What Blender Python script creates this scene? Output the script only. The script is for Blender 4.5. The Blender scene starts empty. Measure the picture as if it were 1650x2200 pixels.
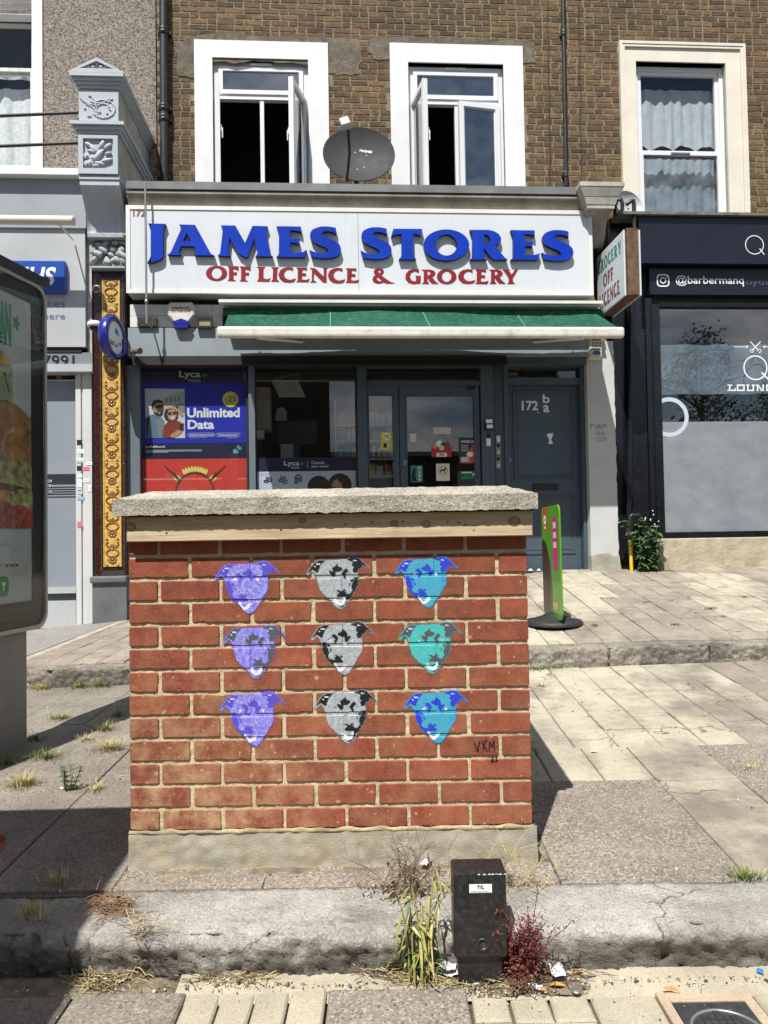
import bpy, bmesh, math, random
from mathutils import Matrix, Vector, noise
from mathutils.geometry import tessellate_polygon

random.seed(7)
SC = bpy.context.scene
COL = SC.collection
R = math.radians

# ------------------------------------------------------------------ camera
FPX, CX, CY = 1600.0, 825.0, 1100.0            # focal length and centre in photo pixels (1650 x 2200)
CAM = Vector((0.0, 0.0, 1.37))
PITCH, ROLL = math.atan(45 / FPX), R(0.94)
CAMROT = Matrix.Rotation(math.pi / 2 + PITCH, 3, 'X') @ Matrix.Rotation(-ROLL, 3, 'Z')
cd = bpy.data.cameras.new('camera')
cd.sensor_fit = 'VERTICAL'; cd.sensor_height = 36.0; cd.sensor_width = 27.0
cd.lens = 36.0 * FPX / 2200.0
cd.clip_start, cd.clip_end = 0.05, 600
cam = bpy.data.objects.new('camera', cd); COL.objects.link(cam)
cam.matrix_world = Matrix.Translation(CAM) @ CAMROT.to_4x4()
SC.camera = cam

# ------------------------------------------------------------------ light
SUN_EL, SUN_AZ = R(58), R(21)                   # the light travels away from the viewer and a little to the right
sdir = Vector((math.sin(SUN_AZ) * math.cos(SUN_EL), math.cos(SUN_AZ) * math.cos(SUN_EL), -math.sin(SUN_EL)))
W = bpy.data.worlds.new('World'); SC.world = W; W.use_nodes = True
wn, wl = W.node_tree.nodes, W.node_tree.links
wn.clear()
wo = wn.new('ShaderNodeOutputWorld'); bg = wn.new('ShaderNodeBackground')
sky = wn.new('ShaderNodeTexSky'); sky.sky_type = 'NISHITA'; sky.sun_disc = False
sky.sun_elevation = SUN_EL
sky.sun_rotation = math.atan2(-sdir.x, -sdir.y)
sky.air_density, sky.dust_density, sky.ozone_density = 1.0, 0.6, 1.5
# fair-weather cumulus spread evenly over the whole sky
tc = wn.new('ShaderNodeTexCoord')
sx = wn.new('ShaderNodeSeparateXYZ'); wl.new(tc.outputs['Generated'], sx.inputs[0])
mx = wn.new('ShaderNodeMath'); mx.operation = 'MAXIMUM'; mx.inputs[1].default_value = 0.0
wl.new(sx.outputs['Z'], mx.inputs[0])
ad = wn.new('ShaderNodeMath'); ad.operation = 'ADD'; ad.inputs[1].default_value = 0.22
wl.new(mx.outputs[0], ad.inputs[0])
cb = wn.new('ShaderNodeCombineXYZ')
for k in ('X', 'Y'):
    dv = wn.new('ShaderNodeMath'); dv.operation = 'DIVIDE'
    wl.new(sx.outputs[k], dv.inputs[0]); wl.new(ad.outputs[0], dv.inputs[1]); wl.new(dv.outputs[0], cb.inputs[k])
cn = wn.new('ShaderNodeTexNoise'); cn.inputs['Scale'].default_value = 1.5; cn.inputs['Detail'].default_value = 9
cn.inputs['Roughness'].default_value = 0.58
wl.new(cb.outputs[0], cn.inputs['Vector'])
cr = wn.new('ShaderNodeValToRGB'); cr.color_ramp.elements[0].position = 0.47; cr.color_ramp.elements[1].position = 0.63
wl.new(cn.outputs['Fac'], cr.inputs[0])
cm = wn.new('ShaderNodeMix'); cm.data_type = 'RGBA'
wl.new(cr.outputs['Color'], cm.inputs['Factor'])
wl.new(sky.outputs[0], cm.inputs['A']); cm.inputs['B'].default_value = (12.5, 12.7, 13.0, 1)
wl.new(cm.outputs['Result'], bg.inputs['Color'])
bg.inputs['Strength'].default_value = 0.056
wl.new(bg.outputs[0], wo.inputs['Surface'])
sl = bpy.data.lights.new('sun', 'SUN'); sl.energy = 5.0; sl.angle = R(0.53); sl.color = (1.0, 0.965, 0.91)
sun = bpy.data.objects.new('sun', sl); COL.objects.link(sun)
sun.rotation_euler = sdir.to_track_quat('-Z', 'Y').to_euler()
sun.location = (-6, -12, 20)
vs = SC.view_settings
vs.view_transform = 'Standard'; vs.look = 'None'; vs.gamma = 1.0; vs.exposure = 0.46; vs.use_curve_mapping = False
SC.cycles.max_bounces = 8; SC.cycles.transparent_max_bounces = 12
SC.cycles.caustics_reflective = False; SC.cycles.caustics_refractive = False
SC.cycles.use_denoising = True

# ------------------------------------------------------------------ frames and pixel rays
def ray(px, py):
    return CAMROT @ Vector(((px - CX) / FPX, (CY - py) / FPX, -1.0))
D0, YAW = 8.5, math.atan(0.065)
FAC = Matrix.Translation((0, D0, 0)) @ Matrix.Rotation(YAW, 4, 'Z')   # facade frame: x along, y into the building, z up
FACI = FAC.inverted()
IDM = Matrix.Identity(4)
def hit(px, py, d, frame=FAC):
    """the point of the plane y = d of a frame that the photograph shows at this pixel"""
    fi = FACI if frame is FAC else frame.inverted()
    o = fi @ CAM; dr = fi.to_3x3() @ ray(px, py)
    t = (d - o.y) / dr.y
    return o + dr * t
def U(px, py, d): return hit(px, py, d).x
def Z(px, py, d): return hit(px, py, d).z
def rect(x0, y0, x1, y1, d):
    xm, ym = (x0 + x1) / 2, (y0 + y1) / 2
    return U(x0, ym, d), U(x1, ym, d), Z(xm, y1, d), Z(xm, y0, d)      # u0, u1, w0, w1
def gpt(px, py, zfun=None):
    """the first ground point along the ray through a pixel"""
    dr = ray(px, py); y = 1.85
    while y < 9.2:
        p = CAM + dr * (y / dr.y)
        if p.z <= ground_z(p.x, p.y): break
        y += .006
    if ground_z(p.x, p.y) - p.z > .035: y -= .03; p = CAM + dr * (y / dr.y)      # at the foot of a kerb face
    return Vector((p.x, p.y, ground_z(p.x, p.y)))

# ------------------------------------------------------------------ mesh builder
class MB:
    def __init__(s): s.v, s.f, s.m, s.sm, s.col = [], [], [], [], None
    def add(s, vs, fs, m=0, sm=False):
        o = len(s.v); s.v += [tuple(p) for p in vs]
        for f in fs: s.f.append(tuple(i + o for i in f)); s.m.append(m); s.sm.append(sm)
        return s
    def box(s, x0, x1, y0, y1, z0, z1, m=0):
        if x0 > x1: x0, x1 = x1, x0
        if y0 > y1: y0, y1 = y1, y0
        if z0 > z1: z0, z1 = z1, z0
        return s.add([(x0,y0,z0),(x1,y0,z0),(x1,y1,z0),(x0,y1,z0),(x0,y0,z1),(x1,y0,z1),(x1,y1,z1),(x0,y1,z1)],
              [(3,2,1,0),(4,5,6,7),(0,1,5,4),(1,2,6,5),(2,3,7,6),(3,0,4,7)], m)
    def bbox(s, x0, x1, y0, y1, z0, z1, b=0.006, m=0, seg=1):
        """a box with rounded edges"""
        bm = bmesh.new(); bmesh.ops.create_cube(bm, size=1)
        for v in bm.verts:
            v.co = Vector(((x0+x1)/2 + v.co.x*abs(x1-x0), (y0+y1)/2 + v.co.y*abs(y1-y0), (z0+z1)/2 + v.co.z*abs(z1-z0)))
        b = min(b, abs(x1-x0)*.45, abs(y1-y0)*.45, abs(z1-z0)*.45)
        bmesh.ops.bevel(bm, geom=bm.edges[:], offset=b, segments=seg, affect='EDGES', profile=.5)
        bm.verts.index_update()
        s.add([v.co for v in bm.verts], [[v.index for v in f.verts] for f in bm.faces], m); bm.free(); return s
    def frame(s, x0, x1, y0, y1, z0, z1, t, m=0, tb=None, tt=None):
        """four bars round an opening in the x-z plane, butted"""
        tb = t if tb is None else tb; tt = t if tt is None else tt
        s.box(x0, x0+t, y0, y1, z0, z1, m); s.box(x1-t, x1, y0, y1, z0, z1, m)
        s.box(x0+t, x1-t, y0, y1, z0, z0+tb, m); s.box(x0+t, x1-t, y0, y1, z1-tt, z1, m); return s
    def sheet(s, x0, x1, z0, z1, y, m=0):
        return s.add([(x0,y,z0),(x1,y,z0),(x1,y,z1),(x0,y,z1)], [(0,1,2,3)], m)
    def prism(s, polys, y0, y1=None, m=0, ms=None):
        """polygons [(x,z)...] (first outer, rest holes) as a sheet at y0 or a solid y0..y1"""
        if polys and not isinstance(polys[0][0], (tuple, list, Vector)): polys = [polys]
        flat = [p for q in polys for p in q]
        tris = tessellate_polygon([[Vector((p[0], p[1], 0)) for p in q] for q in polys])
        n = len(flat)
        if y1 is None:
            return s.add([(p[0], y0, p[1]) for p in flat], tris, m)
        vs = [(p[0], y0, p[1]) for p in flat] + [(p[0], y1, p[1]) for p in flat]
        s.add(vs, list(tris) + [tuple(i + n for i in reversed(t)) for t in tris], m)
        o = 0; fs = []
        for q in polys:
            k = len(q)
            for i in range(k):
                a, b = o + i, o + (i + 1) % k
                fs.append((a, b, b + n, a + n))
            o += k
        return s.add(vs, fs, m if ms is None else ms)
    def tube(s, pts, r, n=10, m=0, cap=True, sm=True):
        pts = [Vector(p) for p in pts]; rs = r if isinstance(r, (list, tuple)) else [r] * len(pts)
        vs, fs = [], []; up = None
        for i, p in enumerate(pts):
            t = (pts[min(i+1, len(pts)-1)] - pts[max(i-1, 0)])
            t = t.normalized() if t.length > 1e-9 else Vector((0,0,1))
            if up is None: up = t.orthogonal().normalized()
            up = (up - t * up.dot(t)); up = up.normalized() if up.length > 1e-6 else t.orthogonal().normalized()
            w = t.cross(up)
            for k in range(n):
                a = 2*math.pi*k/n
                vs.append(p + (up*math.cos(a) + w*math.sin(a)) * rs[i])
        for i in range(len(pts)-1):
            for k in range(n):
                a, b = i*n + k, i*n + (k+1) % n
                fs.append((a, b, b+n, a+n))
        s.add(vs, fs, m, sm)
        if cap:
            s.add(vs[:n], [tuple(range(n-1, -1, -1))], m); s.add(vs[-n:], [tuple(range(n))], m)
        return s
    def lathe(s, prof, c, axis='Z', n=24, m=0, sm=True, sx=1.0, sy=1.0):
        """profile [(radius, height)...] turned round an axis through c"""
        vs, fs = [], []
        c = Vector(c)
        for (r, h) in prof:
            for k in range(n):
                a = 2*math.pi*k/n; x, y = r*math.cos(a)*sx, r*math.sin(a)*sy
                q = {'Z': (x, y, h), 'Y': (x, h, y), 'X': (h, x, y)}[axis]
                vs.append(c + Vector(q))
        for i in range(len(prof)-1):
            for k in range(n):
                a, b = i*n + k, i*n + (k+1) % n
                fs.append((a, b, b+n, a+n))
        return s.add(vs, fs, m, sm)
    def ball(s, c, rx, ry, rz, m=0, n=10, k=7):
        prof = [(max(1e-4, math.sin(math.pi*i/k)), -math.cos(math.pi*i/k)) for i in range(k+1)]
        o = len(s.v); s.lathe(prof, (0,0,0), 'Z', n, m)
        s.v[o:] = [(c[0]+x*rx, c[1]+y*ry, c[2]+z*rz) for (x, y, z) in s.v[o:]]; return s
    def grid(s, fn, nu, nv, m=0, sm=True):
        vs = [fn(i/nu, j/nv) for j in range(nv+1) for i in range(nu+1)]
        fs = [(j*(nu+1)+i, j*(nu+1)+i+1, (j+1)*(nu+1)+i+1, (j+1)*(nu+1)+i) for j in range(nv) for i in range(nu)]
        return s.add(vs, fs, m, sm)
    def xf(s, M, start=0):
        s.v[start:] = [tuple(M @ Vector(p)) for p in s.v[start:]]; return s
    def mesh(s, name, o=(0,0,0)):
        me = bpy.data.meshes.new(name)
        me.from_pydata([(x-o[0], y-o[1], z-o[2]) for (x,y,z) in s.v], [], s.f)
        if any(s.m): me.polygons.foreach_set('material_index', s.m)
        if any(s.sm): me.polygons.foreach_set('use_smooth', s.sm)
        return me

ORG = {}
def _props(o, label, cat, group, kind):
    if label: o['label'] = label
    if cat: o['category'] = cat
    if group: o['group'] = group
    if kind: o['kind'] = kind
def thing(name, label, cat, base=(0,0,0), frame=FAC, group=None, kind=None):
    """an Empty at a thing's base that parents its parts"""
    o = bpy.data.objects.new(name, None); COL.objects.link(o); o.empty_display_size = .1
    o.matrix_world = frame @ Matrix.Translation(base)
    ORG[o.name] = Vector(base); _props(o, label, cat, group, kind); return o
def part(name, mb, mats, parent, org=None, label=None, kind=None):
    """a mesh under its thing (or under a part); mb may be shared mesh data placed at org"""
    po = ORG[parent.name]; og = Vector(org) if org is not None else po
    if isinstance(mb, MB): me = mb.mesh(name, og)
    else: me = mb
    if not me.materials:
        for m in (mats if isinstance(mats, (list, tuple)) else [mats]): me.materials.append(m)
    o = bpy.data.objects.new(name, me); COL.objects.link(o)
    o.parent = parent; o.location = og - po
    ORG[o.name] = og
    if label: o['label'] = label
    if kind: o['kind'] = kind
    return o
def solo(name, mb, mats, label=None, cat=None, base=(0,0,0), frame=FAC, group=None, kind=None):
    """a thing that is one mesh"""
    me = mb.mesh(name, base)
    for m in (mats if isinstance(mats, (list, tuple)) else [mats]): me.materials.append(m)
    o = bpy.data.objects.new(name, me); COL.objects.link(o)
    o.matrix_world = frame @ Matrix.Translation(base)
    ORG[o.name] = Vector(base); _props(o, label, cat, group, kind); return o

# ------------------------------------------------------------------ text (built-in font only)
_tcache = {}
def text_geo(s, bold=0.0, spacing=1.0):
    k = (s, bold, spacing)
    if k in _tcache: return _tcache[k]
    cu = bpy.data.curves.new('lettering', 'FONT'); cu.body = s; cu.offset = bold; cu.space_character = spacing
    cu.resolution_u = 3
    ob = bpy.data.objects.new('lettering', cu); COL.objects.link(ob)
    bpy.context.view_layer.update()
    dg = bpy.context.evaluated_depsgraph_get(); me = ob.evaluated_get(dg).to_mesh()
    vs = [(v.co.x, v.co.y) for v in me.vertices]; fs = [tuple(p.vertices) for p in me.polygons]
    ob.evaluated_get(dg).to_mesh_clear()
    bpy.data.objects.remove(ob); bpy.data.curves.remove(cu)
    if not vs: vs, fs = [(0,0),(1,0),(1,1)], [(0,1,2)]
    xs = [p[0] for p in vs]; ys = [p[1] for p in vs]
    _tcache[k] = (vs, fs, min(xs), max(xs), min(ys), max(ys)); return _tcache[k]
def text_into(mb, s, x0, x1, z0, z1, y, m=0, bold=0.0, spacing=1.0, keep=False, slant=0.0):
    """lettering stretched into the box x0..x1, z0..z1 at depth y"""
    vs, fs, a, b, c, d = text_geo(s, bold, spacing)
    kx, kz = (x1-x0)/max(b-a, 1e-6), (z1-z0)/max(d-c, 1e-6)
    if keep: kx = kz
    mb.add([(x0+(p[0]-a)*kx+(p[1]-c)*kz*slant, y, z0+(p[1]-c)*kz) for p in vs], fs, m); return mb

# ------------------------------------------------------------------ materials
MATS = {}
def mat(name, col, rough=.6, var=.12, scale=6.0, bump=0.0, bscale=60.0, metal=0.0, streak=0.0, speck=0.0, sscale=180.0,
        speckcol=(.08,.07,.06), rand=0.0, spec=.5, dirt=None, dirtscale=2.5, dirtamt=0.0, coat=0.0, hsv=0.0, bdist=.004, dlo=.5, gran=0.0, gscale=130.0, glo=(.06,.05,.04), ghi=(.5,.45,.38), stain=0.0, staincol=(.13,.115,.095)):
    if name in MATS: return MATS[name]
    m = bpy.data.materials.new(name); m.use_nodes = True
    nt = m.node_tree; n, l = nt.nodes, nt.links
    p = n['Principled BSDF']; p.inputs['Roughness'].default_value = rough; p.inputs['Metallic'].default_value = metal
    p.inputs['Specular IOR Level'].default_value = spec
    if coat: p.inputs['Coat Weight'].default_value = coat; p.inputs['Coat Roughness'].default_value = .08
    g = n.new('ShaderNodeNewGeometry'); pos = g.outputs['Position']
    def nz(sc, det=5, ro=.6, vec=pos):
        t = n.new('ShaderNodeTexNoise'); t.inputs['Scale'].default_value = sc; t.inputs['Detail'].default_value = det
        t.inputs['Roughness'].default_value = ro; l.new(vec, t.inputs['Vector']); return t.outputs['Fac']
    def ramp(v, a, b):
        r = n.new('ShaderNodeMapRange'); r.inputs['From Min'].default_value = a; r.inputs['From Max'].default_value = b
        l.new(v, r.inputs['Value']); return r.outputs[0]
    def mix(fac, a, b, bt='MIX'):
        x = n.new('ShaderNodeMix'); x.data_type = 'RGBA'; x.blend_type = bt
        for s_, v in (('Factor', fac), ('A', a), ('B', b)):
            if hasattr(v, 'is_output'): l.new(v, x.inputs[s_])
            else: x.inputs[s_].default_value = v if s_ == 'Factor' else (*v[:3], 1)
        return x.outputs['Result']
    def math_(op, a, b):
        x = n.new('ShaderNodeMath'); x.operation = op
        for i, v in enumerate((a, b)):
            if hasattr(v, 'is_output'): l.new(v, x.inputs[i])
            else: x.inputs[i].default_value = v
        return x.outputs[0]
    c = tuple(col)
    cur = None
    lo = tuple(x*(1-var*1.5) for x in c); hi = tuple(min(1, x*(1+var)) for x in c)
    cur = mix(ramp(nz(scale), .3, .7), lo, hi)
    if rand:
        oi = n.new('ShaderNodeObjectInfo')
        rr = math_('FRACT', math_('ADD', oi.outputs['Random'], g.outputs['Random Per Island']), 0)
        h = n.new('ShaderNodeHueSaturation')
        l.new(cur, h.inputs['Color'])
        l.new(math_('ADD', math_('MULTIPLY', math_('SUBTRACT', rr, .5), rand*2), 1.0), h.inputs['Value'])
        r2 = math_('FRACT', math_('MULTIPLY', rr, 7.31), 0)
        l.new(math_('ADD', math_('MULTIPLY', math_('SUBTRACT', r2, .5), hsv), .5), h.inputs['Hue'])
        cur = h.outputs[0]
    if dirt is not None:
        cur = mix(math_('MULTIPLY', ramp(nz(dirtscale, 8, .7), dlo, dlo+.2), dirtamt), cur, dirt)
    if streak:
        mp = n.new('ShaderNodeMapping'); mp.inputs['Scale'].default_value = (14, 14, .9); l.new(pos, mp.inputs['Vector'])
        cur = mix(math_('MULTIPLY', ramp(nz(1.6, 6, .7, mp.outputs[0]), .52, .8), streak), cur, (.17,.16,.14))
    if gran:
        vo = n.new('ShaderNodeTexVoronoi'); vo.inputs['Scale'].default_value = gscale; l.new(pos, vo.inputs['Vector'])
        sc_ = n.new('ShaderNodeSeparateColor'); l.new(vo.outputs['Color'], sc_.inputs[0])
        cur = mix(math_('MULTIPLY', ramp(sc_.outputs[0], .35, 0), gran), cur, glo)
        cur = mix(math_('MULTIPLY', ramp(sc_.outputs[1], .62, 1), gran), cur, ghi)
    if stain:
        cur = mix(math_('MULTIPLY', ramp(nz(1.1, 9, .72), .47, .63), stain), cur, staincol)
        cur = mix(math_('MULTIPLY', ramp(nz(4.3, 7, .7), .55, .68), stain*.7), cur, staincol)
    if speck:
        cur = mix(math_('MULTIPLY', ramp(nz(sscale, 2, .5), .52, .62), speck), cur, speckcol)
    l.new(cur, p.inputs['Base Color'])
    rv = n.new('ShaderNodeMapRange'); rv.inputs['To Min'].default_value = max(.02, rough-.1); rv.inputs['To Max'].default_value = min(1, rough+.12)
    l.new(nz(scale*2.3), rv.inputs['Value']); l.new(rv.outputs[0], p.inputs['Roughness'])
    if bump:
        b = n.new('ShaderNodeBump'); b.inputs['Strength'].default_value = min(1, bump); b.inputs['Distance'].default_value = bdist
        l.new(nz(bscale, 6, .65), b.inputs['Height']); l.new(b.outputs[0], p.inputs['Normal'])
    MATS[name] = m; return m
def glass_mat(name, tint=(.9,.95,.95), refl=.09, rough=0.0, dust=.03, wob=0.0, gz=1.0):
    if name in MATS: return MATS[name]
    m = bpy.data.materials.new(name); m.use_nodes = True
    n, l = m.node_tree.nodes, m.node_tree.links; n.clear()
    o = n.new('ShaderNodeOutputMaterial'); t = n.new('ShaderNodeBsdfTransparent'); t.inputs[0].default_value = (*tint, 1)
    gl = n.new('ShaderNodeBsdfGlossy'); gl.inputs['Roughness'].default_value = rough
    df = n.new('ShaderNodeBsdfDiffuse'); df.inputs[0].default_value = (.6,.62,.62,1)
    # Schlick reflectance from the angle to the pane, the same from both sides
    g0 = n.new('ShaderNodeNewGeometry'); dt = n.new('ShaderNodeVectorMath'); dt.operation = 'DOT_PRODUCT'
    l.new(g0.outputs['Normal'], dt.inputs[0]); l.new(g0.outputs['Incoming'], dt.inputs[1])
    ab = n.new('ShaderNodeMath'); ab.operation = 'ABSOLUTE'; l.new(dt.outputs['Value'], ab.inputs[0])
    om = n.new('ShaderNodeMath'); om.operation = 'SUBTRACT'; om.inputs[0].default_value = 1.0; l.new(ab.outputs[0], om.inputs[1])
    pw = n.new('ShaderNodeMath'); pw.operation = 'POWER'; pw.inputs[1].default_value = 5.0; l.new(om.outputs[0], pw.inputs[0])
    ma = n.new('ShaderNodeMath'); ma.operation = 'MULTIPLY_ADD'; ma.inputs[1].default_value = (1.0-refl)*gz; ma.inputs[2].default_value = refl
    l.new(pw.outputs[0], ma.inputs[0])
    a = n.new('ShaderNodeMixShader'); l.new(ma.outputs[0], a.inputs[0]); l.new(t.outputs[0], a.inputs[1]); l.new(gl.outputs[0], a.inputs[2])
    b = n.new('ShaderNodeMixShader'); l.new(a.outputs[0], b.inputs[1]); l.new(df.outputs[0], b.inputs[2])
    nz = n.new('ShaderNodeTexNoise'); nz.inputs['Scale'].default_value = 5; nz.inputs['Detail'].default_value = 6
    g = n.new('ShaderNodeNewGeometry'); l.new(g.outputs['Position'], nz.inputs['Vector'])
    mr = n.new('ShaderNodeMapRange'); mr.inputs['From Min'].default_value = .35; mr.inputs['From Max'].default_value = .8
    mr.inputs['To Max'].default_value = dust*2; l.new(nz.outputs['Fac'], mr.inputs['Value']); l.new(mr.outputs[0], b.inputs[0])
    if wob:
        w = n.new('ShaderNodeTexNoise'); w.inputs['Scale'].default_value = 3; l.new(g.outputs['Position'], w.inputs['Vector'])
        bp = n.new('ShaderNodeBump'); bp.inputs['Strength'].default_value = wob; bp.inputs['Distance'].default_value = .002
        l.new(w.outputs['Fac'], bp.inputs['Height']); l.new(bp.outputs[0], gl.inputs['Normal'])
    l.new(b.outputs[0], o.inputs['Surface']); MATS[name] = m; return m
def flat(name, col, rough=.5, var=.04, **k): return mat(name, col, rough, var, **k)

M_brick = mat('red pier brick', (.262,.064,.030), .9, .22, 22, bump=1, bscale=220, rand=.14, hsv=.012, gran=.25, gscale=260, glo=(.13,.03,.018), ghi=(.44,.17,.09), bdist=.003, stain=.2, staincol=(.13,.05,.03))
M_mortar = mat('cream mortar', (.62,.53,.335), .95, .14, 20, bump=1, bscale=260, speck=.3, sscale=280, speckcol=(.34,.28,.17), dirt=(.40,.33,.20), dirtscale=4, dirtamt=.6, bdist=.004)
M_conc = mat('weathered concrete', (.42,.385,.315), .95, .2, 9, bump=1, bscale=170, gran=.6, gscale=190, glo=(.07,.06,.048), ghi=(.62,.57,.48), dirt=(.16,.14,.11), dirtscale=7, dirtamt=.6, bdist=.006)
M_plinth = mat('plinth concrete', (.34,.315,.25), .95, .18, 11, bump=.8, bscale=160, speck=.3, sscale=330, speckcol=(.16,.14,.10), dirt=(.42,.31,.15), dirtscale=6, dirtamt=.6, streak=.2)
M_kerb = mat('granite kerb', (.43,.41,.365), .9, .2, 9, bump=1, bscale=80, gran=.5, gscale=200, glo=(.13,.12,.105), ghi=(.66,.63,.57), dirt=(.20,.175,.135), dirtscale=5, dirtamt=.6, stain=.4, bdist=.012)
M_agg = mat('exposed aggregate slab', (.255,.22,.178), .95, .16, 5, bump=1, bscale=200, gran=.8, gscale=150, glo=(.075,.06,.05), ghi=(.50,.44,.36), rand=.06, stain=.3)
M_aggd = mat('dark aggregate slab', (.215,.19,.158), .95, .2, 4, bump=1, bscale=200, gran=.7, gscale=170, glo=(.06,.05,.043), ghi=(.42,.38,.31), rand=.08, dirt=(.33,.30,.24), dirtscale=3, dirtamt=.6, stain=.35)
M_beige = mat('beige concrete paver', (.47,.425,.325), .95, .14, 4, bump=1, bscale=160, gran=.30, gscale=170, glo=(.20,.17,.13), ghi=(.64,.59,.48), rand=.05, stain=.8, staincol=(.17,.148,.12), bdist=.006)
M_pave = mat('footway block', (.44,.395,.295), .95, .12, 5, bump=.9, bscale=220, gran=.35, gscale=240, glo=(.2,.165,.12), ghi=(.6,.55,.43), rand=.06, stain=.4, staincol=(.2,.17,.13))
M_brownpave = mat('brownish block paver', (.29,.245,.20), .95, .18, 6, bump=.9, bscale=200, gran=.55, gscale=170, glo=(.09,.072,.06), ghi=(.50,.44,.36), rand=.06, dirt=(.43,.385,.30), dirtscale=1.6, dirtamt=.75, dlo=.47, stain=.5)
M_joint = mat('sandy joint fill', (.20,.172,.13), 1, .4, 12, bump=1, bscale=120, stain=.6, staincol=(.09,.075,.055))
M_soil = mat('joint soil', (.11,.09,.065), 1, .35, 30, bump=1, bscale=80)
M_asph = mat('old asphalt', (.24,.225,.20), .95, .14, 6, bump=1, bscale=200, gran=.7, gscale=150, glo=(.08,.075,.07), ghi=(.46,.44,.40))
M_road = mat('road asphalt', (.06,.058,.055), .9, .2, 3, bump=.6, bscale=120)
M_timber = mat('sawn timber', (.52,.36,.19), .8, .2, 6, bump=.3, bscale=60)
M_stockbrick = mat('london stock brick', (.165,.102,.047), .92, .45, 45, bump=1, bscale=160, rand=.5, hsv=.035, speck=.4, sscale=130, speckcol=(.04,.03,.022), bdist=.008, dirt=(.25,.19,.085), dirtscale=9, dirtamt=.5)
M_stockmortar = mat('grey lime mortar', (.255,.205,.135), .95, .3, 14, bump=1, bscale=130, speck=.3, sscale=150, speckcol=(.12,.095,.07), dirt=(.12,.095,.065), dirtscale=2.2, dirtamt=.75)
M_patch = mat('cement patch', (.165,.138,.10), .95, .3, 10, bump=1, bscale=40, dirt=(.24,.195,.14), dirtscale=5, dirtamt=.6, bdist=.012, stain=.5, staincol=(.085,.068,.048))
M_render = mat('white painted render', (.73,.745,.75), .7, .04, 3, bump=.35, bscale=25, streak=.10, dirt=(.60,.61,.60), dirtscale=5, dirtamt=.4)
M_cream = mat('cream painted stucco', (.70,.66,.56), .75, .05, 3, bump=.2, bscale=25, streak=.12)
M_upvc = mat('white upvc', (.72,.735,.75), .35, .02, 3, coat=.2)
M_pebble = mat('pebbledash render', (.27,.235,.20), .95, .12, 4, bump=1, bscale=120, speck=.6, sscale=90, speckcol=(.06,.05,.04), bdist=.015)
M_pipe = mat('black painted iron', (.018,.018,.02), .4, .3, 8, bump=.1, bscale=30, speck=.2, sscale=60, speckcol=(.12,.12,.12))
M_lead = mat('lead flashing', (.16,.165,.17), .6, .2, 4, bump=.2, bscale=15, streak=.3)
M_cornice = mat('stained cornice render', (.34,.31,.26), .85, .2, 4, bump=.3, bscale=30, streak=.6)
M_signw = mat('sign white panel', (.62,.655,.69), .4, .03, 2, streak=.10, spec=.4, dirt=(.52,.53,.52), dirtscale=4, dirtamt=.3)
M_alu = mat('white aluminium trim', (.72,.71,.68), .45, .06, 4, streak=.15)
M_blue = mat('blue acrylic', (.003,.036,.40), .55, .16, 3, streak=.14, spec=.12)
M_red = mat('dark red vinyl', (.235,.008,.015), .5, .12, 6, spec=.3)
M_dred = mat('faded maroon vinyl', (.22,.05,.06), .5, .1, 6)
M_greyp = mat('blue grey painted timber', (.115,.150,.175), .5, .08, 4, bump=.1, bscale=20, streak=.12, speck=.05, sscale=40, speckcol=(.4,.42,.43))
M_greyl = mat('light grey blue board', (.24,.275,.30), .55, .06, 3, streak=.15)
M_door = mat('slate blue door paint', (.058,.085,.108), .42, .08, 4, bump=.08, bscale=20, speck=.04, sscale=30, speckcol=(.3,.33,.35))
M_dark = mat('dark void', (.006,.006,.006), 1, .1, 3)
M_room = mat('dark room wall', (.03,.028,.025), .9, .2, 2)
M_black = mat('black gloss paint', (.007,.008,.011), .22, .3, 6, bump=.15, bscale=14, speck=.04, sscale=90, speckcol=(.2,.2,.2))
M_navy = mat('navy composite panel', (.010,.014,.026), .35, .1, 3, spec=.4)
M_pil = mat('pale grey painted pilaster', (.52,.53,.53), .75, .06, 3, bump=.35, bscale=18, streak=.10, dirt=(.34,.32,.27), dirtscale=3, dirtamt=.25)
M_consgrey = mat('pale blue grey stucco paint', (.40,.44,.48), .6, .05, 3, bump=.35, bscale=40, streak=.05)
M_consold = mat('weathered stucco', (.40,.385,.34), .9, .22, 4, bump=.6, bscale=40, streak=.75)
M_silver = mat('grey fascia board', (.43,.45,.46), .45, .05, 2, streak=.12)
M_whiteb = mat('white board', (.62,.63,.62), .6, .08, 5, streak=.3)
M_maroon = mat('mottled maroon glazed tile', (.060,.016,.014), .15, .5, 40, coat=.5, rand=.2)
M_green = mat('dark green glazed tile', (.045,.075,.05), .15, .4, 30, coat=.5)
M_gold = mat('gold faience tile', (.62,.40,.10), .3, .2, 25, bump=.4, bscale=30, coat=.3)
M_goldd = mat('brown faience relief', (.26,.12,.03), .3, .3, 40, coat=.3)
M_plinthg = mat('grey painted plinth', (.115,.125,.13), .6, .15, 5, bump=.6, bscale=50)
M_awn = mat('green awning canvas', (.008,.078,.045), .85, .2, 3, bump=.1, bscale=300, speck=.12, sscale=22, speckcol=(.22,.28,.24), dirt=(.05,.11,.08), dirtscale=5, dirtamt=.6, spec=.2)
M_awnbar = mat('grimy white awning bar', (.66,.64,.59), .5, .08, 3, dirt=(.25,.22,.18), dirtscale=9, dirtamt=.5)
M_dish = mat('dark grey dish paint', (.030,.031,.034), .6, .08, 4, spec=.25)
M_dishl = mat('light grey dish paint', (.42,.43,.43), .5, .06, 4)
M_metal = mat('bare grey metal', (.35,.35,.34), .4, .1, 8, metal=.7)
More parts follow.
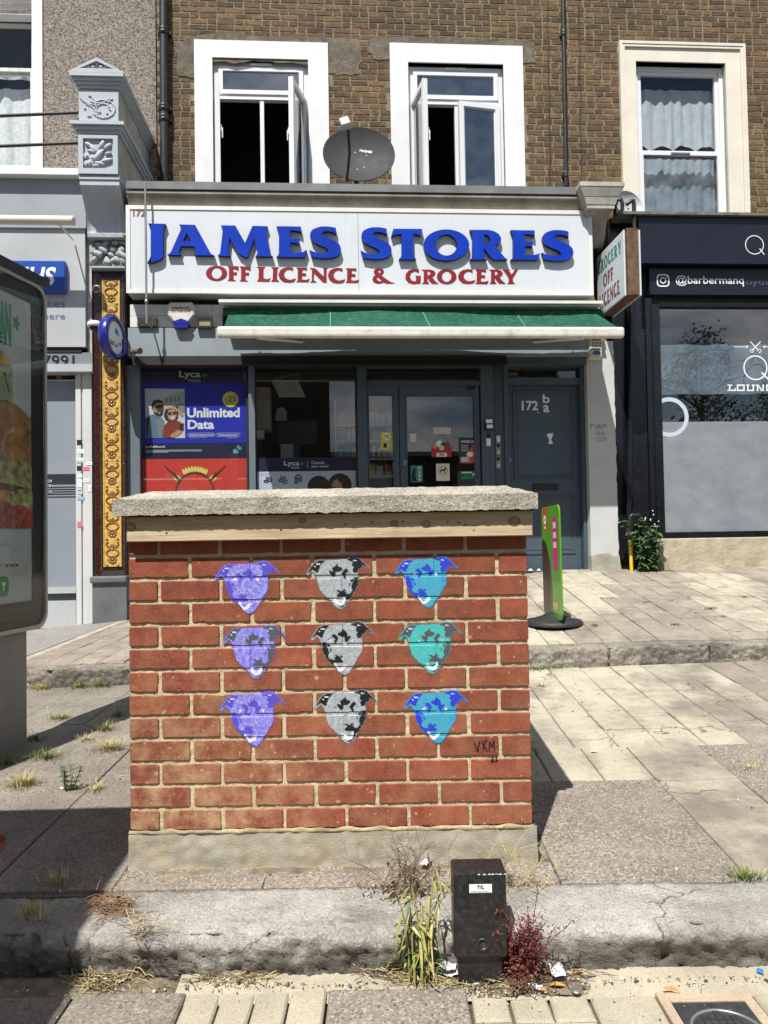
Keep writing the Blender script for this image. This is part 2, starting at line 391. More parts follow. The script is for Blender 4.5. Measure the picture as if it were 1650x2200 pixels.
M_white = flat('white print', (.80,.81,.82), .45)
M_blackp = flat('black print', (.008,.008,.010), .4)
M_rust = mat('rusty steel', (.13,.072,.035), .8, .4, 12, bump=.3, bscale=40, streak=.3)
M_cable = flat('black cable', (.012,.012,.012), .5)
M_pvcblue = flat('royal blue plastic', (.012,.018,.25), .25, coat=.4)
M_glass = glass_mat('window glass', (.92,.95,.95), .10, 0, .006)
M_glassr = glass_mat('reflective shop glass', (.88,.92,.92), .13, 0, .004)
M_glassu = glass_mat('upper window glass', (.5,.55,.6), .40, 0, .03, .12)
# ================================================================== special materials
def nodes(m): return m.node_tree.nodes, m.node_tree.links
def overlay(m, build):
    """insert a node network between a material's colour and its Base Color"""
    n, l = nodes(m); p = n['Principled BSDF']; src = p.inputs['Base Color'].links[0].from_socket
    out = build(n, l, src); l.new(out, p.inputs['Base Color'])
def _mix(n, l, fac, a, b):
    x = n.new('ShaderNodeMix'); x.data_type = 'RGBA'
    for s_, v in (('Factor', fac), ('A', a), ('B', b)):
        if hasattr(v, 'is_output'): l.new(v, x.inputs[s_])
        else: x.inputs[s_].default_value = v if s_ == 'Factor' else (*v[:3], 1)
    return x.outputs['Result']
def _math(n, l, op, a, b=0.0, c=None):
    x = n.new('ShaderNodeMath'); x.operation = op; x.use_clamp = op in ('MULTIPLY_ADD',)
    for i, v in enumerate((a, b) if c is None else (a, b, c)):
        if hasattr(v, 'is_output'): l.new(v, x.inputs[i])
        else: x.inputs[i].default_value = v
    return x.outputs[0]
def _map(n, l, v, a, b, c=0.0, d=1.0):
    r = n.new('ShaderNodeMapRange')
    for k, q in (('From Min', a), ('From Max', b), ('To Min', c), ('To Max', d)): r.inputs[k].default_value = q
    l.new(v, r.inputs['Value']); return r.outputs[0]
def _noise(n, l, sc, det=5, ro=.6, vec=None, mapscale=None):
    g = vec
    if g is None: g = n.new('ShaderNodeNewGeometry').outputs['Position']
    if mapscale:
        mp = n.new('ShaderNodeMapping'); mp.inputs['Scale'].default_value = mapscale; l.new(g, mp.inputs['Vector']); g = mp.outputs[0]
    t = n.new('ShaderNodeTexNoise'); t.inputs['Scale'].default_value = sc; t.inputs['Detail'].default_value = det
    t.inputs['Roughness'].default_value = ro; l.new(g, t.inputs['Vector']); return t.outputs['Fac']
def lichen(n, l, src):
    # pale splashes of dried mortar and lichen, thickest near the foot and the near-side corner of the pier
    g = n.new('ShaderNodeNewGeometry').outputs['Position']
    s = n.new('ShaderNodeSeparateXYZ'); l.new(g, s.inputs[0])
    low = _map(n, l, s.outputs['Z'], 1.05, .36); lft = _map(n, l, s.outputs['X'], -.15, -.9)
    amt = _math(n, l, 'MULTIPLY_ADD', low, _math(n, l, 'MULTIPLY_ADD', lft, 1.2, .22), .08)
    out = src
    for sc, th in ((60, .34), (120, .32), (30, .26)):
        v = n.new('ShaderNodeTexVoronoi'); v.inputs['Scale'].default_value = sc
        nn = n.new('ShaderNodeTexNoise'); nn.inputs['Scale'].default_value = sc*2.2; nn.inputs['Detail'].default_value = 3
        l.new(g, nn.inputs['Vector'])
        mm = n.new('ShaderNodeMix'); mm.data_type = 'VECTOR'; mm.inputs['Factor'].default_value = .022
        l.new(g, mm.inputs['A']); l.new(nn.outputs['Color'], mm.inputs['B']); l.new(mm.outputs['Result'], v.inputs['Vector'])
        cs = n.new('ShaderNodeSeparateColor'); l.new(v.outputs['Color'], cs.inputs[0])
        pick = _math(n, l, 'LESS_THAN', cs.outputs[0], _math(n, l, 'MULTIPLY', amt, .9))
        rad = _math(n, l, 'MULTIPLY', cs.outputs[1], th)
        inn = _map(n, l, _math(n, l, 'SUBTRACT', rad, v.outputs['Distance']), 0, .05)
        f = _math(n, l, 'MULTIPLY', _math(n, l, 'MULTIPLY', pick, inn), .75)
        out = _mix(n, l, f, out, (.52,.33,.20))
    smear = _math(n, l, 'MULTIPLY', _map(n, l, _noise(n, l, 9, 7, .7), .42, .66), _math(n, l, 'MULTIPLY', amt, 1.1))
    out = _mix(n, l, smear, out, (.47,.29,.155))
    scr = _map(n, l, _noise(n, l, 30, 5, .7, None, (2.2, 1, .7)), .66, .74, 0, .45)
    return _mix(n, l, scr, out, (.42,.19,.12))
overlay(M_brick, lichen)
def sootybase(n, l, src):
    return _mix(n, l, _map(n, l, _noise(n, l, 1.1, 5, .6), .42, .62, 0, .5), src, (.06,.045,.03))
overlay(M_stockbrick, sootybase)
def timber_mat():
    m = bpy.data.materials.new('rough sawn pine'); m.use_nodes = True; n, l = nodes(m); p = n['Principled BSDF']
    p.inputs['Roughness'].default_value = .85
    g = _noise(n, l, 1.0, 8, .6, None, (5, 60, 60)); g2 = _noise(n, l, 1.0, 4, .6, None, (9, 160, 220))
    c = _mix(n, l, _map(n, l, g, .3, .7), (.40,.29,.17), (.62,.50,.34))
    c = _mix(n, l, _map(n, l, g2, .5, .62, 0, .4), c, (.33,.23,.13))
    c = _mix(n, l, _map(n, l, _noise(n, l, 4, 4, .6, None, (1, 1, 2)), .52, .62, 0, .5), c, (.30,.19,.09))
    l.new(c, p.inputs['Base Color'])
    b = n.new('ShaderNodeBump'); b.inputs['Strength'].default_value = .5; b.inputs['Distance'].default_value = .003
    l.new(g2, b.inputs['Height']); l.new(b.outputs[0], p.inputs['Normal']); return m
M_timber = timber_mat()
def kerbstain(n, l, src):
    # grime and moss on the upright face, bleached crown
    g = n.new('ShaderNodeNewGeometry'); s = n.new('ShaderNodeSeparateXYZ'); l.new(g.outputs['Position'], s.inputs[0])
    f = _math(n, l, 'MULTIPLY', _map(n, l, s.outputs['Z'], .182, .14), _map(n, l, _noise(n, l, 7, 7, .7), .28, .52))
    return _mix(n, l, _math(n, l, 'MULTIPLY', f, .8), src, (.085,.072,.055))
overlay(M_kerb, kerbstain)
def peb(n, l, src):
    g = n.new('ShaderNodeNewGeometry').outputs['Position']
    v = n.new('ShaderNodeTexVoronoi'); v.inputs['Scale'].default_value = 75; l.new(g, v.inputs['Vector'])
    cs = n.new('ShaderNodeSeparateColor'); l.new(v.outputs['Color'], cs.inputs[0])
    c = _mix(n, l, cs.outputs[0], (.045,.034,.028), (.50,.43,.36))
    return _mix(n, l, .8, src, c)
overlay(M_pebble, peb)

def cracks(n, l, src, scale=2.3, amt=.8):
    g = n.new('ShaderNodeNewGeometry').outputs['Position']
    nn = n.new('ShaderNodeTexNoise'); nn.inputs['Scale'].default_value = 6; nn.inputs['Detail'].default_value = 6; l.new(g, nn.inputs['Vector'])
    mm = n.new('ShaderNodeMix'); mm.data_type = 'VECTOR'; mm.inputs['Factor'].default_value = .22
    l.new(g, mm.inputs['A']); l.new(nn.outputs['Color'], mm.inputs['B'])
    v = n.new('ShaderNodeTexVoronoi'); v.feature = 'DISTANCE_TO_EDGE'; v.inputs['Scale'].default_value = scale; l.new(mm.outputs['Result'], v.inputs['Vector'])
    f = _math(n, l, 'MULTIPLY', _map(n, l, v.outputs['Distance'], .012, .003), _map(n, l, _noise(n, l, 1.7, 3), .48, .58, 0, amt))
    return _mix(n, l, f, src, (.06,.05,.04))
for m_, sc_ in ((M_beige, 2.0), (M_brownpave, 2.2), (M_kerb, 2.6), (M_agg, 1.6)): overlay(m_, lambda n, l, src, sc_=sc_: cracks(n, l, src, sc_))
M_step = mat('dirty step concrete', (.30,.275,.225), .95, .25, 8, bump=1, bscale=90, gran=.55, gscale=150, glo=(.07,.06,.05), ghi=(.52,.48,.40), stain=.9, staincol=(.085,.075,.058), bdist=.012)
def gum(n, l, src):
    # trodden chewing gum and old drips
    g = n.new('ShaderNodeNewGeometry').outputs['Position']; v = n.new('ShaderNodeTexVoronoi'); v.inputs['Scale'].default_value = 7; l.new(g, v.inputs['Vector'])
    cs = n.new('ShaderNodeSeparateColor'); l.new(v.outputs['Color'], cs.inputs[0])
    f = _math(n, l, 'MULTIPLY', _math(n, l, 'LESS_THAN', cs.outputs[0], .3), _map(n, l, _math(n, l, 'SUBTRACT', _math(n, l, 'MULTIPLY_ADD', cs.outputs[1], .08, .05), v.outputs['Distance']), 0, .02, 0, .55))
    return _mix(n, l, f, src, (.09,.08,.07))
for m_ in (M_beige, M_brownpave, M_pave, M_agg, M_aggd): overlay(m_, gum)
# ================================================================== ground levels
def cl(v, a, b): return max(a, min(b, v))
def zlow(x, y): return .20 + cl((y - 2.5) / 3.0, -.02, 1.1) * (.15 + .024 * cl(x, -3.4, 2.5))
def zup(x, y):
    t = cl((y - 5.5) / 3.0, -.05, 1.1)
    xc = cl(x, -2.85, 1.95)
    a = .43 + (xc + 2.2) / 4.2 * .10; b = .47 + (xc + 2.85) / 4.8 * .42
    return a * (1 - t) + b * t - max(0, -2.85 - x) * .1
ZF = .07
def fz(x, y): return ZF
def ground_z(x, y): return ZF if y < 2.235 else (.20 if y < 2.49 else (zlow(x, y) if y < 5.42 else zup(x, y)))

g = MB()
g.grid(lambda u, v: (-150 + 300*u, -160 + 330*v, -.07), 4, 4)
solo('ground', g, M_road, kind='structure', frame=IDM)
g = MB(); g.grid(lambda u, v: (-6 + 12*u, -2.2 + 4.5*v, ZF - .028), 8, 4)
footway = solo('footway', g, M_soil, kind='structure', frame=IDM)
g = MB(); g.box(-8, 8, -2.5, -2.2, -.07, .06); solo('kerb_roadside', g, M_kerb, kind='structure', frame=IDM)
g = MB(); g.grid(lambda u, v: (-5 + 11*u, 2.485 + 3.015*v, zlow(-5+11*u, 2.485+3.015*v) - .009), 40, 16)
lowfc = solo('forecourt', g, M_joint, kind='structure', frame=IDM)
g = MB(); g.grid(lambda u, v: (-5.5 + 12.5*u, 5.44 + 3.6*v, zup(-5.5+12.5*u, 5.44+3.6*v) - .010), 60, 40)
upfc = solo('forecourt_terrace', g, M_joint, kind='structure', frame=IDM)
g = MB(); g.grid(lambda u, v: (-6.2 + 3.29*u, 5.3 + 3.3*v, zup(-6.2+3.29*u, 5.3+3.3*v) + .004), 20, 14)
solo('asphalt_path', g, M_asph, kind='structure', frame=IDM)

def paver(parent, m, x0, x1, y0, y1, zf, gap=.008, jit=.0035, ch=.006, th=.05, name='paver'):
    x0 += gap/2; x1 -= gap/2; y0 += gap/2; y1 -= gap/2
    cs = [(x0,y0),(x1,y0),(x1,y1),(x0,y1)]
    j = lambda: random.uniform(-jit, jit)
    cs = [(a + j()*.8, b + j()*.8) for a, b in cs]
    cx, cy = sum(a for a, _ in cs)/4, sum(b for _, b in cs)/4; cz = zf(cx, cy)
    dz = j(); zz = [zf(a, b) + dz + j()*.6 for a, b in cs]
    vs = [(a, b, zf(a,b) - th) for a, b in cs] + [(a, b, z - ch) for (a, b), z in zip(cs, zz)]
    vs += [(a + (cx-a)/abs(cx-a)*ch if abs(cx-a) > ch else a, b + (cy-b)/abs(cy-b)*ch if abs(cy-b) > ch else b, z) for (a, b), z in zip(cs, zz)]
    fs = [(0,1,5,4),(1,2,6,5),(2,3,7,6),(3,0,4,7),(4,5,9,8),(5,6,10,9),(6,7,11,10),(7,4,8,11),(8,9,10,11)]
    mb = MB().add(vs, fs)
    return part(name, mb, m, parent, org=(cx, cy, cz))
def pav_grid(parent, m, x0, x1, y0, y1, w, d, zf, stagger=True, pick=None, skip=None, **k):
    nx = max(1, round((x1-x0)/w)); w = (x1-x0)/nx
    ny = max(1, round((y1-y0)/d)); d = (y1-y0)/ny
    for i in range(nx):
        o = (d/2 if (stagger and i % 2) else 0)
        ys = [y0] + [y0 + o + j*d for j in range(0 if o else 1, ny + (0 if not o else 0))] + [y1]
        ys = sorted(set(round(q, 4) for q in ys))
        for a, b in zip(ys, ys[1:]):
            xa, xb = x0 + i*w, x0 + (i+1)*w
            if skip and skip((xa+xb)/2, (a+b)/2): continue
            paver(parent, pick((xa+xb)/2, (a+b)/2) if pick else m, xa, xb, a, b, zf, **k)

# footway blocks in the order they lie, near row first
xs = [-.583,-.484,-.387,-.289,-.183]
for a, b in zip(xs, xs[1:]): paver(footway, M_pave, a, b, 1.93, 2.165, fz, gap=.007)
paver(footway, M_agg, -.183, .217, 1.80, 2.165, fz)
paver(footway, M_aggd, -.905, -.583, 1.72, 2.165, fz)
paver(footway, M_aggd, -1.33, -.905, 1.72, 2.16, fz); paver(footway, M_aggd, -1.75, -1.33, 1.72, 2.16, fz)
xs = [.217,.325,.435,.55]
for a, b in zip(xs, xs[1:]): paver(footway, M_pave, a, b, 2.015, 2.12, fz, gap=.007)
paver(footway, M_pave, .217, .55, 1.80, 2.015, fz)
paver(footway, M_pave, .55, .735, 1.75, 2.12, fz)
paver(footway, M_pave, 1.00, 1.10, 1.75, 2.12, fz); paver(footway, M_pave, 1.10, 1.5, 1.75, 2.12, fz)
M_pinkconc = mat('pinkish concrete surround', (.47,.37,.26), .95, .1, 6, bump=.5, bscale=120, speck=.2, sscale=140)
sur = [(.735,.765,1.80,2.12),(.97,1.00,1.80,2.12),(.765,.97,2.082,2.12),(.765,.97,1.80,1.82)]
for a in sur: paver(footway, M_pinkconc, a[0], a[1], a[2], a[3], fz, gap=.001, ch=.002, name='drain_surround')
pav_grid(footway, M_aggd, -1.8, 1.8, .95, 1.72, .45, .75, fz, stagger=False)
for x in (-1.8,):
    pass
g = MB()   # mortar fillet between blocks and kerb
g.grid(lambda u, v: (-.62 + 2.4*u, 2.12 + .12*v, ZF - .012 + .016*v + .008*noise.noise((u*40, v*6, 2))), 90, 6)
part('mortar_bed', g, M_pave, footway)

# forecourt slabs
for a in ((.565,.88,2.50,3.36),(.88,1.20,2.50,3.36)): paver(lowfc, M_agg, *a, zlow, gap=.004, ch=.002)
pav_grid(lowfc, M_beige, 1.20, 1.56, 2.50, 3.78, .36, .43, zlow, gap=.006, ch=.003, stagger=False)
pav_grid(lowfc, M_agg, 1.56, 2.36, 2.50, 3.78, .4, 1.28, zlow, gap=.004, ch=.002, stagger=False)
pav_grid(lowfc, M_beige, 2.36, 3.4, 2.50, 3.78, .35, .43, zlow, gap=.006, ch=.003, stagger=False)
pk = lambda x, y: M_beige if (noise.noise((x*1.1, y*.9, 4)) > -.3 and x < 2.3) else M_brownpave
pav_grid(lowfc, M_beige, .5, 1.2, 3.36, 3.78, .233, .42, zlow, gap=.007, ch=.005, stagger=False, pick=pk, jit=.003)
pav_grid(lowfc, M_beige, .5, 3.6, 3.78, 5.40, .22, .27, zlow, gap=.007, ch=.005, stagger=False, pick=pk, jit=.003)
pav_grid(lowfc, M_beige, -.9, .5, 3.9, 5.40, .45, .5, zlow, gap=.006)
pav_grid(lowfc, M_aggd, -3.1, -.92, 2.50, 5.42, .44, .95, zlow, gap=.006, ch=.003)
pav_grid(lowfc, M_aggd, -4.6, -3.1, 2.50, 5.30, .5, .95, zlow, gap=.006, ch=.003)
pav_grid(lowfc, M_agg, -.92, .565, 2.50, 2.64, .5, .15, zlow, gap=.003, ch=.002, stagger=False)
# terrace blocks
pk2 = lambda x, y: M_beige if (noise.noise((x*1.3 - y*.5, y*.35, 9)) > .08) else M_brownpave
pav_grid(upfc, M_brownpave, -2.80, -.9, 5.58, 8.6, .20, .50, zup, gap=.006, ch=.004, pick=lambda x, y: M_brownpave)
pav_grid(upfc, M_brownpave, -.9, .6, 5.58, 8.7, .30, .60, zup, gap=.006, ch=.004)
pav_grid(upfc, M_brownpave, .6, 4.7, 5.58, 8.66, .20, .42, zup, gap=.008, ch=.004, pick=pk2, jit=.003)
paver(upfc, M_conc, -2.93, -2.80, 5.46, 7.0, zup, name='edging_stone'); paver(upfc, M_conc, -2.93, -2.80, 7.0, 8.4, zup, name='edging_stone')

# kerb stones
def kerbstone(name, label, x0, x1, yf, yb, zt, zb, m, seed, rough=.012, skew=0.0, nose=.035, cat='kerb stone', ztf=None, lip=.02):
    prof = [(yb, -.05), (yb, 0)]
    prof = [(yb, zb), (yb, zt)]
    for k in range(12): prof.append((yb + (yf+nose-yb)*(k+1)/12, zt - .006*k/11))
    for k in range(1, 6):
        a = math.pi/2*k/5; prof.append((yf + nose - nose*math.sin(a), zt - .006 - nose*(1-math.cos(a))))
    for k in range(1, 13): prof.append((yf + lip*k/12, zt - .006 - nose - (zt - .006 - nose - zb)*k/12))
    nx = max(8, int((x1-x0)/.010)); P = []
    for j, (y, z) in enumerate(prof):
        for i in range(nx+1):
            u = i/nx; x = x0 + (x1-x0)*u
            zo = (ztf(x) if ztf else 0)
            p = Vector((x, y + skew*(u-.5), z))
            e = min(u, 1-u)*(x1-x0); 
            f = 1.0 if j > 13 else .5
            nv = Vector((0,0,0))
            q = Vector((x*9+seed, y*9, z*9)); r2 = Vector((x*33+seed, y*33, z*33))
            a = rough*f*(noise.noise(q)*.8 + .55*noise.noise(r2) + .40*noise.noise(r2*2.7) + .28*noise.noise(r2*6.1)) - rough*1.3*f*max(0, noise.noise(q*1.7+Vector((5,5,5)))-.32)*2 + rough*.9*f*min(0, noise.noise(Vector((x*3.1+seed, y*5, z*12)))+.1)
            p += Vector((0, -a if j > 13 else a*.2, a*.6 if j > 0 else 0))
            if e < .02: p += Vector((0, (.02-e)*.6 if j > 13 else 0, -(.02-e)*.5 if j > 0 else 0))
            p.z += zo
            P.append(p)
    n1 = nx+1
    fs = [(j*n1+i, j*n1+i+1, (j+1)*n1+i+1, (j+1)*n1+i) for j in range(len(prof)-1) for i in range(nx)]
    mb = MB().add(P, fs, 0, True)
    for i in (0, nx): mb.add([P[j*n1+i] for j in range(len(prof))], [tuple(range(len(prof)))])
    return solo(name, mb, m, label, cat, base=((x0+x1)/2, yf, zb), frame=IDM, group='kerb stones along the footway' if cat == 'kerb stone' else None)
kerbstone('kerb_stone', 'long bleached rough granite kerb stone in front of the painted brick pier', -.885, .30, 2.215, 2.495, .20, .05, M_kerb, 3.1, .026)
kerbstone('kerb_stone', 'pale granite kerb stone running from the black cabinet towards the drain cover', .306, 1.62, 2.22, 2.485, .205, .05, M_kerb, 17.7, .019)
kerbstone('kerb_stone', 'kerb stone at the far end beyond the drain cover', 1.626, 2.7, 2.22, 2.485, .205, .05, M_kerb, 25.7, .012)
kerbstone('kerb_stone', 'dark weathered kerb stone lying in the shelter shadow beside the brick pier', -2.2, -.892, 2.255, 2.52, .185, .045, M_kerb, 41.3, .022)
# terrace step edge
stepx = [-2.62, -1.75, -.9, .1, .85, 1.62, 2.35, 3.1, 4.2]
lab = ['grassy end stone of the terrace step beside the asphalt', 'terrace step stone just beside the pier on the advert side', 'terrace step stone hidden behind the brick pier',
       'terrace step stone behind the pier towards the door', 'terrace step stone in front of the wobble sign base', 'cracked pale terrace step stone below the red paving patch', 'broken terrace step stone past the patched paving', 'last terrace step stone before the barber shop']
for i, (a, b) in enumerate(zip(stepx, stepx[1:])):
    zm = zlow((a+b)/2, 5.44)
    kerbstone('step_stone', lab[i], a+.004, b-.004, 5.42, 5.575, .115, -.03, M_step, 60+i*7, .020, nose=.022, cat='step stone',
              ztf=lambda x: zup(x, 5.5) - .115, lip=.006)['group'] = 'stones of the terrace step'

# ================================================================== brick pier
YP = 2.65; PX0, PX1 = -.911, .505; PZ0, PITCHZ, NR = .338, .0806, 14
pier = thing('brick_pier', 'low red brick pier with nine stencilled dog heads and concrete cap', 'brick pier', (( PX0+PX1)/2, YP+.5, .2), IDM)
PD = 1.12
REC = .0075
mb = MB(); mb.box(PX0+REC, PX1-REC, YP+REC+.004, YP+PD-REC, .30, 1.50)
mb.grid(lambda u, v: (PX0+.003+(PX1-PX0-.006)*u, YP+REC-.001+.0026*noise.noise((u*70, v*55, 1))+.0018*noise.noise((u*190, v*150, 5))-.003*max(0, noise.noise((u*16, v*13, 8))), .30+1.2*v), 330, 280)
part('mortar_core', mb, M_mortar, pier)
HALF = .108; LONG = (PX1-PX0-HALF)/6
BR = []                                   # front-face brick rectangles
def brickmesh(lx, ly, lz, seed):
    """front and back rings with worn, slightly wandering arrises"""
    rnd = random.Random(seed); mb = MB(); n = 8 if lx > .15 else 5; hx, hz = lx/2, lz/2; c = .0035
    ring = [(-hx+c + (lx-2*c)*i/(n-1), -hz) for i in range(n)] + [(hx, -hz+c), (hx, hz-c)] + [(hx-c - (lx-2*c)*i/(n-1), hz) for i in range(n)] + [(-hx, hz-c), (-hx, -hz+c)]
    j = lambda k: rnd.uniform(-k, k); y0, y1 = -ly/2, ly/2
    cen = lambda x, z, d: (x - math.copysign(min(d, abs(x)), x), z - math.copysign(min(d, abs(z)), z))
    fr, ed = [], []
    for x, z in ring:
        e = rnd.random() < .07
        a = cen(x, z, .0016 + (.003 if e else abs(j(.0006)))); fr.append((a[0], y0, a[1])); b = cen(x, z, abs(j(.0008)) + (.0015 if e else 0)); ed.append((b[0], y0 + .0022 + (.003 if e else 0), b[1]))
    bk = [(x, y1, z) for x, z in ring]; N = len(ring)
    fs = [tuple(range(N))] + [(o+i, o+N+i, o+N+(i+1) % N, o+(i+1) % N) for o in (0, N) for i in range(N)] + [tuple(range(3*N-1, 2*N-1, -1))]
    mb.add(fr+ed+bk, fs); return mb.mesh('brick')
_bm = {}
def brick(parent, m, x0, x1, y0, y1, z0, z1, mats=None):
    k = (round(x1-x0, 3), round(y1-y0, 3), round(z1-z0, 3), random.randrange(5), m.name)
    if k not in _bm: _bm[k] = brickmesh(x1-x0, y1-y0, z1-z0, hash(k[:4]) & 0xffff); _bm[k].materials.append(m)
    return part('brick', _bm[k], m, parent, org=((x0+x1)/2, (y0+y1)/2, (z0+z1)/2))
JV = .0120; BH = .0672
for r in range(NR):
    z0 = PZ0 + r*PITCHZ; z1 = z0 + BH
    odd = (r % 2 == 1)                     # bottom course starts with a bat at this end
    xs = [PX0] + [PX0 + (HALF if not odd else LONG) + LONG*k for k in range(7)]
    xs = [x for x in xs if x < PX1 - .02] + [PX1]
    for i, (a, b) in enumerate(zip(xs, xs[1:])):
        x0 = a + (JV/2 if i else 0) + random.uniform(-.002,.002)*(i > 0); x1 = b - (JV/2 if i < len(xs)-2 else 0)
        deep = .215 if (b-a) < .15 else .103
        BR.append((x0, x1, z0, z1))
        brick(pier, M_brick, x0, x1, YP, YP+deep, z0, z1)
    for side, xa in ((0, PX0), (1, PX1-.103)):
        first = xs[1]-xs[0] if side == 0 else xs[-1]-xs[-2]
        y = YP + (.215 if first < .15 else .103) + .012
        while y < YP + PD - .05:
            y1 = min(y + .213, YP + PD)
            brick(pier, M_brick, xa, xa+.103, y, y1, z0, z1); y = y1 + .012
def slab_fn(x0, x1, y0, y1, z0, z1, rise):
    def top(x, y):
        e = min(x-x0, x1-x, y-y0, y1-y)
        return z1 + rise*cl(e/.10, 0, 1) + .0035*noise.noise((x*26, y*26, 1)) + .002*noise.noise((x*70, y*70, 5))
    return top
# coping slab: weathered top, rough arris
def rough_slab(x0, x1, y0, y1, z0, z1, rise, nx=110, ny=40, amp=.0030):
    t = slab_fn(x0, x1, y0, y1, z0, z1, rise); mb = MB()
    mb.grid(lambda u, v: (x0+(x1-x0)*u + (0 if 0 < v < 1 else 0), y0+(y1-y0)*v, t(x0+(x1-x0)*u, y0+(y1-y0)*v)), nx, ny)
    def face(u, v, x, y, ax):
        zt = t(x, y); zb = z0 + amp*1.1*noise.noise((x*38, y*38, 7)) + amp*.8*noise.noise((x*95, y*95, 3))
        d = amp*(noise.noise((x*30, y*30, v*4)) + .6*noise.noise((x*80, y*80, v*9)))*math.sin(math.pi*v)
        return (x + (d if ax == 1 else 0), y + (d if ax == 0 else 0), zb + (zt-zb)*v)
    mb.grid(lambda u, v: face(u, v, x0+(x1-x0)*u, y0, 0), nx*2, 8); mb.grid(lambda u, v: face(u, v, x0+(x1-x0)*u, y1, 0), nx, 6)
    mb.grid(lambda u, v: face(u, v, x0, y0+(y1-y0)*u, 1), ny, 6); mb.grid(lambda u, v: face(u, v, x1, y0+(y1-y0)*u, 1), ny, 6)
    mb.box(x0+.008, x1-.008, y0+.008, y1-.008, z0+.006, z0+.02); return mb
SZ0, SZ1 = 1.444, 1.500
part('coping_slab', rough_slab(-.940, .533, 2.574, YP+PD+.06, SZ0, SZ1, .034), M_conc, pier)
plk = MB(); plk.bbox(-.902, .519, 2.606, 2.646, 1.352, 1.4405, .003)
pk_ = part('timber_plank', plk, M_timber, pier)
nb = MB()
for px, py in ((358,1145),(604,1138),(742,1126),(800,1122),(866,1120),(986,1123),(1001,1127),(962,1122)):
    p = hit(px, py, 2.606, IDM); nb.lathe([(.0001,-.0012),(.0035,-.0012)], (p.x, 2.606, p.z), 'Y', 8)
part('nail_hole', nb, M_blackp, pk_)
kn = MB()
for px, py, r in ((847,1124,.014),(915,1126,.017),(650,1118,.013),(280,1132,.02),(1105,1120,.022),(1018,1139,.005)):
    p = hit(px, py, 2.606, IDM)
    for q, rr in enumerate((1, .62, .3)):
        kn.lathe([(r*rr*.8,-.0008-.0002*q),(r*rr,-.0008-.0002*q)], (p.x, 2.606, p.z), 'Y', 14, sx=1.0, sy=.8)
part('knot', kn, mat('knot brown', (.20,.11,.05), .8, .3, 40), pk_)
mb = MB()
for a, b, c, d in ((-.897,.514,2.646,2.668),(-.897,.514,YP+PD,YP+PD+.03)): mb.box(a, b, c, d, 1.355, 1.44)
part('packing_board', mb, M_timber, pier)
mb = MB()
def plf(u, v):  # cast plinth, rough at the foot
    x = PX0-.004 + (PX1-PX0+.018)*u; z = .17 + (.335-.17)*v
    y = YP - .014 + .010*v*v - .010*max(0, noise.noise((x*3, z*9, 2)))*(1-v) + .006*noise.noise((x*25, z*30, 4)) - .03*max(0, .25-v)
    return (x, y, z)
mb.grid(plf, 120, 14); mb.box(PX0+.001, PX1+.006, YP+.012, YP+PD+.01, .17, .333)
mb.grid(lambda u, v: (PX1+.012+.004*noise.noise((u*20,v*4,3)), YP-.012+(PD+.02)*u, .17+.164*v), 40, 4)
mb.grid(lambda u, v: (PX0-.004+.004*noise.noise((u*20,v*4,8)), YP-.012+(PD+.02)*u, .17+.164*v), 40, 4)
part('concrete_plinth', mb, M_plinth, pier)
mb = MB(); mb.grid(lambda u, v: (PX0-.002+(PX1-PX0+.004)*u, YP-.004-.005*math.sin(math.pi*v)*(1+.8*noise.noise((u*40, v, 3))), .322+.006*noise.noise((u*17, 2, 3))*(1-v)+(.017+.010*noise.noise((u*25, 1, 6)))*v), 200, 4)
part('bedding_mortar', mb, mat('yellow bedding mortar', (.43,.35,.205), .95, .3, 12, bump=1, bscale=120, stain=.6, staincol=(.22,.18,.11)), pier)

# ---- stencilled dog heads: thin paint that follows bricks and joints
DOG_OUT = [(55,510),(110,395),(190,290),(260,215),(370,170),(430,178),(500,185),(700,175),(940,160),(1030,130),(1120,108),(1240,130),(1310,200),(1360,265),(1430,305),(1485,380),(1405,360),(1350,305),(1310,290),(1285,370),(1210,405),(1205,460),(1230,600),(1225,740),(1140,870),(1090,960),(1040,1040),(980,1130),(930,1210),(850,1265),(760,1250),(690,1190),(620,1090),(540,1030),(440,940),(360,840),(330,740),(310,640),(280,540),(240,470),(190,430),(170,450),(110,520)]
DOG_EARS = [[(90,480),(120,405),(200,300),(270,225),(360,190),(490,190),(420,260),(380,310),(340,400),(320,470),(270,450),(240,430),(190,400)],
            [(950,175),(1030,140),(1120,120),(1240,140),(1300,200),(1360,262),(1470,370),(1400,345),(1350,298),(1310,290),(1280,370),(1210,395),(1200,470),(1110,470),(1090,370),(1120,345),(1070,300),(1100,230),(1040,205)]]
DOG_IN = [[(1120,560),(1215,560),(1222,740),(1140,870),(1060,1010),(1000,1060),(940,1170),(880,1235),(760,1225),(880,1190),(940,1060),(950,1000),(1040,920),(1080,860),(1060,780),(1085,690),(1125,620)],
          [(750,255),(770,320),(800,330),(820,350),(860,345),(870,410),(800,440),(700,460),(720,500),(690,560),(640,550),(600,490),(555,430),(590,415),(650,440),(640,360),(700,320)],
          [(880,420),(950,365),(970,390),(1015,420),(960,470),(930,500),(955,560),(945,610),(900,580),(850,480)],
          [(1030,640),(1110,575),(1105,640),(1060,680)], [(1015,705),(1048,690),(1030,770),(1005,775)],
          [(755,1005),(738,970),(800,900),(730,872),(775,838),(830,875),(900,828),(945,850),(890,890),(955,868),(930,930),(1010,925),(1050,1005)]]
DOG_WH = [[(665,1035),(740,1050),(770,1100),(830,1125),(880,1085),(905,1020),(945,1005),(940,1100),(890,1185),(770,1190),(705,1135)]]
DOG_EYE = [(530,522,27),(1035,512,30)]
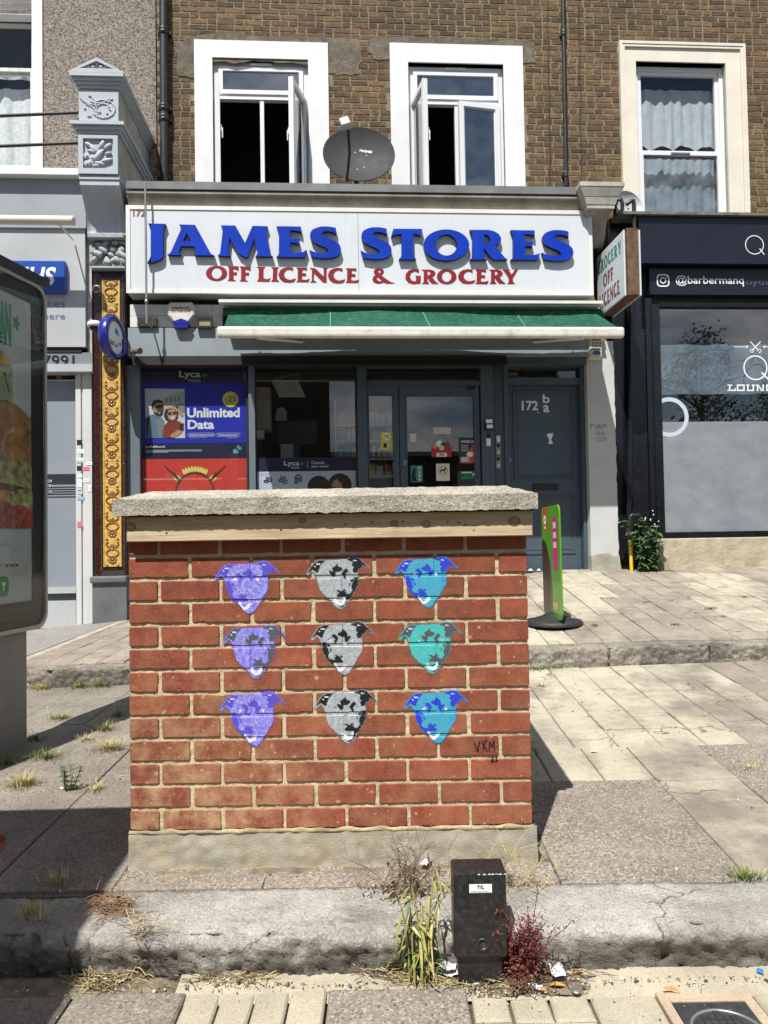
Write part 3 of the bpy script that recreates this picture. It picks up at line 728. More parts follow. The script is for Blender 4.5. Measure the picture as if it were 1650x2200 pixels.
DOG_HL = [(325,272,48,20),(1145,195,44,12),(250,330,16,14)]
def inpoly(p, poly):
    x, y = p; c = False; j = len(poly)-1
    for i in range(len(poly)):
        (xi, yi), (xj, yj) = poly[i], poly[j]
        if (yi > y) != (yj > y) and x < (xj-xi)*(y-yi)/(yj-yi)+xi: c = not c
        j = i
    return c
NGX, NGY, MARG = 112, 94, 60
def dog_raster(mirror):
    cls = []
    for j in range(NGY+1):
        for i in range(NGX+1):
            x = 80-MARG + (1452-80+2*MARG)*i/NGX; y = 108-MARG + (1265-108+2*MARG)*j/NGY
            wob = (9*noise.noise((x*.03, y*.03, 1))+13*noise.noise((x*.09, y*.09, 4)), 9*noise.noise((x*.03, y*.03, 9))+13*noise.noise((x*.09, y*.09, 7)))
            q = (x+wob[0]*.35, y+wob[1]*.35)
            if not inpoly(q, DOG_OUT): cls.append(0); continue
            qi = ((1532-x if mirror else x)+wob[0], y+wob[1])
            c = 1
            if any(inpoly(q, e) for e in DOG_EARS) or any(inpoly(qi, e) for e in DOG_IN): c = 2
            if any(inpoly(qi, e) for e in DOG_WH): c = 3
            for ex, ey, er in DOG_EYE:
                d = math.hypot(qi[0]-ex, qi[1]-ey)
                if d < er: c = 3 if d > er*.45 else 2
                elif d < er*1.5 and c == 1: c = 2 if (qi[1] < ey) else 1
            for hx, hy, ha, hb in DOG_HL:
                if ((q[0]-hx)/ha)**2 + ((q[1]-hy)/hb)**2 < 1: c = 3
            cls.append(c)
    n1 = NGX+1
    cov = []
    for j in range(NGY+1):
        for i in range(NGX+1):
            s = k = 0
            for dj in (-3,-2,-1,0,1,2,3):
                for di in (-3,-2,-1,0,1,2,3):
                    a, b = i+di, j+dj
                    if 0 <= a <= NGX and 0 <= b <= NGY: s += cls[b*n1+a] > 0; k += 1
            cov.append(s/49)
    return cls, cov
DRAST = {False: dog_raster(False), True: dog_raster(True)}
def paint_mat():
    m = bpy.data.materials.new('spray paint'); m.use_nodes = True; n, l = nodes(m); p = n['Principled BSDF']; p.inputs['Roughness'].default_value = .55
    a = n.new('ShaderNodeVertexColor'); a.layer_name = 'paint'
    c = _mix(n, l, _map(n, l, _noise(n, l, 260, 3), .45, .65, 0, .16), a.outputs['Color'], (.02,.02,.025))
    l.new(c, p.inputs['Base Color'])
    al = _math(n, l, 'MULTIPLY', a.outputs['Alpha'], _map(n, l, _noise(n, l, 120, 5), .27, .36, .86, 1))
    l.new(al, p.inputs['Alpha'])
    b = n.new('ShaderNodeBump'); b.inputs['Strength'].default_value = .5; b.inputs['Distance'].default_value = .003
    l.new(_noise(n, l, 160, 6, .65), b.inputs['Height']); l.new(b.outputs[0], p.inputs['Normal']); return m
M_paint = paint_mat()
def on_brick(x, z):
    for x0, x1, z0, z1 in BR:
        if x0-.0005 <= x <= x1+.0005 and z0-.0005 <= z <= z1+.0005: return True
    return False
PUR, PURD, GRY, BLK, TEAL, BLU, TURQ, DGR = (.17,.15,.66), (.085,.065,.50), (.36,.40,.42), (.004,.005,.006), (.05,.36,.47), (.02,.045,.56), (.045,.44,.42), (.075,.085,.10)
DOGS = [((463,1205,598,1318), True, PUR, PURD, .55, 'violet dog head stencil at the pier corner nearest the timber plank'), ((480,1342,612,1458), False, PUR, DGR, .5, ''), ((475,1485,610,1603), True, PUR, PURD, .5, ''),
        ((660,1196,792,1308), False, GRY, BLK, .0, ''), ((670,1335,800,1450), True, GRY, BLK, .0, ''), ((678,1481,808,1597), False, GRY, BLK, .0, ''),
        ((850,1195,980,1305), True, TEAL, BLU, .05, ''), ((858,1335,990,1447), False, TURQ, DGR, .1, ''), ((870,1482,1002,1597), True, TEAL, BLU, .05, '')]
def dog(bb, mirror, base, patch, mott, label, idx):
    cls, cov = DRAST[mirror]; n1 = NGX+1
    wpx = (bb[2]-bb[0]); hpx = (bb[3]-bb[1])
    mg = MARG/(1452-80)
    P, colr = [], []
    for j in range(NGY+1):
        for i in range(NGX+1):
            u = i/NGX*(1+2*mg)-mg; v = j/NGY*(1+2*MARG/(1265-108))-MARG/(1265-108)
            p = hit(bb[0]+wpx*u, bb[1]+hpx*v, YP-.0015, IDM)
            y = YP-.0014 if on_brick(p.x, p.z) else YP+REC-.0058
            P.append((p.x, y, p.z))
            c = cls[j*n1+i]; nn = noise.noise((i*.17+idx*9, j*.17, idx)); n2 = noise.noise((i*.62+idx*5, j*.62, 3))
            col = base if c < 2 else (patch if c == 2 else (.70,.72,.76))
            if c < 2:
                t = mott*cl(.22 + nn*.7 + n2*1.3, 0, 1); col = tuple(a*(1-t)+b*t for a, b in zip(col, (.74,.76,.90)))
                if base is TEAL: t = cl(nn*.8+n2*.5+(.3 if (i/NGX > .74) else 0), 0, .8); col = tuple(a*(1-t)+b*t for a, b in zip(col, (.01,.20,.62)))
                if base is GRY: col = tuple(a*(1+.30*nn+.30*n2) for a in col)
            if c == 2 and patch is PURD: t = .3*cl(n2*2, 0, 1); col = tuple(a*(1-t)+b*t for a, b in zip(col, PUR))
            a_ = cl((cov[j*n1+i]-.02)*1.15, 0, 1) if c == 0 else cl(.86+cov[j*n1+i]*.2, 0, 1)
            colr.append((*(col if c else tuple(.6*a+.4*b for a, b in zip(base, patch))), a_ if c else a_*.5))
    fs = []
    for j in range(NGY):
        for i in range(NGX):
            q = (j*n1+i, j*n1+i+1, (j+1)*n1+i+1, (j+1)*n1+i)
            if any(colr[k][3] > .01 for k in q): fs.append(q)
    mb = MB().add(P, fs); used = sorted({k for f in fs for k in f}); rm = {k: i for i, k in enumerate(used)}
    mb.v = [mb.v[k] for k in used]; mb.f = [tuple(rm[k] for k in f) for f in fs]; mb.m = mb.m[:len(fs)]; mb.sm = mb.sm[:len(fs)]
    o = part('dog_stencil', mb, M_paint, pier, label=label)
    at = o.data.color_attributes.new('paint', 'FLOAT_COLOR', 'POINT')
    at.data.foreach_set('color', [q for k in used for q in colr[k]])
    return o
cname = ['violet', 'violet and dark grey', 'violet', 'grey and black', 'grey and black', 'grey and black', 'teal and blue', 'turquoise and grey', 'teal and blue']
rname = ['top row', 'middle row', 'bottom row']
for i, d in enumerate(DOGS): dog(*d[:5], f'{cname[i]} dog head stencil in the {rname[i%3]}', i)
sg = MB()
def stroke(mb, pts, w, y):
    for a, b in zip(pts, pts[1:]):
        a, b = Vector(a), Vector(b); t = (b-a); nn = Vector((-t.y, t.x)).normalized()*w/2; t = t.normalized()*w*.3
        q = [a-t-nn, b+t-nn, b+t+nn, a-t+nn]
        w3 = [hit(k.x, k.y, y, IDM) for k in q]; mb.add([(p.x, y, p.z) for p in w3], [(0,1,2,3)])
for pts in ([(1019,1594),(1026,1614),(1031,1592)], [(1037,1591),(1039,1613)], [(1046,1589),(1039,1601),(1047,1614)], [(1051,1613),(1052,1594),(1057,1604),(1061,1592),(1063,1613)],
            [(1055,1629),(1059,1627),(1060,1631),(1055,1636),(1061,1636)], [(1064,1628),(1068,1628),(1066,1632),(1069,1634),(1064,1636)]):
    stroke(sg, pts, 2.2, YP-.002)
part('signature', sg, M_blackp, pier)
# ================================================================== upper storey of the brick terrace
WD = .95
terrace = thing('brick_terrace', 'brown stock brick terrace house above the white shop sign', 'building', (0, 1.0, 3.0))
TU0, TU1, TW0, TW1 = U(330, 200, WD), 6.4, 3.55, 9.2
w1o, w1i = rect(419, 90, 707, 470, WD), rect(458, 127, 664, 452, WD)
w2o, w2i = rect(840, 97, 1126, 470, WD), rect(879, 137, 1084, 452, WD)
w3o, w3i = rect(1333, 95, 1603, 470, WD), rect(1369, 135, 1562, 462, WD)
def holes_wall(mb, u0, u1, w0, w1, holes, y0, y1):
    us = sorted({u0, u1, *[h[0] for h in holes], *[h[1] for h in holes]}); ws = sorted({w0, w1, *[h[2] for h in holes], *[h[3] for h in holes]})
    us = [a for a in us if u0 <= a <= u1]; ws = [a for a in ws if w0 <= a <= w1]
    for b, t in zip(ws, ws[1:]):
        run = None
        for a, c in zip(us, us[1:]):
            um, wm = (a+c)/2, (b+t)/2
            solid = not any(h[0] < um < h[1] and h[2] < wm < h[3] for h in holes)
            if solid: run = (run[0], c) if run else (a, c)
            if (not solid or c == us[-1]) and run:
                mb.box(run[0], run[1], y0, y1, b, t); run = None
mb = MB(); holes_wall(mb, TU0, TU1, TW0, TW1, [w1i, w2i, w3i], WD+.0035, WD+.20)
wall = part('wall', mb, M_stockmortar, terrace)
cand = []
rz = random.Random(11)
row = 0; w = 5.32
zlo = 4.9
while w < 8.45:
    u = TU0 + (0 if row % 2 else .11) + rz.uniform(-.02,.02); k = row % 2
    while u < 5.75:
        ln = (.213 if (k % 2 == 0) else .103) if rz.random() > .12 else .213
        a, b = u + rz.uniform(0,.004), u + ln - rz.uniform(0,.004)
        ok = True
        for h in (w1o, w2o, w3o):
            if b > h[0]-.004 and a < h[1]+.004 and w+.065 > h[2] and w < h[3]+.004:
                if a < h[0]-.05: b = h[0]-.005
                elif b > h[1]+.05: a = h[1]+.005
                else: ok = False
        if ok and b-a > .04: cand.append((a, b, w + rz.uniform(-.002,.002), w+.0620 + rz.uniform(-.003,.002)))
        u += ln + .0135; k += 1
    w += .0757; row += 1
def rect_d(c):
    p = FAC @ Vector(((c[0]+c[1])/2, WD, (c[2]+c[3])/2)); q = CAMROT.transposed() @ (p - CAM)
    px, py = CX + FPX*q.x/-q.z, CY - FPX*q.y/-q.z
    inview = 0 < px < 1650 and 0 < py < 410
    return (0 if inview else 1, q.length - .8*((c[1]-c[0]) > .15))
cand.sort(key=rect_d)
def worn_brick(a, b, c, d, seed):
    r = random.Random(seed); lx, lz = (b-a)/2, (d-c)/2; mb = MB(); n = 5
    ring = []
    for i in range(n): ring.append((-lx + 2*lx*i/(n-1), -lz))
    for i in range(1, 3): ring.append((lx, -lz + 2*lz*i/2))
    for i in range(1, n): ring.append((lx - 2*lx*i/(n-1), lz))
    ring.append((-lx, 0))
    j = lambda k: r.uniform(-k, k)
    front = [(x*.97 + j(.002), -.001 + j(.0016), z*.92 + j(.002)) for x, z in ring]
    mid = [(x + j(.004), .003 + j(.001), z + j(.0035)) for x, z in ring]
    back = [(x, .03, z) for x, z in ring]; N = len(ring)
    fs = [tuple(range(N))]
    for o in (0, N): fs += [(o+i, o+N+i, o+N+(i+1) % N, o+(i+1) % N) for i in range(N)]
    mb.add(front+mid+back, fs); return mb
_wb = {}
for i, (a, b, c, d) in enumerate(cand[:300]):
    k = (round((b-a)/.01), i % 5)
    if k not in _wb: _wb[k] = worn_brick(0, b-a, 0, d-c, i).mesh('brick'); _wb[k].materials.append(M_stockbrick)
    part('brick', _wb[k], M_stockbrick, wall, org=((a+b)/2, WD, (c+d)/2))
mb = MB()
for i, (a, b, c, d) in enumerate(cand[300:]):
    o = len(mb.v); q = worn_brick(0, b-a, 0, d-c, i+999); mb.add(q.v, q.f)
    mb.v[o:] = [(x+(a+b)/2, y+WD, z+(c+d)/2) for x, y, z in mb.v[o:]]
part('brickwork', mb, M_stockbrick, wall, kind='stuff')
# cement patching round the two white surrounds
def blob(cx0, cx1, z0, z1, y, seed, n=70, amp=.05):
    pts = []
    for i in range(n):
        a = 2*math.pi*i/n; c, s = math.cos(a), math.sin(a)
        k = max(abs(c), abs(s)); x = (cx0+cx1)/2 + (cx1-cx0)/2*c/k; z = (z0+z1)/2 + (z1-z0)/2*s/k
        e = amp*noise.noise((x*4+seed, z*4, seed))+amp*.5*noise.noise((x*14+seed, z*14, 2))
        pts.append((x + e*c, z + e*s))
    return pts
mb = MB()
for i_, (px0, py0, px1, py1, s) in enumerate(((395,78,775,135,1), (690,90,770,158,2), (795,82,1145,118,3), (800,95,850,128,4), (1118,92,1150,135,5), (380,92,425,165,6))):
    a = rect(px0, py0, px1, py1, WD); mb.prism(blob(*a, 0, s*3.3), WD-.004-.0012*i_, WD+.01)
part('cement_patch', mb, M_patch, wall)

M_sill = M_render
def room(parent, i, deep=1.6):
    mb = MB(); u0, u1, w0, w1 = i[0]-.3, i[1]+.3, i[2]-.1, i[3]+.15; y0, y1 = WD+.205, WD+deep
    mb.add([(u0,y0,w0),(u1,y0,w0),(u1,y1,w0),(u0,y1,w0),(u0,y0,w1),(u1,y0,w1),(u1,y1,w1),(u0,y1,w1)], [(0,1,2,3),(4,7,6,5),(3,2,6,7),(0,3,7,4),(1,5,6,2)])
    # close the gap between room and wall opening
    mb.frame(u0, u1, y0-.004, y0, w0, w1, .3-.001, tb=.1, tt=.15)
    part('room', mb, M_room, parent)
def surround(parent, o, i, m, y=WD, proud=.018, mould=False):
    mb = MB(); yb = WD+.11
    mb.box(o[0], i[0], y-proud, y+.02, o[2], o[3]); mb.box(i[1], o[1], y-proud, y+.02, o[2], o[3]); mb.box(i[0], i[1], y-proud, y+.02, i[3], o[3])
    mb.box(i[0]-.02, i[0], y+.02, yb, i[2], i[3]); mb.box(i[1], i[1]+.02, y+.02, yb, i[2], i[3]); mb.box(i[0]-.02, i[1]+.02, y+.02, yb, i[3], i[3]+.02)
    if mould:
        for t, a, b in ((.03, 0, .035), (.022, .035, .07)):
            q = y-proud-t
            mb.box(o[0]+a, o[0]+b, q, y-proud, o[2], o[3]-a); mb.box(o[1]-b, o[1]-a, q, y-proud, o[2], o[3]-a); mb.box(o[0]+b, o[1]-b, q, y-proud, o[3]-b, o[3]-a)
    part('surround', mb, m, parent)
def casement(parent, x0, x1, z0, z1, y, side, ang, handle=True, stay=False):
    """an outward-opening sash hinged at one side"""
    M = Matrix.Translation((x0 if side < 0 else x1, y, 0)) @ Matrix.Rotation(-side*-1*R(ang), 4, 'Z') @ Matrix.Translation((-(x0 if side < 0 else x1), -y, 0))
    mb = MB(); mb.frame(x0, x1, y-.03, y+.03, z0, z1, .062); mb.frame(x0+.062, x1-.062, y-.012, y+.012, z0+.062, z1-.062, .014); mb.xf(M)
    f = part('casement', mb, M_upvc, parent)
    g = MB(); g.sheet(x0+.06, x1-.06, z0+.06, z1-.06, y); g.xf(M); part('pane', g, M_glassu, f)
    if handle:
        xh = x1-.03 if side < 0 else x0+.03; zh = (z0+z1)/2+.05
        h = MB(); h.bbox(xh-.012, xh+.012, y+.03, y+.05, zh-.04, zh+.04, .005); h.bbox(xh-.009, xh+.009, y+.05, y+.065, zh-.12, zh+.01, .005); h.xf(M); part('handle', h, M_upvc, f)
    if stay:
        a = M @ Vector((x0+(x1-x0)*(.5 if side < 0 else .5), y, z0+.03)); b = Vector((x0+(x1-x0)*(.75 if side < 0 else .25), y+.03, z0-.02))
        pts = [a.lerp(b, t) + Vector((0, 0, .07*math.sin(math.pi*t))) for t in [k/8 for k in range(9)]]
        s = MB(); s.tube(pts, .008, 6); part('stay_arm', s, M_upvc, f)
def upvc_window(name, label, o, i, transom_px, mull_px, c1, c2):
    t = thing(name, label, 'window', ((o[0]+o[1])/2, WD, o[2]), group='upper windows of the brick terrace')
    surround(t, o, i, M_render)
    y = WD+.09; x0, x1, z0, z1 = i[0]+.002, i[1]-.002, i[2], i[3]-.02
    zt = Z(560, transom_px, y); xm = U(mull_px, 300, y)
    mb = MB(); mb.frame(x0, x1, y-.035, y+.035, z0, z1, .065); mb.box(x0+.065, x1-.065, y-.04, y+.035, zt-.03, zt+.03)
    mb.box(xm-.025, xm+.025, y-.03, y+.034, z0+.065, zt-.03)
    part('frame', mb, M_upvc, t)
    g = MB(); g.frame(x0+.065, x1-.065, y-.055, y-.02, zt+.031, z1-.06, .055); a = part('top_light', g, M_upvc, t)
    g = MB(); g.sheet(x0+.12, x1-.12, zt+.085, z1-.115, y-.03); part('pane', g, M_glassu, a)
    g = MB(); g.bbox((x0+x1)/2-.14, (x0+x1)/2+.14, y-.06, y-.035, z1-.045, z1-.01, .004); part('trickle_vent', g, M_upvc, t)
    casement(t, x0+.05, xm-.005, z0+.05, zt-.035, y-.03, -1, c1, True, c1 > 30)
    casement(t, xm+.005, x1-.05, z0+.05, zt-.035, y-.03, 1, c2, True, c2 > 30)
    room(t, i); return t
upvc_window('casement_window', 'white surround window with both lower sashes swung open, beside the black drainpipe', w1o, w1i, 213, 564, 82, 74)
upvc_window('casement_window', 'white surround window with one sash open and one ajar, by the satellite dish', w2o, w2i, 215, 981, 80, 9)
# cream moulded sash window
t = thing('sash_window', 'cream moulded sash window with net curtain above the navy shop fascia', 'window', ((w3o[0]+w3o[1])/2, WD, w3o[2]))
surround(t, w3o, w3i, M_cream, mould=True)
y = WD+.10; x0, x1, z0, z1 = w3i[0], w3i[1], w3i[2], w3i[3]-.02
zm = Z(1460, 333, y)
mb = MB(); mb.frame(x0, x1, y-.03, y+.04, z0, z1, .055); part('frame', mb, M_upvc, t)
for a, b, yy, g in ((zm, z1-.055, y+.012, M_glass), (z0, zm+.03, y-.015, glass_mat('obscured glass', (.55,.62,.66), .10, .25, .12))):
    mb = MB(); mb.frame(x0+.056, x1-.056, yy-.02, yy+.02, a, b, .05); s = part('sash', mb, M_upvc, t)
    mb = MB(); mb.sheet(x0+.1, x1-.1, a+.045, b-.045, yy); part('pane', mb, g, s)
mb = MB(); mb.bbox((x0+x1)/2-.13, (x0+x1)/2+.13, y-.05, y-.034, zm-.012, zm+.012, .003); part('trickle_vent', mb, M_lead, t)
M_net = mat('net curtain', (.46,.50,.54), .9, .1, 12)
def curtain(x0, x1, ztop, zbot, y, waves=9, hem=.0, seed=0):
    def fn(u, v):
        x = x0+(x1-x0)*u; yy = y + .010*math.sin(u*waves*6.28+seed+2*noise.noise((u*4, seed, 0))) + .022*noise.noise((u*11+seed, v*1.5, 1)) + .010*noise.noise((u*31+seed, v*2, 4))
        zb = zbot + hem*abs(math.sin(u*waves*1.4+seed))*(1+.5*noise.noise((u*5, seed, 0)))
        return (x, yy, ztop + (zb-ztop)*v)
    return MB().grid(fn, 90, 10)
part('net_curtain', curtain(x0+.05, x1-.05, z1-.22, zm+.10, y+.12, 8, .09, 1), M_net, t)
part('net_curtain', curtain(x0+.05, x1-.05, zm+.02, z0, y+.16, 10, 0, 3), M_net, t)
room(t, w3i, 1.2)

# ------------------------------------------------------------------ pipes on the wall
def pipe(name, label, px, py0, py1, d, r, m=M_pipe, brackets=(), px2=None, cat='drainpipe'):
    x0 = U(px, py0, d); x1 = U(px2 if px2 else px, py1, d); z0, z1 = Z(px, py0, d), Z(px, py1, d)
    t = thing(name, label, cat, (x1, d, z1))
    mb = MB(); mb.tube([(x0, d, z0), (x1, d, z1)], r, 14); part('pipe', mb, m, t)
    for b in brackets:
        zb = Z(px, b, d); xb = x0 + (x1-x0)*(zb-z0)/(z1-z0)
        mb = MB(); mb.lathe([(r*1.02,-.04),(r*1.28,-.035),(r*1.28,-.012),(r*1.15,0),(r*1.28,.012),(r*1.28,.035),(r*1.02,.04)], (xb, d, zb), 'Z', 14)
        mb.box(xb-r*1.6, xb+r*1.6, d+.02, WD+.01, zb-.02, zb+.02); part('collar', mb, m, t)
    return t
pipe('drainpipe', 'thick black cast iron drainpipe between pebbledash and brick', 351, -40, 392, WD-.08, .052, brackets=(68, 232, 255), px2=353)
pipe('drainpipe', 'slim black downpipe on the brick wall near the cream window', 1209, -40, 400, WD-.05, .026, brackets=(72, 375), px2=1216)
for a, b in ((1176, 'thin black cable hanging down the brick wall beside the white window'), (1243, 'thin black cable between slim downpipe and cream window')):
    mb = MB(); pts = []
    for k in range(20):
        py = -30 + 425*k/19; p = hit(a + 1.2*math.sin(k*1.3) + k*.35, py, WD-.012); pts.append((p.x, WD-.012, p.z))
    mb.tube(pts, .005, 5); solo('wall_cable', mb, M_cable, b, 'cable', base=pts[-1])

# ------------------------------------------------------------------ cornice over the sign
zc = [Z(760, 395, -.37), Z(760, 411, -.37), Z(760, 447, -.35)]
cu0, cu1 = U(272, 400, -.35), U(1262, 415, -.35)
t = thing('shop_cornice', 'long lead capped cornice ledge above the white shop sign', 'cornice', ((cu0+cu1)/2, 0, zc[2]))
mb = MB(); mb.prism([(cu0, zc[1]), (cu1, zc[1]), (cu1, zc[0]), (cu0, zc[0])], -.37, -.34)
mb.add([(cu0,-.34,zc[0]-.003),(cu1,-.34,zc[0]-.003),(cu1,WD-.02,zc[0]+.04),(cu0,WD-.02,zc[0]+.04)], [(0,1,2,3)])
part('lead_flashing', mb, M_lead, t)
prof = [(-.34, zc[1]-.004), (-.355, zc[1]-.02), (-.355, zc[1]-.04), (-.33, zc[1]-.05), (-.325, zc[1]-.085), (-.295, zc[1]-.125), (-.25, zc[2]+.012), (-.24, zc[2]-.02), (.05, zc[2]-.02), (.05, zc[1]-.004)]
mb = MB(); n = len(prof)
mb.add([(cu0, a, b) for a, b in prof] + [(cu1, a, b) for a, b in prof], [(i, (i+1) % n, n+(i+1) % n, n+i) for i in range(n)] + [tuple(range(n)), tuple(range(n, 2*n))])
part('moulding', mb, M_cornice, t)

# ------------------------------------------------------------------ main sign
SD = -.31
su0, su1 = U(271, 535, SD), U(1273, 545, SD); sz0, sz1 = Z(772, 632, SD), Z(772, 447, SD)
sign = thing('shop_sign', 'long white fascia sign with raised blue letters and red lettering', 'sign', ((su0+su1)/2, -.2, sz0))
mb = MB(); mb.box(su0+.004, su1-.004, SD+.02, -.06, sz0+.004, sz1-.004); part('sign_box', mb, mat('sign tray', (.34,.35,.35), .5, .1, 4, streak=.4), sign)
um = U(770, 540, SD)
for a, b in ((su0+.045, um-.002), (um+.002, su1-.045)):
    mb = MB(); mb.box(a, b, SD+.001, SD+.02, sz0+.045, sz1-.045); part('panel', mb, M_signw, sign)
mb = MB(); mb.frame(su0, su1, SD-.008, SD+.022, sz0, sz1, .0445); part('trim', mb, M_alu, sign)
K = 6.875
S_ = [(1318,203),(1322,292),(1270,265),(1200,250),(1150,252),(1118,272),(1118,300),(1150,325),(1250,370),(1330,412),(1378,460),(1395,520),(1385,575),(1350,612),(1280,640),(1180,652),(1060,645),(955,625),(925,525),(980,552),(1060,572),(1140,578),(1190,570),(1210,550),(1200,520),(1160,490),(1050,445),(980,405),(945,365),(935,320),(940,270),(970,230),(1030,200),(1100,182),(1190,182),(1260,190)]
def ell(cx, cy, rx, ry, n=36): return [(cx + rx*math.cos(2*math.pi*i/n), cy + ry*math.sin(2*math.pi*i/n)) for i in range(n)]
A0, B0, C0, E0 = (300,460), (530,460), (760,460), (1000,460)
BIG = [('J', A0, [[(122,137),(385,143),(360,185),(347,235),(345,600),(335,640),(300,670),(240,695),(170,712),(108,718),(140,675),(160,630),(163,600),(163,235),(150,180)]]),
 ('A', A0, [[(582,152),(818,158),(1050,580),(1075,598),(1105,610),(805,605),(830,585),(838,560),(805,475),(610,470),(578,560),(590,590),(610,602),(408,600),(440,580),(465,550),(618,205),(605,175)], [(695,275),(765,400),(637,398)]]),
 ('M', A0, [[(1198,165),(1413,168),(1557,425),(1666,172),(1891,178),(1866,215),(1864,250),(1926,580),(1936,605),(1969,625),(1706,622),(1731,600),(1739,570),(1691,360),(1592,640),(1540,625),(1490,595),(1455,570),(1325,345),(1300,590),(1315,608),(1345,622),(1150,610),(1178,592),(1190,560),(1228,235),(1218,195)]]),
 ('E', B0, [[(437,178),(800,183),(808,275),(780,255),(735,243),(640,240),(640,358),(772,360),(775,448),(745,430),(700,420),(645,420),(648,560),(700,572),(770,572),(830,558),(888,525),(855,635),(437,630),(465,608),(475,575),(478,300),(470,235),(460,200)]]),
 ('S', B0, [S_]), ('S', C0, [[(103+(x-925)*.977, 193+(y-182)*1.004) for x, y in S_]]),
 ('T', C0, [[(585,215),(1015,218),(990,330),(960,305),(925,293),(875,290),(880,590),(890,630),(925,668),(668,665),(695,635),(708,600),(705,290),(640,298),(595,308),(553,330)]]),
 ('O', C0, [ell(1368,455,338,230,44), ell(1370,455,157,157,32)]),
 ('R', E0, [[(65,232),(330,232),(420,250),(490,290),(528,350),(525,400),(490,435),(435,460),(560,615),(590,648),(625,672),(430,672),(380,640),(330,580),(275,490),(278,620),(290,650),(322,672),(65,672),(92,650),(105,610),(107,310),(98,270),(85,250)], [(273,300),(320,305),(355,335),(362,375),(350,415),(320,440),(273,440)]]),
 ('E', E0, [[(668,235),(1022,240),(1025,325),(990,308),(940,298),(870,295),(872,405),(992,410),(992,490),(950,472),(875,468),(878,600),(950,608),(1020,602),(1060,592),(1103,573),(1068,675),(668,675),(700,650),(708,615),(708,320),(700,280),(688,255)]]),
 ('S', E0, [[(1130+(x-925)*.994, 235+(y-182)*.968) for x, y in S_]])]
M_bluedk = mat('dark blue letter return', (.004,.008,.06), .5, .1, 4)
for ch, o, polys in BIG:
    q = [[(lambda p: (p.x, p.z))(hit(o[0]+x/K, o[1]+y/K, SD-.052)) for x, y in pl] for pl in polys]
    mb = MB(); mb.prism(q, SD-.052, SD-.002, 0, 1); mb.v = mb.v
    part('letter', mb, [M_blue, M_bluedk], sign, org=(sum(p[0] for p in q[0])/len(q[0]), SD, min(p[1] for p in q[0])), label=f'raised blue letter {ch}')
LF = [(240,55),(352,58),(350,105),(330,90),(295,85),(298,120),(335,120),(333,150),(300,145),(298,185),(305,200),(325,210),(240,208),(252,190),(252,80)]
LC = [(920,72),(920,105),(885,90),(850,97),(828,125),(828,160),(850,188),(885,200),(950,185),(930,220),(880,228),(820,220),(780,185),(768,145),(785,100),(820,75),(870,65)]
LE = [(955,70),(1065,72),(1065,100),(1020,92),(1015,130),(1055,132),(1055,160),(1015,155),(1010,195),(1050,200),(1092,188),(1080,222),(955,220),(968,205),(970,90)]
LL = [(540,62),(630,65),(612,80),(610,180),(640,192),(660,190),(685,180),(670,218),(545,213),(560,195),(562,80)]
LI = [(690,65),(772,68),(757,82),(752,190),(775,217),(690,215),(708,195),(712,85)]
LN = [(1095,75),(1150,78),(1240,165),(1240,90),(1230,75),(1280,77),(1268,90),(1270,228),(1230,222),(1140,130),(1135,200),(1165,225),(1100,225),(1115,210),(1118,95)]
LG = [(582,88),(582,125),(540,108),(500,125),(487,165),(505,205),(535,215),(552,212),(553,170),(545,158),(602,158),(600,235),(530,243),(475,230),(442,190),(445,140),(475,102),(525,85)]
LR = [[(612,92),(700,92),(740,105),(755,130),(745,155),(720,168),(745,205),(785,240),(720,238),(695,215),(672,175),(672,215),(690,240),(615,240),(632,222),(634,110)], [(672,108),(695,112),(702,132),(692,150),(672,152)]]
LY = [(1455,92),(1530,92),(1520,105),(1550,145),(1585,92),(1615,92),(1560,185),(1565,220),(1585,240),(1505,240),(1520,220),(1518,180),(1475,115)]
LAMP = [[(165,78),(200,82),(218,105),(212,130),(190,152),(240,190),(290,222),(330,235),(240,237),(215,222),(195,232),(150,238),(110,222),(97,195),(105,168),(130,150),(115,130),(112,105),(130,85)], [(170,96),(188,112),(172,132),(153,112)], [(150,168),(200,208),(175,215),(150,205),(143,185)]]
def sh(p, dx, dy, ky=1.0, y0=0): return [(x+dx, y0+(y-y0)*ky+dy) for x, y in p]
R5, R6 = (440,560), (780,560); K5 = 4.853
RED = [(R5, [ell(122,130,110,78), ell(124,130,54,58)]), (R5, [LF]), (R5, [sh(LF,126,4)]), (R5, [LL]), (R5, [LI]), (R5, [LC]), (R5, [LE]), (R5, [LN]), (R5, [sh(LC,515,8)]), (R5, [sh(LE,515,8)]),
       (R6, LAMP), (R6, [LG]), (R6, LR), (R6, [ell(872,165,102,78), ell(872,165,50,55)]), (R6, [sh(LC,222,22,.95,65)]), (R6, [sh(LE,217,20)]), (R6, [sh(q,702,0) for q in LR]), (R6, [LY])]
for o, polys in RED:
    q = [[(lambda p: (p.x, p.z))(hit(o[0]+x/K5, o[1]+y/K5, SD-.004)) for x, y in pl] for pl in polys]
    mb = MB(); mb.prism(q, SD-.004, SD+.002)
    part('letter', mb, M_red, sign, org=(sum(p[0] for p in q[0])/len(q[0]), SD, min(p[1] for p in q[0])))
mb = MB(); a = rect(286, 450, 312, 465, SD-.002); text_into(mb, '172', a[0], a[1], a[2], a[3], SD-.003, bold=.02); part('lettering', mb, M_dred, sign)

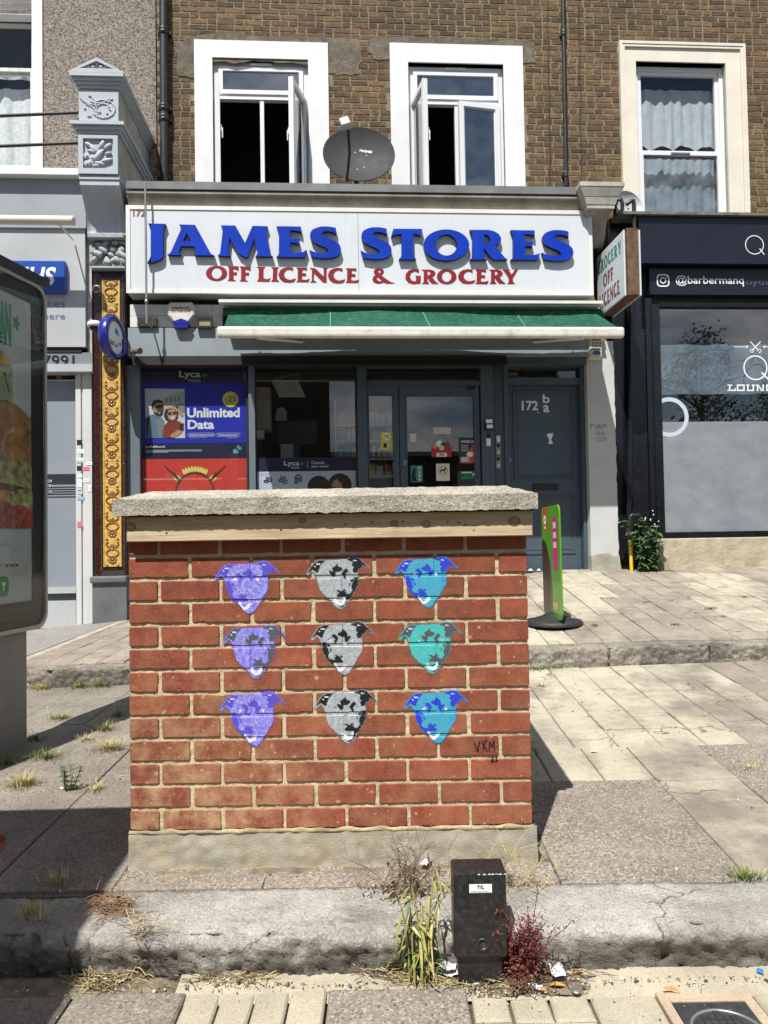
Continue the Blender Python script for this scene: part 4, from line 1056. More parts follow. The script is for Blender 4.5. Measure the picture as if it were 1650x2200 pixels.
# ------------------------------------------------------------------ awning
AD, AF = -.36, -1.05
ab0, ab1 = U(466, 714, AF), U(1341, 714, AF); abz0, abz1 = Z(900, 726, AF), Z(900, 702, AF)
atz = Z(880, 670, AD)
aw = thing('shop_awning', 'green canvas awning with grimy white front bar under the sign', 'awning', ((ab0+ab1)/2, AD, abz0))
mb = MB(); mb.bbox(ab0, ab1, AF-.03, AF+.05, abz0, abz1, .03, seg=3); part('front_bar', mb, M_awnbar, aw)
fu0, fu1 = ab0+.02, ab1-.03
def fab(u, v):
    x = fu0 + (fu1-fu0)*u; y = AD + (AF+.03-AD)*v
    z = atz + (abz1-.004-atz)*v - .06*math.sin(math.pi*v)*(.6+.5*math.sin(u*3.3*math.pi+.4)) + .016*noise.noise((u*9, v*2, 3)) + .007*noise.noise((u*34, v*3, 7))
    return (x, y, z - (.03*math.sin(u*2.6*math.pi+1.2)+.02)*(1-v)*.8)
mb = MB(); mb.grid(fab, 100, 16); part('canvas', mb, M_awn, aw)
mb = MB()
for uu in (.27, .52, .78):
    pts = [Vector(fab(uu, v/12)) + Vector((0,-.002,.004)) for v in range(13)]
    mb.add([p + Vector((s*.006,0,0)) for p in pts for s in (-1,1)], [(2*i, 2*i+1, 2*i+3, 2*i+2) for i in range(12)])
part('seam', mb, mat('awning seam', (.05,.26,.17), .8), aw)
czt = Z(870, 650, AD-.04); 
mb = MB(); mb.box(U(471,650,AD), U(1292,655,AD), AD-.05, AD+.16, czt-.006, czt+.026); part('cassette_lip', mb, M_alu, aw)
mb = MB(); mb.tube([(U(478,660,AD), AD+.09, atz+.02), (U(1300,662,AD), AD+.09, atz+.02)], .045, 12); part('roller', mb, M_awn, aw)
for s, a in ((1, fu0+.25), (-1, fu1-.25)):
    mb = MB(); mb.tube([(a, AD+.1, atz-.22), (a+s*.55, (AD+AF)/2+.06, atz-.40), (a+s*.12, AF+.06, abz0+.02)], .022, 8); part('folding_arm', mb, M_alu, aw)

# ------------------------------------------------------------------ satellite dish
dc = hit(771, 330, .10); nrm = Vector((-.06, -.97, .22)).normalized()
dish = thing('satellite_dish', 'large dark grey satellite dish standing on the cornice between two windows', 'satellite dish', (dc.x, dc.y, zc[0]))
q = nrm.to_track_quat('Z', 'X').to_matrix().to_4x4(); 
# roll so that the wide axis dips to one side like in the photograph
ax = Vector((1,0,-.26)); ax = (ax - nrm*ax.dot(nrm)).normalized(); ay = nrm.cross(ax)
QM = Matrix((( ax.x, ay.x, nrm.x, dc.x),(ax.y, ay.y, nrm.y, dc.y),(ax.z, ay.z, nrm.z, dc.z),(0,0,0,1)))
RX, RY = .42, .365
mb = MB(); prof = [(1e-4, -.075)] + [(k/10, -.075+.075*(k/10)**2) for k in range(1, 11)] + [(1.012, .002), (1.012, -.012), (1.0, -.014)] + [(k/10, -.10+.085*(k/10)**2) for k in range(9, 0, -1)]
mb.lathe(prof, (0,0,0), 'Z', 56, 0, True, RX, RY); mb.xf(QM); part('reflector', mb, M_dish, dish)
mb = MB(); text_into(mb, 'HUGHES', -.015, .135, .085, .115, 0, bold=.03); mb.v = [(x, z, -.074+.075*((x/RX)**2+(z/RY)**2)+.003) for x, y_, z in mb.v]; mb.xf(QM); part('lettering', mb, M_white, dish)
mb = MB()
for a, b in ((.08,.05),(-.06,.06),(.09,-.12),(.02,-.17)):
    mb.lathe([(1e-4,.004),(.006,.003),(.008,0)], (a, b, -.074+.075*((a/RX)**2+(b/RY)**2)+.001), 'Z', 8)
mb.xf(QM); part('bolt', mb, M_white, dish)
lnb = hit(742, 266, -.40); base = QM @ Vector((-.06, -RY*1.02, -.02)); b2 = hit(750, 385, .06)
mid = hit(751, 330, -.24)
mb = MB(); mb.tube([b2, base, base.lerp(mid,.5)+Vector((0,-.02,-.01)), mid, lnb+Vector((.03,.02,-.06))], .016, 8); part('feed_arm', mb, M_pipe, dish)
mb = MB(); mb.bbox(lnb.x-.055, lnb.x+.055, lnb.y-.04, lnb.y+.05, lnb.z-.05, lnb.z+.07, .012); mb.xf(Matrix.Translation(lnb) @ Matrix.Rotation(R(-18),4,'Y') @ Matrix.Rotation(R(-20),4,'X') @ Matrix.Translation(-lnb)); part('receiver', mb, M_dishl, dish)
mb = MB(); mb.tube([(dc.x-.03, dc.y+.12, dc.z-.05), (dc.x-.03, dc.y+.16, zc[0]+.02)], .028, 10); mb.box(dc.x-.13, dc.x+.07, dc.y+.05, dc.y+.27, zc[0]+.005, zc[0]+.03); part('mount', mb, M_pipe, dish)

# ------------------------------------------------------------------ projecting blade sign
bu0 = U(1341, 570, -.86); bu1 = bu0+.185; bz0, bz1 = Z(1341, 632, -.86), Z(1341, 496, -.86)
bl = thing('blade_sign', 'projecting box sign reading grocery off licence with rusty end', 'sign', ((bu0+bu1)/2, -.45, bz0))
mb = MB(); mb.box(bu0+.02, bu1-.02, -.84, -.06, bz0, bz1); part('sign_box', mb, M_rust, bl)
for a in (bu0, bu1-.018):
    mb = MB(); mb.bbox(a, a+.018, -.86, -.05, bz0-.015, bz1+.015, .005); part('face_panel', mb, M_signw, bl)
mb = MB(); mb.box(bu0+.032, bu1-.032, -.868, -.842, bz0-.006, bz1+.03); part('end_plate', mb, M_rust, bl)
def norm_glyph(polys):
    xs = [p[0] for p in polys[0]]; ys = [p[1] for p in polys[0]]; h = max(ys)-min(ys)
    return [[((x-min(xs))/h, (max(ys)-y)/h) for x, y in q] for q in polys], (max(xs)-min(xs))/h
GL = {'O': [ell(122,130,90,78), ell(124,130,48,58)], 'F': [LF], 'L': [LL], 'I': [LI], 'C': [LC], 'E': [LE], 'N': [LN], 'G': [LG], 'R': LR, 'Y': [LY]}
def serif(mb, s, place, width, height):
    gs = [norm_glyph(GL[c]) for c in s]; tot = sum(g[1] for g in gs) + .12*(len(s)-1); k = width/tot; x = 0
    for polys, w_ in gs:
        qs = [[(( x+px)*k, py*height) for px, py in q] for q in polys]; x += w_+.12
        tri = tessellate_polygon([[Vector((a, b, 0)) for a, b in q] for q in qs]); fl = [p for q in qs for p in q]
        mb.add([place(a, b) for a, b in fl], tri)
L = .74; dz = bz1-bz0
def plc(s0, z0, slope=0.0): return lambda a, b: (bu0-.003, -.09-s0-a, bz0+z0+b+slope*a)
mb = MB(); serif(mb, 'GROCERY', plc(.0, dz*.70), .70, dz*.20); part('lettering', mb, mat('green vinyl', (.02,.22,.15), .5), bl)
mb = MB(); serif(mb, 'OFF', plc(.16, dz*.40), .30, dz*.21); serif(mb, 'LICENCE', plc(.02, dz*.08), .62, dz*.23); part('lettering', mb, M_dred, bl)

# ------------------------------------------------------------------ small fittings under the sign
bd = -.12
a = rect(280, 655, 478, 703, bd)
mb = MB(); mb.box(a[0], a[1], bd-.01, bd+.06, a[2], (a[2]+a[3])/2-.002); mb.box(a[0], a[1], bd-.008, bd+.06, (a[2]+a[3])/2+.002, a[3])
solo('backing_board', mb, M_whiteb, 'dirty white backing board under the sign behind the alarm box', 'board', base=(a[0], bd, a[2]))
ac = rect(358, 649, 420, 702, -0.22)
t = thing('alarm_box', 'white hexagonal alarm box with blue lens below the white sign', 'alarm box', ((ac[0]+ac[1])/2, -0.13, ac[2]))
w_, h_ = ac[1]-ac[0], ac[3]-ac[2]
P = [(.12,1),(.88,1),(1,.80),(.97,.52),(.70,.12),(.62,0),(.38,0),(.30,.12),(.03,.52),(0,.80)]
mb = MB(); mb.prism([(ac[0]+x*w_, ac[2]+y*h_) for x, y in P], -0.21, -0.13); mb.prism([(ac[0]+(.5+(x-.5)*.9)*w_, ac[2]+(.5+(y-.5)*.9)*h_) for x, y in P], -0.222, -0.21); part('cover', mb, mat('cream alarm plastic', (.62,.61,.55), .4), t)
mb = MB(); mb.prism([(ac[0]+x*w_, ac[2]+y*h_) for x, y in [(.22,.12),(.78,.12),(.80,.20),(.5,.33),(.20,.20)]], -0.23, -0.215); mb.prism([(ac[0]+x*w_, ac[2]+y*h_) for x, y in [(.3,-.04),(.7,-.04),(.78,.12),(.22,.12)]], -0.226, -0.14); part('lens', mb, M_pvcblue, t)
mb = MB(); text_into(mb, 'man', ac[0]+.18*w_, ac[0]+.46*w_, ac[2]+.70*h_, ac[2]+.80*h_, -0.2235, bold=.02); text_into(mb, 'nit', ac[0]+.59*w_, ac[0]+.80*w_, ac[2]+.70*h_, ac[2]+.84*h_, -0.2235, bold=.02)
text_into(mb, '020 3086 8796', ac[0]+.16*w_, ac[0]+.84*w_, ac[2]+.58*h_, ac[2]+.65*h_, -0.2235, bold=.02); part('lettering', mb, M_dred, t)
mb = MB(); mb.prism([[(ac[0]+.52*w_+.045*w_*math.cos(k*.4), ac[2]+.755*h_+.05*h_*math.sin(k*.4)) for k in range(16)], [(ac[0]+.52*w_+.02*w_*math.cos(k*.8), ac[2]+.755*h_+.022*h_*math.sin(k*.8)) for k in range(8)]], -0.2236); part('letter_ring', mb, M_red, t)
af = rect(422, 681, 456, 704, -0.2)
t = thing('floodlight', 'small black framed floodlight beside the hexagonal alarm box', 'floodlight', ((af[0]+af[1])/2, -0.13, af[2]))
mb = MB(); mb.frame(af[0], af[1], -0.21, -0.17, af[2], af[3], .02); mb.box(af[0]+.01, af[1]-.01, -0.17, -0.13, af[2]+.01, af[3]-.01); part('housing', mb, M_cable, t)
mb = MB(); mb.sheet(af[0]+.02, af[1]-.02, af[2]+.02, af[3]-.02, -0.192); part('lens', mb, mat('floodlight lens', (.30,.28,.17), .3), t)
aj = rect(295, 683, 337, 702, -0.18)
mb = MB(); mb.bbox(aj[0], aj[1], -0.19, -0.13, aj[2], aj[3], .006); solo('junction_box', mb, mat('smoked junction box', (.05,.045,.04), .3, .5, 30), 'small brown junction box at the foot of the sign pole', 'junction box', base=(aj[0], -0.13, aj[2]))
p0, p1 = hit(312, 392, -.42), hit(314, 695, -.42)
mb = MB(); mb.tube([(p0.x, -.42, p0.z), (p0.x+.004, -.42, p1.z)], .012, 8); mb.lathe([(.012,-.02),(.02,-.015),(.02,.015),(.012,.02)], (p0.x+.003, -.42, Z(313,648,-.42)), 'Z', 8); mb.tube([(p0.x+.004, -.42, p1.z+.02), (p0.x+.004, -.08, p1.z+.02)], .010, 6)
solo('sign_pole', mb, M_metal, 'thin vertical metal pole running down in front of the sign', 'pole', base=(p0.x, -.42, p1.z))
# ================================================================== shop front
FLOOR = .30
def prect(mb, px0, py0, px1, py1, d0, d1, m=0, dref=None):
    a = rect(px0, py0, px1, py1, d0 if dref is None else dref); mb.box(a[0], a[1], d0, d1, a[2], a[3], m); return a
def psheet(mb, px0, py0, px1, py1, d, m=0):
    a = rect(px0, py0, px1, py1, d); mb.sheet(a[0], a[1], a[2], a[3], d, m); return a
def ptext(mb, s, px0, py0, px1, py1, d, m=0, **k):
    a = rect(px0, py0, px1, py1, d); return text_into(mb, s, a[0], a[1], a[2], a[3], d, m, **k)
def ppoly(mb, pts, d, m=0, d1=None):
    q = [(lambda p: (p.x, p.z))(hit(x, y, d)) for x, y in pts]; return mb.prism(q, d, d1, m)
def disc(mb, px, py, r, d, m=0, n=24, rin=None, ry=None):
    c = hit(px, py, d); k = (c.y*0+ (FAC @ c).y)/FPX
    o = [(c.x+r*k*math.cos(2*math.pi*i/n), c.z+(ry or r)*k*math.sin(2*math.pi*i/n)) for i in range(n)]
    if rin: mb.prism([o, [(c.x+rin*k*math.cos(2*math.pi*i/n), c.z+rin*k*math.sin(2*math.pi*i/n)) for i in range(n)]], d, None, m)
    else: mb.prism(o, d, None, m)
    return mb

shop = thing('grocery_shop', 'dark grey framed grocery shop front under the green awning', 'shop front', (0, .1, FLOOR))
# fascia boards
mb = MB(); bm_ = prect(mb, 275, 705, 1262, 765, -.15, .10); part('fascia_board', mb, M_greyl, shop)
zsh0 = Z(690, 784, -.17); zsh1 = bm_[2]-.002
mb = MB(); mb.box(U(284,775,-.17), U(1088,775,-.17), -.17, .10, zsh0+.02, zsh1); mb.box(U(284,775,-.17), U(1088,775,-.17), -.185, -.12, zsh0, zsh0+.02); part('shutter_box', mb, M_cable, shop)
mb = MB(); prect(mb, 1088, 766, 1262, 782, -.10, .10); part('door_fascia', mb, M_door, shop)
# frame posts
def post(px0, px1, d0, d1, m, py0=784, py1=1260, name='frame_post', lab=None):
    mb = MB(); a = U(px0, 900, d0); b = U(px1, 900, d0); mb.bbox(a, b, d0, d1, FLOOR, Z((px0+px1)/2, py0, d0), .004); return part(name, mb, m, shop, label=lab)
post(272, 300, -.05, .12, M_greyp)
post(534, 548, -.02, .10, M_greyp)
post(768, 789, -.02, .10, M_door)
post(1034, 1062, -.03, .12, M_door); post(1062, 1088, .03, .14, M_door)
zst = .98
mb = MB(); mb.box(U(300,900,0), U(534,900,0), .0, .09, FLOOR, zst); mb.box(U(548,900,0), U(768,900,0), .0, .09, FLOOR, zst); part('stall_riser', mb, M_greyp, shop)
def pane(px0, py0, px1, py1, d, m=None, z0=None, par=None):
    a = rect(px0, py0, px1, py1, d); mb = MB(); mb.sheet(a[0], a[1], z0 if z0 else a[2], a[3], d); return part('pane', mb, m or M_glassr, par or shop)
pane(300, 786, 534, 1150, .03, z0=zst); pane(548, 786, 768, 1150, .03, z0=zst)
mb = MB(); a = rect(300, 784, 534, 1150, .02); mb.frame(a[0], a[1], .01, .05, zst, a[3], .022); a = rect(548, 784, 768, 1150, .02); mb.frame(a[0], a[1], .01, .05, zst, a[3], .02); part('window_frame', mb, M_cable, shop)
# transom light and shop door
mb = MB(); prect(mb, 789, 818, 1034, 829, -.005, .09); prect(mb, 789, 784, 1034, 788, -.005, .09); part('transom', mb, M_door, shop)
pane(789, 788, 1034, 818, .04)
def leaf(px0, px1, py0, py1, gl, d, name, lab):
    a = rect(px0, py0, px1, py1, d); g = rect(*gl, d); zb = .85
    mb = MB(); mb.box(a[0], g[0], d, d+.05, zb, a[3]); mb.box(g[1], a[1], d, d+.05, zb, a[3]); mb.box(g[0], g[1], d, d+.05, g[3], a[3]); mb.box(g[0], g[1], d, d+.05, zb, zb+.2)
    mb.frame(g[0]-.012, g[1]+.012, d-.008, d, zb+.188, g[3]+.012, .012)
    o = part(name, mb, M_door, shop, label=lab); mb = MB(); mb.sheet(g[0], g[1], zb+.2, g[3], d+.025); part('pane', mb, M_glassr, o); return o
sl_ = leaf(791, 858, 830, 1150, (795, 849, 845, 1150), .01, 'side_light', 'narrow glazed side leaf')
dl_ = leaf(860, 1032, 830, 1150, (876, 850, 1020, 1150), .01, 'shop_door', 'glazed shop door with stickers')
for ob, px in ((sl_, 869), (dl_, 1027)):
    pass
mb = MB(); p = hit(870, 993, -.005); mb.bbox(p.x-.014, p.x+.014, -.012, .01, p.z-.03, p.z+.03, .006); mb.tube([(p.x, -.012, p.z+.01), (p.x, -.03, p.z+.01), (p.x+.03, -.03, p.z+.005)], .006, 6); part('handle', mb, M_metal, dl_)
mb = MB(); a = rect(1005, 829, 1020, 837, -.01); mb.bbox(a[0], a[1], -.02, .01, a[2], a[3], .004); part('closer', mb, M_cable, dl_)
# interior
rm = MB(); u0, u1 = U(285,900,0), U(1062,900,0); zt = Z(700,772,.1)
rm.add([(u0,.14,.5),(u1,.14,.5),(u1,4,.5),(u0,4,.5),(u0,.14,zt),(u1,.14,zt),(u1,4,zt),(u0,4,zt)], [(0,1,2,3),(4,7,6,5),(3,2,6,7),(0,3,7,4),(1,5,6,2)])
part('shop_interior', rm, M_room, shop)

# ---- entrance door of the flats
ent = thing('flat_door', 'slate blue panelled entrance door numbered 172 beside the shop', 'door', (U(1175,1100,.08), .1, .8))
d = .10
mb = MB(); zb = Z(1175, 1229, 0)
fl, fr_ = U(1086,1000,.0), U(1262,1000,.0); ztop = Z(1175, 783, .0)
mb.box(fl, fl+.05, .0, .16, zb, ztop); mb.box(fr_-.06, fr_, .0, .16, zb, ztop); mb.box(fl+.05, fr_-.06, .02, .16, zb, zb+.03)
zt1, zt2 = Z(1175, 813, .02), Z(1175, 822, .02); mb.box(fl+.05, fr_-.06, .02, .15, zt2-.02, zt1+.01); mb.box(fl+.05, fr_-.06, .015, .15, ztop-.03, ztop)
part('door_frame', mb, M_door, ent)
mb = MB(); mb.sheet(fl+.05, fr_-.06, zt1, ztop-.02, .09); part('transom_pane', mb, M_glassr, ent)
mb = MB(); mb.box(fl+.05, fr_-.06, .2, .3, zt1-.05, ztop); part('transom_backing', mb, M_room, ent)
lx0, lx1, lz1 = fl+.055, fr_-.065, zt2-.025
mb = MB(); mb.box(lx0, lx1, d, d+.05, zb+.033, lz1)
pu = rect(1103, 840, 1231, 1028, d); plw = rect(1103, 1066, 1234, 1190, d)
for q in (pu, plw):
    q = (max(q[0], lx0+.05), min(q[1], lx1-.06), q[2], q[3])
    mb.frame(q[0], q[1], d-.012, d, q[2], q[3], .016); mb.box(q[0]+.05, q[1]-.05, d-.006, d, q[2]+.05, q[3]-.05)
part('leaf', mb, M_door, ent)
mb = MB(); a = rect(1145, 1040, 1199, 1053, d-.01); mb.bbox(a[0], a[1], d-.02, d, a[2], a[3], .004); part('letter_plate', mb, M_cable, ent)
mb = MB(); ptext(mb, '172', 1121, 861, 1156, 882, d-.014, bold=.025); ptext(mb, 'b', 1166, 847, 1181, 866, d-.014, bold=.02); ptext(mb, 'a', 1167, 870, 1180, 886, d-.014, bold=.02); part('number', mb, M_white, ent)
mb = MB(); ppoly(mb, [(1176,932),(1188,930),(1187,938),(1184,944),(1188,953),(1178,954),(1180,944),(1175,936)], d-.013); ppoly(mb, [(1154,885),(1158,885),(1157,888)], d-.013); part('torn_sticker', mb, M_white, ent)
mb = MB(); p = hit(1096, 987, d-.01); mb.bbox(p.x-.012, p.x+.016, d-.015, d, p.z-.03, p.z+.03, .006); part('lock', mb, M_metal, ent)
mb = MB(); a = rect(1090, 800, 1112, 810, .085); mb.sheet(a[0], a[1], a[2], a[3], .08); part('number_sticker', mb, mat('faded gold print', (.25,.17,.03), .6, .6, 60), ent)
mb = MB()
for (px, s_) in ((1140,.03),(1158,.025)): p = hit(px, 1226, -.01); mb.prism([(p.x-s_, p.z), (p.x+s_, p.z), (p.x+s_*.5, p.z+.02), (p.x-s_*.2, p.z+.026)], -.006, -.001)
part('peeled_paint', mb, M_white, ent)
# intercoms on the mid post
def intercom(label, px0, py0, px1, py1, btn):
    a = rect(px0, py0, px1, py1, .0); t = thing('intercom', label, 'intercom', ((a[0]+a[1])/2, .02, a[2]))
    mb = MB(); mb.bbox(a[0], a[1], .0, .03, a[2], a[3], .005); part('case', mb, mat('grey intercom plastic', (.28,.29,.29), .45), t)
    mb = MB(); h = a[3]-a[2]; x = (a[0]+a[1])/2; w_ = (a[1]-a[0])*.3
    mb.box(x-w_, x+w_, -.004, .0, a[2]+h*.62, a[2]+h*.9); part('speaker_grille', mb, M_cable, t)
    mb = MB(); mb.lathe([(1e-4,-.008),(w_*.8,-.008),(w_*.8,0)], (x, 0, a[2]+h*.25), 'Y', 12); part('button', mb, M_white, t)
intercom('upper grey intercom with camera lens on the slim post by the flat door', 1065, 951, 1076, 978, 1)
intercom('lower grey intercom beneath its twin by the flat door', 1065, 979, 1076, 1006, 1)
mb = MB(); a = rect(1066, 935, 1075, 951, .015); mb.bbox(a[0], a[1], .01, .03, a[2], a[3], .01); solo('door_bell', mb, M_white, 'small oval white door bell above the two intercoms', 'door bell', base=(a[0], .02, a[2]))
t = thing('key_safe', 'black key safe with torn paper stickers on the post by the shop door', 'key safe', (U(1050,910,-.04), -.03, Z(1050,925,-.04)))
mb = MB(); a = rect(1041, 903, 1060, 924, -.05); mb.bbox(a[0], a[1], -.07, -.03, a[2], a[3], .008); part('case', mb, M_cable, t)
mb = MB(); psheet(mb, 1044, 901, 1058, 909, -.073); psheet(mb, 1046, 912, 1059, 920, -.073); part('sticker', mb, M_white, t)
mb = MB(); psheet(mb, 1045, 942, 1054, 958, -.033); psheet(mb, 1045, 930, 1054, 940, -.0335, 1); solo('paper_note', mb, [M_white, M_cable], 'small white paper note stuck on the post under the key safe', 'note', base=(a[0], -.033, Z(1050,958,-.033)))

# ---- posters (flat print behind the glass)
PD_ = .052
def poster(name, label, cat='poster', base=(0,0,0)): return thing(name, label, cat, base)
M_pnavy = flat('navy print', (.008,.010,.045)); M_pblue = flat('royal blue print', (.010,.020,.42)); M_pred = flat('scarlet print', (.62,.045,.03)); M_pyel = flat('yellow print', (.80,.68,.14))
M_pgrn = flat('green print', (.015,.30,.15)); M_pskin = flat('skin print', (.50,.27,.17)); M_phair = flat('dark hair print', (.035,.02,.015)); M_pdenim = flat('denim print', (.12,.20,.30)); M_prust = flat('rust red print', (.26,.035,.015)); M_ppale = flat('pale street print', (.66,.66,.64)); M_pgrey = flat('light grey print', (.50,.53,.55)); M_plav = flat('lavender print', (.58,.62,.76))
po = poster('phone_poster', 'tall navy and blue window poster advertising unlimited data with a smiling couple', base=(U(415,985,PD_), PD_, Z(415,985,PD_)))
mb = MB(); psheet(mb, 303, 786, 533, 985, PD_+.002, 0); psheet(mb, 303, 822, 533, 952, PD_, 1); part('sheet', mb, [M_pnavy, M_pblue], po)
e = PD_-.002
mb = MB(); ptext(mb, 'Lyca', 385, 796, 431, 815, e, 0, bold=.015); ptext(mb, 'Mobile', 405, 814, 431, 821, e-.0003, 1); ppoly(mb, [(436,801),(447,806),(436,812)], e-.0006, 2)
ptext(mb, 'Unlimited', 402, 876, 515, 897, e, 0, bold=.035); ptext(mb, 'Data', 403, 902, 460, 922, e, 0, bold=.035)
ptext(mb, 'LycaMobile.co.uk', 312, 957, 355, 963, e, 0, bold=.02)
for k in range(3): psheet(mb, 313, 966.5+2.2*k, (434,434,362)[k], 967.6+2.2*k, e, 1)
ptext(mb, 'Unlimited UK minutes and UK texts', 407, 932, 459, 936, e, 0, bold=.02); ptext(mb, '100 international minutes*', 469, 932, 511, 936, e, 0, bold=.02)
ptext(mb, 'EU Roaming at no extra charge', 407, 939, 444, 942, e, 1); ptext(mb, '30-day plan', 487, 939, 511, 942, e, 1)
for x0, x1 in ((403,462),(464,516)):
    q = rect(x0, 930, x1, 938, e); rr = (q[3]-q[2])/2
    def capsule(k): return [(q[0]+rr-rr*k*math.sin(a), (q[2]+q[3])/2+rr*k*math.cos(a)) for a in [math.pi*i/8 for i in range(9)]] + [(q[1]-rr+rr*k*math.sin(a), (q[2]+q[3])/2-rr*k*math.cos(a)) for a in [math.pi*i/8 for i in range(9)]]
    mb.prism([capsule(1), capsule(.86)], e-.0002, None, 0)
part('lettering', mb, [M_white, M_pgrey, M_pgrn], po)
mb = MB(); disc(mb, 495, 858, 17, e, 0); part('price_badge', mb, M_pyel, po)
mb = MB(); ptext(mb, '£', 484, 855, 489, 863, e-.001, 0); ptext(mb, '25', 490, 851, 507, 863, e-.001, 0, bold=.01); ptext(mb, '30 days', 488, 865, 503, 869, e-.001, 0); part('price', mb, M_blackp, po)
mb = MB(); disc(mb, 505, 969, 4, e, 0, 14, 2.2)
for r in (7, 9.5, 12):
    c = hit(507, 968, e); k = (FAC@c).y/FPX
    o = [(c.x+r*k*math.cos(a), c.z+r*k*math.sin(a)) for a in [.15+1.2*i/8 for i in range(9)]] + [(c.x+(r-1.2)*k*math.cos(a), c.z+(r-1.2)*k*math.sin(a)) for a in [.15+1.2*(8-i)/8 for i in range(9)]]; mb.prism(o, e, None, 0)
ptext(mb, '5G', 501, 968, 512, 974, e-.0004, 0, bold=.02); part('network_logo', mb, flat('pale cyan print', (.25,.55,.68)), po)
# couple photograph, in layered flat shapes
mb = MB(); e2 = e
def pz(x, y): return (300+x/6.735, 780+y/6.735)
def pp(pts, lv, m): ppoly(mb, [pz(*p) for p in pts], e2-.0005*lv, m)
pp([(75,368),(650,375),(658,1085),(90,1085)], 0, 0)
pp([(330,520),(480,440),(650,400),(655,760),(330,740)], 1, 6); pp([(470,620),(600,580),(652,590),(655,720),(480,720)], 2, 7)
for k in range(4): pp([(380+60*k,520-12*k),(405+60*k,515-12*k),(405+60*k,580-12*k),(380+60*k,585-12*k)], 3, 7)
pp([(85,800),(180,740),(300,770),(360,840),(340,1085),(95,1085)], 4, 1); pp([(230,800),(320,810),(350,900),(300,1085),(270,1085)], 5, 7); pp([(100,790),(150,760),(130,900),(115,1085),(95,1085)], 5, 2)
pp([(185,640),(200,570),(270,545),(340,580),(350,660),(335,730),(290,765),(230,750),(195,700)], 6, 3); pp([(175,660),(170,600),(200,545),(270,525),(325,545),(345,590),(300,572),(230,580),(200,620),(195,680)], 7, 2)
pp([(195,680),(225,720),(270,700),(335,690),(335,735),(300,772),(250,765),(205,730)], 7, 2); pp([(265,706),(325,700),(318,728),(280,734)], 8, 0); pp([(240,610),(345,605),(340,640),(300,645),(245,648)], 8, 2)
pp([(355,900),(420,840),(520,820),(600,860),(620,950),(560,1000),(500,1085),(330,1085)], 6, 4); pp([(440,1045),(560,960),(620,1000),(560,1050),(470,1082)], 8, 3); pp([(575,880),(640,870),(635,980),(580,975)], 9, 2)
pp([(350,760),(370,680),(430,640),(520,650),(560,720),(555,800),(500,850),(400,840),(365,810)], 7, 2); pp([(400,740),(420,680),(480,665),(530,700),(535,770),(510,820),(460,835),(415,800)], 8, 3)
pp([(405,715),(460,705),(465,750),(415,758)], 9, 2); pp([(475,705),(525,700),(528,745),(480,748)], 9, 2); pp([(440,780),(510,770),(490,805),(460,808)], 9, 0); pp([(365,660),(430,635),(520,640),(600,690),(640,760),(600,780),(550,700),(470,655),(400,668)], 9, 3)
part('couple_photo', mb, [M_ppale, M_pdenim, M_phair, M_pskin, M_prust, M_white, flat('pale building print', (.50,.50,.49)), flat('grey shirt print', (.22,.22,.22))], po)
# red poster with the sun emblem
po = poster('red_poster', 'red window poster with yellow rays and crossed blades', base=(U(415,1100,PD_), PD_, Z(415,1100,PD_)))
mb = MB(); psheet(mb, 303, 985.5, 533.5, 1120, PD_, 0); part('sheet', mb, M_pred, po)
cxp, cyp = 419, 1056
mb = MB()
for k in range(-6, 7):
    if abs(k) == 5: continue
    for a in ([k*.127] if abs(k) < 5 else [k*.145, k*.145+.11*(1 if k > 0 else -1)]):
        s, c = math.sin(a), math.cos(a)
        f = lambda r, t: (cxp + r*s + t*c, cyp - r*c + t*s)
        ppoly(mb, [f(43,-3),(f(50,-3.3)),f(56,0),f(50,3.3),f(43,3)], e, 0)
part('sun_ray', mb, M_pyel, po)
mb = MB(); disc(mb, cxp, cyp, 41.5, e, 0, 40, 39.5); disc(mb, cxp, cyp, 38.5, e, 0, 40, 37.6)
for s in (-1, 1):
    f = lambda x, y: (cxp + s*x, y)
    ppoly(mb, [f(34,1028),f(67,998),f(64,1004),f(46,1022),f(37,1032)], e-.0008, 0); ppoly(mb, [f(32,1030),f(45,1014),f(49,1018),f(38,1033)], e-.0012, 0)
part('emblem_lines', mb, M_phair, po)
# lower poster in the second window
po = poster('connect_poster', 'navy and white window poster with three large foreign letters', base=(U(658,1100,PD_), PD_, Z(658,1100,PD_)))
mb = MB(); psheet(mb, 549, 983, 768, 1012, PD_, 0); psheet(mb, 549, 1012.3, 768, 1110, PD_, 1); part('sheet', mb, [M_pnavy, M_plav], po)
mb = MB(); ptext(mb, 'Lyca', 610, 990, 643, 1003, e, 0, bold=.015); ptext(mb, 'Mobile', 625, 1002, 643, 1007, e, 0); ppoly(mb, [(646,992),(654,996),(646,1000)], e, 1); psheet(mb, 660, 991, 660.8, 1006, e, 0)
ptext(mb, 'Connect', 669, 990, 697, 997, e, 0, bold=.01); ptext(mb, 'your world', 669, 999, 705, 1006, e, 0, bold=.01); part('lettering', mb, [M_white, M_pgrn], po)
mb = MB(); a = rect(561, 1017, 755, 1090, e); mb.frame(a[0], a[1], e-.0004, e, a[2], a[3], .004); part('border_line', mb, M_pgrey, po)
mb = MB()
for s, x0, x1, y0, y1 in (('அ', 566, 584, 1024, 1038), ('ஆ', 598, 618, 1022, 1040), ('இ', 632, 649, 1020, 1040)): ptext(mb, s, x0, y0, x1, y1, e, 0, bold=.03)
part('foreign_letter', mb, M_blackp, po)
